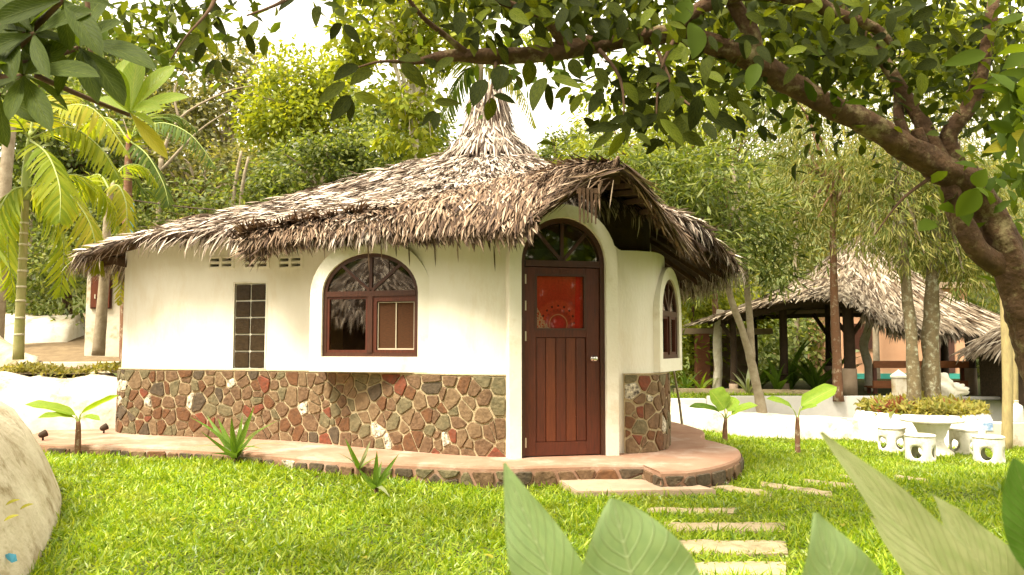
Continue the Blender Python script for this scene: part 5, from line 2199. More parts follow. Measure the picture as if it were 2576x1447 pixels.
# wooden bench with two rails in the pavilion
bench = empty('bench', P(2315, 1000, 17.6), 'long red brown wooden bench with a rail back under the pavilion eave', 'bench')
by = 17.35
for z0, z1, yy, nm in ((908, 926, by, 'back_rail'), (958, 977, by + .03, 'seat_rail')):
    a, b = P(2196, z0, by), P(2436, z1, by)
    box(nm, ((a.x + b.x) / 2, yy, (a.z + b.z) / 2), b.x - a.x, .05, a.z - b.z, M['rail_wood'], bench, None, .006)
a, b = P(2196, 977, by), P(2436, 977, by)
for k in range(3):
    box('seat_slat', ((a.x + b.x) / 2, by + .14 + k * .13, a.z + .02), b.x - a.x, .11, .035, M['rail_wood'], bench, None, .004)
for x in (a.x + .08, (a.x + b.x) / 2, b.x - .08):
    box('leg', (x, by + .09, (.36 + P(0, 915, by).z) / 2), .07, .06, P(0, 915, by).z - .36 - .02, M['wood'], bench)
    box('leg', (x, by + .40, (.36 + a.z) / 2), .07, .07, a.z - .36, M['wood'], bench)

# peach building behind the pavilion
pb = empty('peach_building', P(2290, 960, 26), 'peach walled building with a teal skirting behind the pavilion', 'building')
M['peach'] = mat('peach_render', (.62, .36, .22), (.56, .31, .18), rough=.9, scale=3)
M['teal'] = mat('teal_skirting_paint', (.05, .33, .27), (.045, .28, .23), rough=.7, scale=4)
a, b = P(2115, 775, 25.5), P(2440, 960, 25.5)
box('wall', ((a.x + b.x) / 2, 27.0, 1.6), b.x - a.x, 3.0, 3.2, M['peach'], pb)
box('skirting', ((a.x + b.x) / 2, 25.48, P(0, 950, 25.5).z), b.x - a.x + .02, .05, .26, M['teal'], pb)
box('door', (P(2365, 850, 25.5).x, 25.47, 1.4), .8, .05, 1.7, M['frame_wood'], pb)
for nm, px, w_ in (('window', 2235, .9),):
    wn = box(nm, (P(px, 850, 25.5).x - 1.0, 25.47, 1.7), w_, .05, .8, M['frame_wood'], pb)
box('roof', ((a.x + b.x) / 2, 27.0, 3.3), b.x - a.x + .8, 3.8, .18, M['thatch_brown'], pb)
# brick red pillar and dark shed wall at the pavilion's left
sh = empty('shed', P(1765, 960, 19.8), 'dark shed with a terracotta pillar between the hut and the pavilion', 'shed')
M['terra'] = mat('terracotta_render', (.28, .11, .06), (.20, .08, .045), rough=.9, scale=5, bump=.3)
pa, pb_ = P(1748, 850, 20), P(1783, 985, 20)
box('pillar', ((pa.x + pb_.x) / 2, 20, .95), pb_.x - pa.x, .3, 1.5, M['terra'], sh)
pa, pb_ = P(1783, 850, 20.6), P(1905, 985, 20.6)
box('wall', ((pa.x + pb_.x) / 2, 20.9, .95), pb_.x - pa.x, .2, 1.4, M['soil'], sh)
box('roof', ((pa.x + pb_.x) / 2 - .4, 20.7, 1.76), pb_.x - pa.x + 1.2, 1.6, .14, M['thatch_brown'], sh)

# little thatched store at the right edge
st = empty('thatched_store', P(2560, 1010, 15.6), 'small dark walled thatched store at the right edge behind the bamboo post', 'store')
c0 = P(2600, 900, 16.4)
box('wall', (c0.x, 16.5, .78), P(2660, 900, 15.8).x - P(2492, 900, 15.8).x, 1.4, 1.1, M['stone_dark'], st)
box('door', (P(2560, 950, 15.8).x, 15.78, .70), .5, .04, .9, M['pole'], st)
rf = lathe('roof', [(1.35, 1.22), (1.35, 1.28), (.7, 1.75), (.05, 2.15)], (c0.x + .1, 16.5, 0), M['under'], st, 24)
k = 1500
a = RNG.uniform(PI * .9, 2.1 * PI, k)
r = RNG.uniform(.05, 1.36, k)
B = np.stack([c0.x + .1 + r * np.cos(a), 16.5 + r * np.sin(a), np.interp(r, [.05, .7, 1.35], [2.17, 1.77, 1.30])], 1)
D = np.stack([np.cos(a), np.sin(a), -.7 * np.ones(k)], 1) + RNG.normal(0, .25, (k, 3))
tag(mesh_np('thatch', *leaves(B, D, np.tile([0, -.5, 1.], (k, 1)), RNG.uniform(.2, .42, k), .035, .2, 'strap'), M['thatch_pale'], rf), kind='stuff')

# round white planter ---------------------------------------------------
pc = P(2318, 1100, 14.9)
gzp = float(gz(pc.x, 14.9))
planter = empty('planter', (pc.x, 14.9, gzp), 'round white tapered planter full of yellow green and red plants behind the table', 'planter')
prof = [(1.30, -.1), (1.30, .0), (1.09, .50), (1.06, .52), (.98, .52), (.96, .40)]
lathe('basin', prof, (pc.x, 14.9, gzp), M['grey_wall'], planter, 40)
V = [(pc.x + .97 * math.cos(a), 14.9 + .97 * math.sin(a), gzp + .47) for a in np.linspace(0, 2 * PI, 30)[:-1]]
mesh_pd('soil', V, [tuple(range(len(V)))], M['soil'], planter)
k = 3800
a = RNG.uniform(0, 2 * PI, k)
r = 1.06 * np.sqrt(RNG.uniform(0, 1, k))
B = np.stack([pc.x + r * np.cos(a), 14.9 + r * np.sin(a), gzp + .47 + RNG.uniform(0, .27, k) * (1.25 - r * .6)], 1)
D = RNG.normal(0, .6, (k, 3)) + np.array([0, -.1, .5])
tag(mesh_np('planting', *leaves(B, D, np.tile([0, -.5, 1.], (k, 1)) + RNG.normal(0, .4, (k, 3)), RNG.uniform(.07, .17, k), RNG.uniform(.03, .06, k), .3, 'leaf'), M['cover'], planter), kind='stuff')
pn = 0
parts = []
for px, n_ in ((2240, 40), (2255, 30), (2400, 45)):
    c = P(px, 1030, 14.5)
    B = np.array([c.x, c.y, gzp + .52]) + RNG.normal(0, 1, (n_, 3)) * np.array([.12, .1, .05])
    D = RNG.normal(0, .6, (n_, 3)) + np.array([0, -.1, .8])
    parts.append(leaves(B, D, np.tile([0, -1., .5], (n_, 1)), RNG.uniform(.12, .28, n_), RNG.uniform(.03, .05, n_), .3, 'leaf'))
tag(mesh_np('red_planting', *join(parts), M['red_leaf'], planter), kind='stuff')

# concrete table and four drum stools -------------------------------------
tc_ = P(2346, 1150, 12.7)
zt = float(gz(tc_.x, 12.7))
th = P(0, 1051, 12.7).z - zt
table = empty('garden_table', (tc_.x, 12.7, zt), 'round white concrete pedestal table standing on the lawn among four stools', 'table')
lathe('table_top', [(.40, th - .06), (.455, th - .055), (.46, th - .03), (.455, th - .005), (.43, th)], (tc_.x, 12.7, zt), M['garden_concrete'], table, 40)
lathe('pedestal', [(.30, 0), (.30, .06), (.22, .12), (.17, .2), (.165, .27), (.19, th - .28), (.225, th - .18), (.27, th - .10), (.285, th - .062)], (tc_.x, 12.7, zt), M['garden_concrete'], table, 32)


def stool_mesh():
    """drum with a dished rim and four round holes, shell with thickness"""
    H, R, TK, HR = .405, .205, .028, .092
    hz = .155
    V, Fc = [], []
    nP = 32

    def ringpts(layer):
        out = []
        rad = R - (TK if layer else 0)
        for q in range(4):
            a0 = q * PI / 2
            outer, inner = [], []
            half = PI / 4
            for k in range(nP):
                t = 2 * PI * k / nP
                cx_, cz_ = math.cos(t), math.sin(t)
                m_ = max(abs(cx_), abs(cz_))
                u, v = cx_ / m_, cz_ / m_
                zo = hz + (v * (H - .03 - hz) if v > 0 else v * hz)
                outer.append((a0 + u * half, zo))
                inner.append((a0 + cx_ * HR / R, hz + cz_ * HR))
            out.append((outer, inner))
        return out, rad
    ids = []
    for layer in (0, 1):
        rp, rad = ringpts(layer)
        row = []
        for outer, inner in rp:
            mids = [[(o[0] + (i_[0] - o[0]) * t, o[1] + (i_[1] - o[1]) * t) for o, i_ in zip(outer, inner)] for t in (0, .33, .66, 1)]
            base = len(V)
            for mrow in mids:
                for a, z in mrow:
                    rr_ = rad * (1 + .02 * math.sin(PI * z / H))
                    V.append((rr_ * math.cos(a), rr_ * math.sin(a), z))
            for l in range(3):
                for k in range(nP):
                    j = (k + 1) % nP
                    Fc.append((base + l * nP + k, base + l * nP + j, base + (l + 1) * nP + j, base + (l + 1) * nP + k))
            row.append(base + 3 * nP)
        ids.append(row)
    for q in range(4):
        for k in range(nP):
            j = (k + 1) % nP
            Fc.append((ids[0][q] + k, ids[0][q] + j, ids[1][q] + j, ids[1][q] + k))
    return V, Fc, H, R


sv, sf, sH, sR = stool_mesh()
STL = [((2232, 1134, 13.2), 18, 'white concrete drum stool with round holes, back left of the table, next to the planter'),
       ((2302, 1160, 12.1), 46, 'white concrete drum stool with round holes, front left of the table and nearest it'),
       ((2411, 1143, 12.9), 20, 'white concrete drum stool with round holes, back right of the table, partly hidden'),
       ((2472, 1167, 11.9), 50, 'white concrete drum stool with round holes, front right and outermost of the four')]
proto = None
for (px, py, Y), rot, lab in STL:
    x = (px - CX) / F * Y
    if proto is None:
        r0_ = empty('drum_stool', (0, 0, 0), lab, 'stool', 'stools round the white table')
        d0_ = mesh_pd('drum', sv, sf, M['garden_concrete'], r0_, True)
        t0_ = lathe('seat', [(sR - .03, sH - .035), (sR + .006, sH - .03), (sR + .012, sH - .015), (sR + .004, sH), (sR - .03, sH + .004), (.02, sH - .004)], (0, 0, 0), M['garden_concrete'], r0_, 32)
        proto = (r0_, [d0_, t0_])
        root = r0_
    else:
        root = proto[0].copy()
        COL.objects.link(root)
        for ch in proto[1]:
            c = ch.copy()
            COL.objects.link(c)
            c.parent = root
        root['label'] = lab
    root.location = (x, Y, float(gz(x, Y)) - .01)
    root.rotation_euler = (0, 0, math.radians(rot))

# bits at the far right --------------------------------------------------
lp = empty('garden_lamp', P(2262, 1000, 15.7), 'white square pillar lamp with a pointed cap beside the planter trunks', 'lamp')
bq = P(2262, 1005, 15.7)
box('post', (bq.x, bq.y, bq.z + .21), .20, .20, .42, M['white_cement'], lp)
V = [(bq.x + sx * .11, bq.y + sy * .11, bq.z + .43) for sx, sy in ((-1, -1), (1, -1), (1, 1), (-1, 1))] + [(bq.x + sx * .11, bq.y + sy * .11, bq.z + .36 - .0) for sx, sy in ((-1, -1), (1, -1), (1, 1), (-1, 1))] + [(bq.x, bq.y, bq.z + .56)]
V = [(bq.x + sx * .115, bq.y + sy * .115, z) for z in (bq.z + .425, bq.z + .46) for sx, sy in ((-1, -1), (1, -1), (1, 1), (-1, 1))] + [(bq.x, bq.y, bq.z + .58)]
mesh_pd('cap', V, [(0, 1, 5, 4), (1, 2, 6, 5), (2, 3, 7, 6), (3, 0, 4, 7), (4, 5, 8), (5, 6, 8), (6, 7, 8), (7, 4, 8), (3, 2, 1, 0)], M['trim'], lp)
# low white block with a printed blue sticker
blk = empty('white_block', P(2530, 1095, 13.8), 'low white concrete block with a blue sticker beside the bamboo post', 'block')
bq = P(2530, 1075, 13.8)
box('block', (bq.x, bq.y, -.13), .85, .3, .46, M['white_cement'], blk, None, .01)
sq = P(2486, 1073, 13.62)
M['sticker'] = mat('blue_sticker', (.12, .25, .50), (.55, .62, .68), rough=.4, scale=16, detail=1)
box('sticker', (sq.x, 13.640, sq.z), .17, .004, .14, M['sticker'], blk)
jq = P(2557, 1046, 13.9)
jug = empty('water_jug', (jq.x, jq.y, .10), 'white plastic water jug standing on the low white block', 'jug')
lathe('body', [(.085, .0), (.10, .01), (.10, .22), (.085, .28), (.035, .31), (.032, .34)], (jq.x, jq.y, .10), M['trim'], jug, 20)
lathe('cap', [(.037, .335), (.037, .365), (.01, .368)], (jq.x, jq.y, .10), M['alu'], jug, 14)
# crumpled white sheet over dark clutter
cq = P(2462, 1030, 14.9)
bmc = bmesh.new()
bmesh.ops.create_icosphere(bmc, subdivisions=4, radius=1)
for v in bmc.verts:
    c = v.co
    k = 1 + .35 * noise.noise(c * 2.1) + .12 * noise.noise(c * 5)
    v.co = Vector((cq.x + .42 * c.x * k, 16.0 + .30 * c.y * k, .52 + .26 * c.z * k * (1.2 if c.x < 0 else .6)))
tag(bm_obj('white_sheet', bmc, M['trim'], None, True), 'crumpled white sheet heaped beyond the planter, under the pavilion corner', 'sheet')
# weathered wooden posts at the right
for px0, py0, px1, py1, Y, r, lab in ((2530, 1098, 2526, 720, 13.2, .085, 'thick yellowish bamboo post standing on the lawn at the right'), (2549, 1085, 2546, 760, 14.2, .05, 'thinner greyish post just behind the yellowish bamboo post')):
    bt_ = P(px0, py0, Y)
    bt_.z = float(gz(bt_.x, Y)) - .05
    pe = empty('bamboo_post', bt_, lab, 'post')
    tube('post', [bt_, bt_.lerp(P(px1, py1, Y), .5) + Vector((.03, 0, 0)), P(px1, py1, Y), P(px1 - 2, py1 - 200, Y)], [r, r * .95, r * .9, r * .6], mat('bamboo', (.36, .29, .13), (.24, .19, .09), rough=.7, scale=6, bump=.3, stretch=(4, 4, 1)) if 'bamboo' not in M else M['bamboo'], pe, n=10, wob=.1)


# ------------------------------------------------------------------ trees on the right
RG = 'trees around the pavilion'
# forked pale tree
ft = empty('forked_tree', P(1912, 1035, 15.6), 'slender pale forked tree growing between the low wall and the pavilion', 'tree', RG)
mb = MB()
b0 = P(1918, 1045, 15.55)
mb.tube([b0, P(1905, 980, 15.6), P(1888, 905, 15.6), P(1884, 890, 15.6)], [.11, .09, .085, .08], n=9, wob=.2, cap=True)
mb.tube([P(1888, 905, 15.6), P(1866, 830, 15.5), P(1832, 730, 15.3), P(1822, 640, 15.2), P(1845, 520, 15.2)], [.075, .068, .06, .05, .03], n=8, wob=.2)
mb.tube([P(1890, 905, 15.6), P(1886, 820, 15.7), P(1876, 700, 15.8), P(1860, 560, 15.9), P(1840, 400, 15.9)], [.075, .066, .06, .05, .025], n=8, wob=.2)
for e in ((1700, 560, 15), (1760, 430, 15), (1900, 420, 15.5), (1950, 560, 15.6), (1780, 620, 14.8)):
    s_ = P(1850, 600, 15.6)
    mb.tube([s_, s_.lerp(P(*e), .5) + Vector((0, 0, .1)), P(*e)], [.04, .025, .01], n=5, cap=False)
mb.build('trunk', M['bark_pale'], ft)
cs = [P(1720, 560, 15), P(1640, 470, 15.2), P(1780, 450, 15), P(1880, 560, 15.4), P(1780, 640, 14.8), P(1940, 660, 15.6), P(1560, 400, 15.5)]
rs = [(.85, .8, .8), (.7, .6, .6), (.9, .8, .7), (.8, .7, .8), (.6, .6, .5), (.6, .6, .6), (.6, .6, .45)]
mesh_np('crown', *cloud([tuple(c) for c in cs], rs, 6500, (.14, .26), (.03, .05), 'leaf', .35, nclump=28, spread=.34), M['leaf_mid'], ft)

tree('mango_tree', 'leafy long leaved tree above the dormer tip', gpt(1650, 18), [P(1650, 700, 18), P(1640, 480, 18)],
     [(1520, 420, 95, 75, 18), (1620, 390, 120, 90, 18), (1720, 330, 130, 100, 18.5), (1500, 330, 60, 60, 18.5)], 6500, (.16, .30), (.03, .052), M['leaf_bright'], M['bark_red'], group=RG, nclump=36)
tree('mango_tree', 'darker long leaved tree with a thin reddish trunk right of the hut roof', gpt(1800, 19.5), [P(1800, 800, 19.5), P(1790, 560, 19.5)],
     [(1800, 420, 150, 120, 19.5), (1920, 330, 140, 110, 19.5), (1690, 560, 110, 110, 19), (1860, 230, 120, 90, 19.5), (1760, 700, 90, 70, 18.5)], 7000, (.16, .30), (.03, .052), M['leaf_mid'], M['bark_red'], group=RG, nclump=36)
# spotted reddish trunk in front of the pavilion
tree('willow_leaved_tree', 'thin reddish spotted trunk with drooping narrow leaves in front of the pavilion', P(2108, 1010, 16.0), [P(2104, 900, 16.0), P(2098, 760, 16.0), P(2096, 600, 16.0), P(2100, 420, 16.0)],
     [(2080, 470, 150, 120, 16), (2010, 560, 90, 110, 15.6), (2170, 540, 80, 80, 15.7), (2060, 340, 150, 100, 16.4)], 6500, (.14, .26), (.018, .03), M['leaf_willow'], M['bark_red'], group=RG, kind='kite', droop=1.3, nclump=44, r0=.105)
tree('willow_leaved_tree', 'mossy trunk with drooping narrow leaves rising from the left of the planter', P(2300, 1030, 14.7), [P(2296, 900, 14.7), P(2283, 760, 14.7), P(2270, 600, 14.7), P(2262, 420, 14.8)],
     [(2250, 540, 110, 130, 14.7), (2200, 420, 120, 110, 15), (2290, 640, 65, 55, 14.4), (2330, 420, 100, 110, 14.8)], 6500, (.13, .25), (.017, .03), M['leaf_willow'], M['bark_moss'], group=RG, kind='kite', droop=1.2, nclump=44, r0=.125)
tree('willow_leaved_tree', 'straight mossy trunk with drooping narrow leaves rising from the middle of the planter', P(2342, 1030, 14.9), [P(2341, 900, 14.9), P(2343, 760, 14.9), P(2350, 600, 14.9), P(2360, 400, 15)],
     [(2370, 560, 100, 120, 14.9), (2440, 620, 90, 100, 15), (2420, 460, 110, 110, 15.2), (2400, 690, 70, 50, 14.6), (2490, 700, 50, 60, 15)], 6500, (.13, .25), (.017, .03), M['leaf_willow'], M['bark_moss'], group=RG, kind='kite', droop=1.2, nclump=44, r0=.175)
tree('willow_leaved_tree', 'farther willow leaved tree filling the gap above the pavilion roof', gpt(2200, 25), [P(2200, 700, 25), P(2200, 400, 25)],
     [(2120, 330, 170, 130, 25), (2300, 300, 150, 130, 25), (2440, 380, 130, 140, 25), (2000, 220, 150, 100, 25), (2560, 560, 90, 170, 24)], 9000, (.2, .36), (.03, .05), M['leaf_willow'], M['bark_pale'], group=RG, kind='kite', droop=.9, nclump=50)
tree('broadleaf_tree', 'broad leafy tree far behind the upper right limb', gpt(2000, 27), [P(2000, 400, 27), P(2000, 200, 27)],
     [(1980, 120, 200, 120, 27), (2250, 120, 180, 120, 27), (1720, 150, 140, 100, 27), (2480, 160, 140, 130, 27), (1560, 230, 90, 70, 28)], 9000, (.2, .34), (.11, .17), M['leaf_bright'], M['bark_pale'], group=RG, nclump=60)
# whitewashed crooked trunks beside the pavilion
for pts, lab in (([(2186, 985, 19), (2184, 920, 19), (2172, 868, 19), (2186, 815, 19), (2190, 760, 19)], 'crooked whitewashed trunk inside the pavilion by the bench'),
                 ([(1802, 985, 18.8), (1806, 930, 18.8), (1804, 850, 18.8), (1812, 780, 18.8)], 'whitewashed trunk at the left corner of the pavilion')):
    q0 = P(*pts[0])
    q0.z = .33
    e_ = empty('whitewashed_trunk', q0, lab, 'tree', 'whitewashed trunks')
    tube('trunk', [q0] + [P(*q) for q in pts[1:]], [.11, .10, .10, .09, .07][:len(pts)], M['bark_white'], e_, n=9, wob=.25)
# leaning stick by the hut corner
tag(tube('stick', [P(1716, 1075, 13), P(1708, 1010, 13), P(1694, 930, 12.6)], [.022, .02, .016], M['bark_pale'], n=7), 'thin pale stick leaning beside the hut corner', 'stick')


# ------------------------------------------------------------------ shrubs round the pavilion
def strap_plant(name, label, base, n, LL, W, m, cat='plant', group=None, part='leaf', up=.8, prof='strap', bend=(.2, .7), nw=2, nl=8, lean=None, spread=1.0):
    e = empty(name, base, label, cat, group)
    for k in range(n):
        a = 2 * PI * k / n * 1.0 + random.uniform(-.4, .4) + k * .7
        el = random.uniform(.25, 1.25) * up
        d = Vector((math.cos(a) * math.cos(el) * spread, math.sin(a) * math.cos(el) * spread, math.sin(el)))
        if lean: d += Vector(lean)
        L_ = random.uniform(*LL)
        b0 = Vector(base) + Vector((math.cos(a), math.sin(a), 0)) * .02
        big_leaf(part, b0, b0 + d.normalized() * L_, random.uniform(*W), Vector((0, 0, 1)) if el < 1 else Vector((-math.cos(a), -math.sin(a), .3)), m, e, prof, random.uniform(*bend), .12, nl, nw)
    return e


SG = 'broad leaved plants under the pavilion'
for k, (px, Y, hh, lab) in enumerate(((1905, 19.0, 1.1, 'dark broad leaved plant under the pavilion, next to its left post'), (1990, 19.2, 1.3, 'tall dark broad leaved plant in the middle of the pavilion front'), (2050, 18.6, 1.3, 'dark broad leaved plant left of the spotted trunk'), (1955, 18.2, .8, 'lower broad leaved plant behind the kerb'), (2110, 19.5, 1.0, 'dark broad leaved plant behind the thick front post'))):
    b0 = P(px, 970, Y)
    b0.z = .36
    strap_plant('broad_leaved_plant', lab, b0, 11, (.7 * hh, 1.2 * hh), (.14, .24), M['lily'], group=SG, prof='lance', up=1.0, bend=(.3, .9))
for px, Y, lab, mm, n_ in ((1762, 18.6, 'bright yellow leaved clump by the hut end of the kerb', 'big_lime', 12), (1725, 19.0, 'green strap leaved clump right beside the hut corner', 'lily', 11), (1880, 17.9, 'pale variegated clump at the foot of the left post', 'lily_pale', 10)):
    b0 = P(px, 960, Y)
    b0.z = .34
    strap_plant('leafy_clump', lab, b0, n_, (.4, .75), (.06, .10), M[mm], up=1.1, prof='lance')
sb = empty('shrub', P(1740, 960, 21), 'tall yellow green shrub filling the gap between hut and pavilion', 'shrub')
cs = [tuple(P(px, py, Y)) for px, py, Y in ((1740, 800, 21.5), (1800, 740, 22), (1700, 720, 21), (1720, 900, 20.5), (1840, 800, 23))]
MB().tube([gpt(1740, 21), P(1740, 850, 21), P(1745, 740, 21.2)], [.08, .06, .02], n=7).build('trunk', M['bark'], sb)
mesh_np('crown', *cloud(cs, [(.8, .7, .8)] * 5, 5500, (.12, .22), (.05, .09), 'leaf', .3, nclump=24, spread=.36), M['leaf_bright'], sb)
# dark greenery behind the pavilion
cs = [tuple(P(px, py, 27)) for px, py in ((1850, 840), (1950, 860), (2050, 850), (2480, 860), (2560, 880), (2460, 800), (2620, 800))]
tag(mesh_np('hedge_greenery', *cloud(cs, [(1.4, 1.0, 1.2)] * 7, 9000, (.15, .28), (.08, .13), nclump=30, spread=.4), M['leaf_mid']), 'loose green bushes massed behind the pavilion', 'bushes', kind='stuff')

# ================================================================== LAWN, STEPPING STONES, SMALL PLANTS
slab_px = [(1385, 1211), (1638, 1204), (1800, 1249), (1452, 1255)]
sp_ = []
for px, py in slab_px:
    q = G(px, py)
    sp_.append(q)
zsl = .115
bm = bmesh.new()
top = [bm.verts.new((q.x, q.y, zsl)) for q in sp_]
bot = [bm.verts.new((q.x, q.y, -.05)) for q in sp_]
bm.faces.new(top)
for i in range(4):
    bm.faces.new((top[i], bot[i], bot[(i + 1) % 4], top[(i + 1) % 4]))
bmesh.ops.bevel(bm, geom=[e for e in bm.edges if e.verts[0] in top and e.verts[1] in top], offset=.008, segments=2, affect='EDGES')
tag(bm_obj('entrance_slab', bm, M['slab']), 'wide pale concrete step slab lying in front of the door', 'step')
hole_polys = [[(q.x, q.y) for q in sp_]]

STEPS = [(1625, 1850, 1284, 1298, 'narrow stepping slab nearest the entrance slab, first of the row'), (1672, 1976, 1322, 1344, 'stepping slab second in the row coming from the entrance slab'), (1694, 1978, 1368, 1400, 'stepping slab third in the row, left of the pointed broad leaf'), (1680, 1975, 1424, 1462, 'stepping slab cut by the bottom edge, last in the row'),
         (1762, 1943, 1230, 1242, 'grass edged stepping slab right beside the plinth'), (1914, 2093, 1229, 1241, 'stepping slab second from the plinth on the path to the table'), (2010, 2175, 1218, 1228, 'stepping slab half sunk in grass, third from the plinth'), (2106, 2180, 1203, 1212, 'short stepping slab left of the long broad leaf'), (2246, 2337, 1205, 1214, 'stepping slab right of the long broad leaf, short of the stools'), (2430, 2500, 1193, 1202, 'small pale stepping slab below the outermost stool')]
for i, (x0, x1, y0, y1, lab) in enumerate(STEPS):
    sk = {4: 26, 5: 28, 6: 20, 7: 10, 8: 12, 9: 6}.get(i, 0)
    pts = []
    nseg = 7
    for k in range(nseg + 1):
        px = x0 + (x1 - x0) * k / nseg
        pts.append(G(px + (6 if i < 4 else -8) * 0, y0 + sk * (k / nseg - .5) + random.uniform(-2, 2) * .8))
    for k in range(nseg, -1, -1):
        px = x0 + (x1 - x0) * k / nseg
        pts.append(G(px, y1 + sk * (k / nseg - .5) + random.uniform(-2, 2) * .8))
    bm = bmesh.new()
    zt_ = max(p.z for p in pts) + .035
    tp = [bm.verts.new((p.x + random.uniform(-.012, .012), p.y + random.uniform(-.012, .012), p.z + .022 + random.uniform(-.004, .004))) for p in pts]
    bt2 = [bm.verts.new((p.x, p.y, p.z - .06)) for p in pts]
    bm.faces.new(tp)
    for k in range(len(tp)):
        bm.faces.new((tp[k], bt2[k], bt2[(k + 1) % len(tp)], tp[(k + 1) % len(tp)]))
    tag(bm_obj('stepping_stone', bm, M['step']), lab, 'stepping stone', 'stepping stones in the lawn')
    pcx, pcy = sum(p.x for p in pts) / len(pts), sum(p.y for p in pts) / len(pts)
    hole_polys.append([(pcx + (p.x - pcx) * .97, pcy + (p.y - pcy) * .80) for p in pts])

# grass -----------------------------------------------------------------
def grass_field(x0, x1, y0, y1, dens, Lr, Wr, lush=1.0):
    n_ = int((x1 - x0) * (y1 - y0) * dens)
    x = RNG.uniform(x0, x1, n_)
    y = RNG.uniform(y0, y1, n_)
    # only what could come into view from near the camera
    ok = (np.abs(x) < y * .80 + .9)
    ok &= ~inpoly(x, y, PLpoly)
    ok &= ~inpoly(x, y, [(a, b) for a, b in toe_poly])
    ok &= np.hypot(x - pc.x, y - 14.9) > 1.25
    for hp in hole_polys:
        ok &= ~inpoly(x, y, hp)
    ok &= (y < np.interp(x, [1.6, 3.0, 4.4, 5.6, 6.6, 7.4, 14], [15.35, 15.3, 15.15, 14.8, 14.55, 14.4, 14.6]))
    x, y = x[ok], y[ok]
    n_ = len(x)
    pn_ = np.sin(x * 3.1 + 1.7 * np.sin(y * 2.3)) * np.sin(y * 2.7 + 1.3 * np.sin(x * 1.9))
    keep = RNG.uniform(size=n_) < .80 + .2 * pn_
    x, y, pn_ = x[keep], y[keep], pn_[keep]
    n_ = len(x)
    B = np.stack([x, y, gz(x, y) - .004], 1)
    D = np.stack([RNG.normal(0, .75, n_), RNG.normal(0, .75, n_), RNG.uniform(.35, 1.1, n_)], 1)
    N_ = np.stack([RNG.normal(0, .6, n_), RNG.normal(0, .6, n_), np.ones(n_) * .8], 1)
    return leaves(B, D, N_, RNG.uniform(*Lr, n_) * (1 + .25 * pn_), RNG.uniform(*Wr, n_), RNG.uniform(.1, .7, n_), 'kite')


parts = [grass_field(-4.6, 5.4, 3.9, 7.0, 4000, (.055, .105), (.009, .016)),
         grass_field(-6.5, 8.5, 7.0, 10.0, 3000, (.055, .10), (.010, .017)),
         grass_field(1.2, 12.5, 10.0, 15.3, 2200, (.055, .10), (.012, .019))]
Vv, Tv = join(parts)
print('grass blades', len(Vv) // 4)
tag(mesh_np('grass', Vv, Tv, M['grass']), 'thick bright green lawn of broad bladed tropical grass', 'lawn', kind='stuff')
# strip of grass on the right hand terrace
k = 7000
x = RNG.uniform(1.4, 6.5, k)
y = RNG.uniform(16.45, 18.0, k)
B = np.stack([x, y, np.full(k, .31)], 1)
D = np.stack([RNG.normal(0, .7, k), RNG.normal(0, .7, k), RNG.uniform(.4, 1.1, k)], 1)
tag(mesh_np('grass', *leaves(B, D, np.tile([0, 0, 1.], (k, 1)) + RNG.normal(0, .5, (k, 3)), RNG.uniform(.07, .13, k), RNG.uniform(.014, .022, k), .4, 'kite'), M['grass']), 'strip of grass on the raised bed behind the garden wall', 'grass', kind='stuff')

# fallen leaves on the lawn
spots = [(765, 1262, 'dry yellow leaf in the lawn in front of the left strap leaved plant'), (860, 1310, 'brown fallen leaf in the lawn left of the leaning strap leaved plant'), (1240, 1428, 'fallen leaf on the lawn just left of the pointed broad leaf'), (910, 1425, 'yellow fallen leaf on the lawn by the bottom edge'),
         (1560, 1395, 'fallen leaf in the grass between the rounded broad leaf and the stepping slabs'), (2120, 1345, 'yellowed leaf in the grass between the single pointed leaf and the long olive leaves'), (430, 1330, 'dry leaf on the left of the lawn near the cement wall')]
for i, (px, py, lab) in enumerate(spots):
    q = G(px, py) + Vector((0, 0, .055))
    a = random.uniform(0, 6.3)
    l_ = random.uniform(.07, .12)
    ob = big_leaf('fallen_leaf', q, q + Vector((math.cos(a) * l_, math.sin(a) * l_, .01)), l_ * .45, Vector((0, 0, 1)), M['big_yellow'], None, 'oval', .25, .2, 6, 2)
    tag(ob, lab, 'leaf', 'dry leaves fallen on the lawn')


# ------------------------------------------------------------------ banana seedlings
def seedling(label, base, stem_pts, leaves_, r=.028, barkm='bark_red'):
    e = empty('banana_seedling', base, label, 'plant', 'banana seedlings in the lawn')
    MB().tube([base - Vector((0, 0, .04))] + stem_pts, [r, r * .85, r * .6][:len(stem_pts) + 1], n=8, wob=.2).build('stem', M[barkm], e)
    top = stem_pts[-1]
    for b_, t_, w_, nrm, mm, bend in leaves_:
        MB().tube([stem_pts[-1].lerp(stem_pts[0], .2), stem_pts[-1].lerp(b_, .6) + Vector((0, 0, .01)), b_], [.012, .009, .006], n=6).build('leaf_stalk', M['shaft'], e)
        big_leaf('leaf', b_, t_, w_, nrm, M[mm], e, 'banana', bend, .18, 16, 4, .02)
    return e


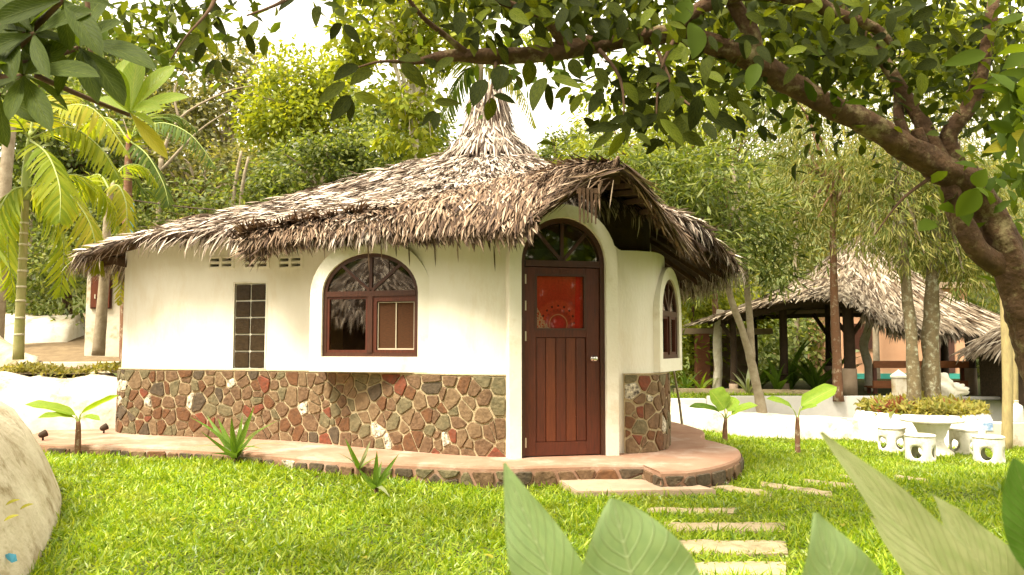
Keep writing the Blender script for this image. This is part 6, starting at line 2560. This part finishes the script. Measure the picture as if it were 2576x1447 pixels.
Y1 = 9.35
b_ = P(196, 1118, Y1)
b_.z = float(gz(b_.x, Y1))
seedling('banana seedling in front of the plinth at the left, against the white wall', b_, [P(197, 1085, Y1), P(196, 1060, Y1)],
         [(P(190, 1045, Y1), P(62, 1018, Y1 - .15), .15, (0, -.6, 1), 'banana', .25), (P(205, 1040, Y1), P(300, 994, Y1 + .1), .10, (0, .5, 1), 'banana', .10),
          (P(188, 1052, Y1), P(95, 1052, Y1 - .3), .12, (0, -.7, 1), 'banana', .3), (P(205, 1052, Y1), P(252, 1058, Y1 - .2), .09, (0, -.5, 1), 'banana', .3)], .036)
b_ = G(1823, 1112)
Yb = b_.y
seedling('banana seedling on the lawn nearer the hut, with an upright rounded leaf', b_, [P(1823, 1080, Yb), P(1825, 1052, Yb)],
         [(P(1822, 1030, Yb), P(1785, 982, Yb), .42, (.5, -1, .5), 'banana', .1), (P(1838, 1045, Yb), P(1905, 1020, Yb - .2), .20, (0, -.6, 1), 'banana', .3),
          (P(1812, 1040, Yb), P(1732, 1024, Yb - .2), .17, (0, -.6, 1), 'lily', .35), (P(1830, 1035, Yb), P(1848, 1000, Yb + .2), .22, (0, -1, .6), 'banana', .1)], .045)
b_ = G(2006, 1142)
Yb = b_.y
seedling('banana seedling on the lawn nearer the stools, with a long leaf pointing up right', b_, [P(2005, 1090, Yb), P(2006, 1050, Yb)],
         [(P(2014, 1022, Yb), P(2104, 974, Yb), .27, (-.4, -1, .8), 'banana', .10), (P(1994, 1030, Yb), P(1928, 1004, Yb - .2), .17, (0, -.7, 1), 'banana', .3),
          (P(2012, 1035, Yb), P(2056, 1022, Yb - .2), .13, (0, -.7, 1), 'banana', .35)], .045)


# ------------------------------------------------------------------ strap leaved plants at the plinth
def lily(label, base, lv, Y, m='lily', group='strap leaved plants beside the plinth'):
    e = empty('strap_leaved_plant', base, label, 'plant', group)
    tube('stem', [base - Vector((0, 0, .05)), base + Vector((0, 0, .06))], [.03, .025], M['twig'], e, n=8, sub=1)
    for px, py, dY, w_, mm, bend in lv:
        t_ = P(px, py, Y + dY)
        b0 = base + Vector((0, 0, .05))
        d = t_ - b0
        nrm = Vector((0, -.5, 1)) if abs(d.x) > abs(d.z) else Vector((-d.x * .3, -1, .3))
        big_leaf('leaf', b0, t_, w_, nrm, M[mm], e, 'strap', bend, .22, 12, 2)
    return e


Yl = 8.78
b_ = P(595, 1120, Yl)
b_.z = .14
lily('green strap leaved plant in front of the stone base, left of the window', b_, [
    (640, 1022, -.1, .075, 'lily', .10), (582, 1050, -.25, .08, 'lily', .05), (548, 1052, .1, .07, 'lily', .15), (610, 1045, .1, .06, 'lily', .05), (478, 1050, -.1, .055, 'lily', .45),
    (520, 1045, .2, .06, 'lily', .35), (700, 1058, .0, .045, 'lily', .45), (672, 1072, -.3, .05, 'lily', .4), (480, 1125, -.3, .05, 'lily_pale', .8), (530, 1140, -.45, .05, 'lily', .75), (660, 1130, -.4, .045, 'lily', .6),
    (640, 1095, .2, .05, 'lily', .4), (720, 1118, -.2, .03, 'lily_pale', .6), (505, 1085, -.35, .05, 'lily', .6)], Yl)
Yl = 8.05
b_ = P(905, 1165, Yl)
b_.z = .13
lily('stiff strap leaved plant with two upright blades at the edge of the plinth', b_, [
    (868, 1103, 0, .05, 'lily', .05), (932, 1108, .05, .045, 'lily_pale', .05), (850, 1140, -.1, .03, 'lily_pale', .3), (962, 1148, -.1, .03, 'lily', .3), (882, 1130, -.15, .04, 'lily', .2), (925, 1140, -.2, .03, 'lily_pale', .25)], Yl)
Yl = 7.35
b_ = P(945, 1240, Yl)
b_.z = float(gz(b_.x, Yl))
lily('leaning strap leaved plant growing from the lawn below the plinth edge', b_, [
    (948, 1133, -.05, .055, 'lily', .05), (1003, 1142, 0, .05, 'lily', .12), (900, 1178, -.05, .045, 'lily', .2), (985, 1185, -.15, .04, 'lily', .2), (912, 1205, -.2, .035, 'lily', .35), (980, 1250, -.25, .05, 'lily_pale', .5), (960, 1160, .1, .04, 'lily', .1)], Yl)
# weed tuft by the right hand stepping slabs
b_ = G(2520, 1245)
strap_plant('weed', 'dark green weed tuft in the lawn at the right edge', b_, 9, (.14, .26), (.025, .04), M['lily'], up=.9, prof='lance')

# two tiny garden spotlights by the plinth and scraps on the wall
for px, py, Y, lab in ((262, 1064, 10.7, 'tiny black spotlight on the plinth by the stone base'), (108, 1098, 9.9, 'tiny black spotlight at the far left end of the plinth')):
    q = P(px, py, Y)
    q.z = PZ
    sp0 = empty('spotlight', q, lab, 'spotlight', 'garden spotlights on the plinth')
    tube('stake', [q, q + Vector((0, 0, .05))], [.012, .012], M['pole'], sp0, n=6, sub=1)
    lathe_dir('lamp_head', [(.02, -.05), (.035, -.03), (.045, .04), (.038, .045), (.01, .03)], q + Vector((0, 0, .075)), (.6, .6, .35), M['pole'], sp0, 14)
q = P(36, 1412, 4.45)
scr = empty('plastic_scrap', q, 'small crumpled blue plastic scrap lying on the rounded cement wall', 'litter')


def bank_z(x, y):
    best = None
    for i, p in enumerate(toe):
        dd = math.hypot(p.x - x, p.y - y)
        if best is None or dd < best[0]: best = (dd, p)
    p = best[1]
    H = float(np.interp(p.y, [2, 5, 6.3, 7.3, 8.1, 8.8, 9.6], [1.16, 1.08, .98, .80, .55, .30, .22]))
    t = min(best[0] / .62, 1)
    return H * (1 - (1 - t) ** 2.1) + .03 + float(gz(x, y))


def bank_hit(px, py):
    d = ray(px, py)
    Y = 3.0
    while Y < 9:
        p = CAM + d * (Y / d.y)
        if inpoly(np.array([p.x]), np.array([p.y]), toe_poly)[0] and p.z < bank_z(p.x, p.y) + .02: return p
        Y += .02
    return P(px, py, 5)


q = bank_hit(36, 1412)
scr.location = q
q0 = q + Vector((0, -.02, .02))
V = [q0 + Vector(v) for v in ((-.045, 0, .018), (-.015, -.006, .030), (.020, .0, .022), (.026, .004, -.014), (.006, -.012, -.020), (-.020, -.008, -.004), (0, .014, .006))]
sc_ = mesh_pd('scrap', V, [(0, 1, 5), (1, 2, 4, 5), (2, 3, 4), (0, 6, 1), (1, 6, 2), (2, 6, 3), (3, 6, 4), (4, 6, 5), (5, 6, 0)], bpy.data.materials['blue_plastic'], scr)
for px, py, lab in ((52, 1290, 'small yellow leaf on the cement wall nearest the lawn'), (16, 1280, 'upper of two dry leaves at the left edge of the cement wall'), (12, 1320, 'lower of two dry leaves at the left edge of the cement wall')):
    q = bank_hit(px, py) + Vector((0, -.01, .02))
    ob = big_leaf('fallen_leaf', q, q + Vector((.07, .02, .03)), .035, Vector((0, -.5, 1)), M['big_yellow'], None, 'oval', .2, .2, 6, 2)
    tag(ob, lab, 'leaf', 'dry leaves on the cement wall')

# ================================================================== THE OVERHANGING TREE
ot = empty('overhanging_tree', (4.35, 6.1, float(gz(4.35, 6.1))), 'rough barked tree at the right edge whose long limb arches over the hut', 'tree')
Y = 6.0
base = Vector((4.42, 6.1, float(gz(4.4, 6.1)) - .1))
trunk_pts = [base, P(2640, 1000, 6.1), P(2585, 800, 6.05), P(2540, 660, 6.0), P(2490, 540, 6.0), P(2420, 445, 5.95)]
mbt = MB()
mbt.tube(trunk_pts, [.16, .145, .132, .122, .122, .128], n=26, wob=.28, seed=1, sub=14)
mbt.tube([P(2545, 690, 6.05), P(2462, 632, 5.95), P(2420, 560, 5.92), P(2392, 480, 5.93), P(2400, 440, 5.95)], [.085, .085, .075, .075, .07], n=12, wob=.2, seed=4, sub=6)
mbt.build('trunk', M['bark'], ot)
limb = [P(2440, 460, 5.95), P(2330, 400, 5.85), P(2190, 318, 5.7), P(2080, 262, 5.6), P(1990, 210, 5.5), P(1900, 155, 5.4), P(1790, 110, 5.3), P(1680, 88, 5.25), P(1560, 100, 5.2), P(1420, 128, 5.1), P(1290, 140, 5.05), P(1150, 140, 5.0), P(1030, 158, 5.0)]
tube('limb', limb, [.125, .10, .09, .083, .078, .075, .068, .062, .062, .058, .052, .042, .014], M['bark'], ot, n=26, wob=.3, seed=2, sub=14)
for pts, rd in (([(1895, 160, 5.4), (1890, 90, 5.35), (1850, 20, 5.3), (1800, -80, 5.2)], [.075, .06, .05, .04]),
                ([(2370, 420, 5.9), (2330, 330, 5.95), (2270, 230, 6.0), (2200, 120, 6.1), (2100, 0, 6.1)], [.075, .06, .05, .045, .03]),
                ([(2400, 420, 5.95), (2385, 340, 5.9), (2440, 265, 5.85), (2475, 150, 5.8), (2500, 0, 5.8)], [.09, .065, .055, .05, .04]),
                ([(2330, 395, 5.85), (2312, 345, 5.85), (2306, 325, 5.85)], [.055, .05, .042]),
                ([(2285, 370, 5.8), (2262, 300, 6.0), (2255, 220, 6.2), (2200, 100, 6.4)], [.045, .04, .03, .02]),
                ([(2050, 0, 5.4), (2090, 30, 5.45), (2200, 70, 5.5), (2240, 110, 5.5)], [.05, .045, .035, .02]),
                ([(1700, 85, 5.25), (1760, 20, 5.2), (1900, -20, 5.2), (2060, 10, 5.4)], [.05, .045, .05, .05]),
                ([(1180, 140, 5.0), (1120, 90, 4.9), (1060, 40, 4.8), (1000, -40, 4.7)], [.025, .018, .014, .01]),
                ([(1420, 128, 5.1), (1380, 60, 5.0), (1250, 0, 4.9), (1080, -40, 4.7), (820, -50, 4.5)], [.04, .03, .025, .02, .012])):
    tube('branch', [P(*q) for q in pts], rd, M['bark'], ot, n=10, wob=.22, seed=random.random() * 9)
for pts in ([(2352, 440, 5.9), (2270, 500, 5.8), (2200, 590, 5.7)], [(1035, 158, 5), (960, 155, 4.8), (900, 170, 4.7)], [(1250, 145, 5.05), (1240, 200, 4.9), (1230, 260, 4.8)], [(1500, 118, 5.15), (1560, 200, 4.9), (1570, 330, 4.7)],
            [(1640, 95, 5.2), (1700, 230, 4.8), (1760, 280, 4.6)], [(1700, 90, 5.2), (1660, 180, 4.9), (1650, 300, 4.8)], [(760, -30, 4.5), (700, 10, 4.3), (620, 40, 4.2)], [(560, -60, 4.4), (530, 20, 4.2), (470, 90, 4.1), (430, 150, 4.1)], [(830, -50, 4.5), (640, -60, 4.4), (450, -60, 4.3), (330, -40, 4.3)]):
    tube('twig', [P(*q) for q in pts], [.016, .010, .005, .004][:len(pts)], M['twig'], ot, n=6)

LEAFN = [0]


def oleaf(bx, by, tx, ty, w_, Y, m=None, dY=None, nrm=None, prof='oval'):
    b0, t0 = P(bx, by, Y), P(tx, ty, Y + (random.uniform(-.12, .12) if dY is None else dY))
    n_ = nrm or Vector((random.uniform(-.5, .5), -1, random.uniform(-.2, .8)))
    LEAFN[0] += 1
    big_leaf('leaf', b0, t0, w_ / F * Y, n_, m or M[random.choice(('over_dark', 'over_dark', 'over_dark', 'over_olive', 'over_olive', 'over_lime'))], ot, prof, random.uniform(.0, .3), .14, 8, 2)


# leaves that stand out against the sky, one by one
for q in ((868, 207, 800, 262, 34), (900, 165, 838, 205, 38), (935, 175, 880, 215, 36), (1010, 160, 1072, 222, 38), (882, 240, 830, 306, 36), (886, 252, 880, 308, 24), (890, 238, 962, 262, 30), (1065, 150, 1120, 185, 30), (1060, 152, 1000, 150, 32), (1140, 145, 1090, 185, 30),
          (1092, 255, 1160, 262, 22), (1098, 282, 1060, 318, 26), (1100, 284, 1092, 330, 24), (1240, 240, 1298, 262, 30), (1238, 245, 1225, 305, 34), (1370, 195, 1340, 282, 44), (1378, 210, 1386, 280, 24), (1385, 195, 1465, 225, 30), (1290, 190, 1240, 225, 30), (1300, 190, 1310, 225, 22),
          (1220, 200, 1190, 270, 50), (1265, 165, 1250, 230, 48), (1330, 150, 1330, 215, 40), (1435, 150, 1460, 200, 36), (1500, 170, 1525, 225, 34), (1515, 230, 1480, 290, 34), (1560, 320, 1470, 330, 30), (1545, 335, 1490, 375, 28), (1570, 330, 1530, 395, 26),
          (1610, 240, 1600, 300, 34), (1660, 290, 1590, 330, 34), (1660, 300, 1720, 370, 36), (1765, 285, 1870, 330, 44), (1750, 290, 1680, 330, 40), (1740, 300, 1700, 380, 38), (1690, 230, 1660, 290, 34), (1755, 240, 1735, 330, 42), (1775, 240, 1800, 300, 40),
          (650, 50, 618, 110, 30), (625, 85, 640, 140, 26), (560, 30, 500, 15, 28), (565, 35, 510, 60, 32), (540, 45, 570, 90, 26), (500, 90, 440, 130, 34), (510, 95, 545, 135, 30), (520, 105, 490, 160, 26), (545, 150, 515, 190, 22), (556, 150, 580, 180, 22), (550, 152, 545, 205, 20),
          (800, 15, 795, 70, 26), (860, 60, 830, 100, 30), (865, 62, 905, 110, 28), (870, 60, 882, 120, 26), (740, 0, 700, 30, 22), (1160, 30, 1150, 90, 36)):
    oleaf(q[0], q[1], q[2], q[3], q[4], random.uniform(4.3, 4.9))
# denser clusters along the upper edge and by the limb
clus = [(1560, 260, 10, 45), (1640, 330, 8, 40), (1790, 270, 8, 45), (1320, 40, 24, 70), (1220, 60, 18, 50), (1420, 30, 22, 70), (1520, 30, 18, 70), (1620, 30, 16, 60), (1730, 190, 12, 50), (1660, 220, 14, 60), (1560, 250, 12, 60), (1900, 40, 18, 70), (2050, 90, 22, 80), (2180, 60, 24, 80), (2300, 90, 24, 80), (620, 5, 10, 70), (480, 40, 14, 70), (400, 30, 10, 60), (1800, 330, 9, 50), (1620, 340, 9, 40)]
for cx_, cy_, n_, sp0 in clus:
    for k in range(n_):
        if LEAFN[0] > 296: break
        bx_, by_ = random.gauss(cx_, sp0), random.gauss(cy_, sp0 * .6)
        a = random.uniform(.15, PI - .15) if random.random() < .75 else random.uniform(-PI, 0)
        l_ = random.uniform(40, 68)
        oleaf(bx_, by_, bx_ + l_ * math.cos(a), by_ + l_ * math.sin(a), l_ * random.uniform(.42, .55), random.uniform(4.3, 5.3))
# the rest of the crown
parts = []


def px_cloud(cx_, cy_, rx, ry, Y0, Y1, n_, lpx, wr=(.4, .55), droop=.3):
    B, L_ = [], []
    px = RNG.normal(cx_, rx, n_)
    py = RNG.normal(cy_, ry, n_)
    Yv = RNG.uniform(Y0, Y1, n_)
    B = np.array([tuple(P(a, b, c)) for a, b, c in zip(px, py, Yv)])
    D = RNG.normal(0, 1, (n_, 3)) + np.array([0, 0, -droop])
    N_ = np.array([0, -.3, .8]) + RNG.normal(0, .5, (n_, 3))
    L_ = RNG.uniform(*lpx, n_) / F * Yv
    return leaves(B, D, N_, L_, L_ * RNG.uniform(*wr, n_), RNG.uniform(0, .3, n_), 'leaf')


for c in ((1330, 20, 130, 45, 4.6, 5.6, 260, (32, 58)), (1540, 30, 120, 45, 4.6, 5.6, 200, (32, 58)), (1650, 230, 90, 70, 4.9, 5.7, 200, (26, 50)), (1780, 40, 130, 50, 5.2, 6.4, 240, (30, 55)), (2000, 70, 140, 70, 5.4, 6.8, 420, (32, 60)),
          (2200, 110, 140, 90, 5.6, 7.0, 560, (28, 52)), (2380, 180, 120, 120, 5.6, 7.2, 480, (28, 50)), (2530, 120, 80, 110, 5.4, 7, 260, (30, 55)), (2100, 260, 90, 60, 5.9, 6.8, 120, (26, 46)), (1850, 230, 60, 60, 5.2, 6, 60, (35, 60)),
          (430, 60, 90, 60, 4.6, 5.8, 170, (30, 55)), (500, 10, 70, 25, 4.6, 5.8, 50, (32, 60)), (980, -10, 130, 25, 4.5, 5.4, 70, (35, 60)), (2000, -120, 500, 90, 4.6, 7, 1200, (40, 70)), (1000, -140, 420, 60, 4.2, 5.6, 500, (40, 70))):
    parts.append(px_cloud(*c))
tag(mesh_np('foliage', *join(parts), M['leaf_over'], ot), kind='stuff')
# bright small leaves near the trunk
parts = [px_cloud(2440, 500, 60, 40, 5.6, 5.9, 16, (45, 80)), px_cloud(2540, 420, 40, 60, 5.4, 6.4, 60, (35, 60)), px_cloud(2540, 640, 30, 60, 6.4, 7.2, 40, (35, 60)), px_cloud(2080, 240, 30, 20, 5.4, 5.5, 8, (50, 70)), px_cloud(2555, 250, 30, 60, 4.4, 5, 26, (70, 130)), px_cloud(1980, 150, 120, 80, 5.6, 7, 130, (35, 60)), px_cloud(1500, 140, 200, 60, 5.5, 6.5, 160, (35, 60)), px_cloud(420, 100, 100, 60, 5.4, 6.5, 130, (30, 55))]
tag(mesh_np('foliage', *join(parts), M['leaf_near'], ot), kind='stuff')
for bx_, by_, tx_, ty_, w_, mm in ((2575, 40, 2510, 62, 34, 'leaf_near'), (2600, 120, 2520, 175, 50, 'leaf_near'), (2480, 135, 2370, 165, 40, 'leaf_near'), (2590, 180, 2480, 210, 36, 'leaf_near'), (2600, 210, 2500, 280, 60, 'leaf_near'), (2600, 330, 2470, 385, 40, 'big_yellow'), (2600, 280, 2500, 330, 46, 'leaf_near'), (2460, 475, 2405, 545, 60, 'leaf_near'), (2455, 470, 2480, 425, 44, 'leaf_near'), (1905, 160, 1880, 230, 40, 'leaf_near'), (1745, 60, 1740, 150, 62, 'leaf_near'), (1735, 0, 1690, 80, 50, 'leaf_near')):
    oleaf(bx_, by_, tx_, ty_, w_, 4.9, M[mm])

# ------------------------------------------------------------------ large leaved tree at the top left
bt3 = empty('ribbed_leaf_tree', (-3.9, 4.9, .9), 'tree with long dark ribbed leaves hanging into the top left corner', 'tree')
tube('trunk', [Vector((-4.3, 4.5, .0)), Vector((-4.1, 4.4, 1.6)), P(-190, 420, 4.2), P(-120, 250, 4.1), P(-40, 130, 4.0)], [.13, .11, .085, .06, .035], M['bark'], bt3, n=12, wob=.2)
nodes = [(85, 85, 3.9), (60, 190, 4.0), (20, 30, 4.1), (160, 0, 3.9), (0, 240, 4.1), (200, 120, 4.2)]
for q in nodes:
    tube('twig', [P(-60, 160, 4.0), P((q[0] - 60) / 2, (q[1] + 160) / 2 + 20, 4.05), P(*q)], [.026, .020, .012], M['twig'], bt3, n=7)
for nx, ny, Yn in nodes:
    for k in range(9):
        a = 2 * PI * k / 9 + random.uniform(-.3, .3)
        l_ = random.uniform(115, 200)
        tx_, ty_ = nx + l_ * math.cos(a), ny + l_ * math.sin(a) * .8 + 25
        b0, t0 = P(nx, ny, Yn), P(tx_, ty_, Yn + random.uniform(-.35, .35))
        big_leaf('leaf', b0, t0, l_ * .34 / F * Yn, Vector((random.uniform(-.3, .3), -.8, random.uniform(.1, .9))), M['big_dark'], bt3, 'obov', random.uniform(.05, .35), .16, 12, 4)
# hanging stem and the lime rosette it carries
tube('twig', [P(215, -60, 4.2), P(225, 80, 4.2), P(232, 160, 4.2), P(256, 206, 4.2)], [.014, .013, .012, .008], M['twig'], bt3, n=7)
tube('twig', [P(90, 190, 4.1), P(190, 235, 4.3), P(325, 290, 4.5)], [.016, .014, .012], M['twig'], bt3, n=7)
for tx_, ty_, w_, mm, bend, dY in ((268, 165, 62, 'big_lime', .1, -.1), (348, 145, 60, 'big_lime', .1, .1), (440, 165, 54, 'big_lime', .15, .15), (475, 245, 40, 'big_lime', .25, -.15), (262, 215, 55, 'big_lime', .2, -.2), (405, 275, 44, 'big_lime', .3, -.25), (312, 150, 58, 'big_lime', .05, .25), (422, 400, 36, 'big_yellow', .2, -.1), (390, 320, 34, 'big_lime', .3, .15), (240, 255, 40, 'big_lime', .2, .3)):
    big_leaf('leaf', P(327, 284, 4.5), P(tx_, ty_, 4.5 + dY), w_ / F * 4.5, Vector((0, -1, .5)), M[mm], bt3, 'obov', bend, .14, 12, 4)

# ------------------------------------------------------------------ broad leaves close to the camera
def fore_plant(name, label, stem_base, node, lv, m, group='broad leaved plants in the foreground'):
    e = empty(name, stem_base, label, 'plant', group)
    tube('stem', [stem_base, stem_base.lerp(node, .5) + Vector((.03, .02, 0)), node], [.016, .013, .009], M['shaft'], e, n=8)
    for bx_, by_, tx_, ty_, w_, Yb_, Yt_, nrm, prof, bend, mm in lv:
        b0, t0 = P(bx_, by_, Yb_), P(tx_, ty_, Yt_)
        tube('leaf_stalk', [node, node.lerp(b0, .5) + Vector((0, 0, -.01)), b0], [.006, .005, .004], M['shaft'], e, n=6)
        big_leaf('leaf', b0, t0, w_ / F * (Yb_ + Yt_) / 2, Vector(nrm), M[mm or m], e, prof, bend, .10, 26, 8, .018)
    return e


def sbase(px, Y):
    p = P(px, 1400, Y)
    return Vector((p.x, Y, float(gz(p.x, Y)) - .02))


nd = P(1590, 1760, 1.42)
fore_plant('broad_leaved_plant', 'close up plant with one pointed and one rounded pale leaf at the bottom middle', sbase(1590, 1.45), nd,
           [(1470, 1640, 1268, 1164, 205, 1.40, 1.38, (-.35, -1, .35), 'lance', .12, None),
            (1640, 1690, 1540, 1254, 330, 1.36, 1.32, (.1, -1, .45), 'oval', .10, None),
            (1620, 1740, 1800, 1560, 220, 1.5, 1.6, (.1, -.6, 1), 'oval', .2, None)], 'fore_leaf')
nd = P(2160, 1760, 1.42)
fore_plant('broad_leaved_plant', 'close up plant with one pale pointed leaf, right of the stepping slabs', sbase(2160, 1.45), nd,
           [(2140, 1700, 2052, 1290, 320, 1.34, 1.30, (.12, -1, .4), 'lance', .08, None),
            (2150, 1740, 2000, 1640, 220, 1.5, 1.6, (-.1, -.6, 1), 'oval', .2, None)], 'fore_leaf')
nd = P(2640, 1800, 1.5)
fore_plant('broad_leaved_plant', 'close up plant with three long olive leaves in the bottom right corner', sbase(2640, 1.55), nd,
           [(2530, 1640, 2064, 1087, 195, 1.45, 1.42, (.35, -1, .35), 'lance', .06, 'fore_leaf2'),
            (2600, 1640, 2344, 1244, 230, 1.55, 1.55, (.35, -1, .4), 'lance', .08, 'fore_leaf2'),
            (2470, 1640, 2188, 1300, 165, 1.62, 1.62, (.3, -1, .5), 'lance', .10, 'fore_leaf2')], 'fore_leaf2')
nd = P(2720, 1600, 1.5)
fore_plant('broad_leaved_plant', 'deep green rounded leaf poking in at the right edge above the olive leaves', sbase(2740, 1.55), nd,
           [(2660, 1480, 2548, 1152, 150, 1.5, 1.48, (-.5, -1, .2), 'oval', .1, 'fore_leaf3')], 'fore_leaf3')
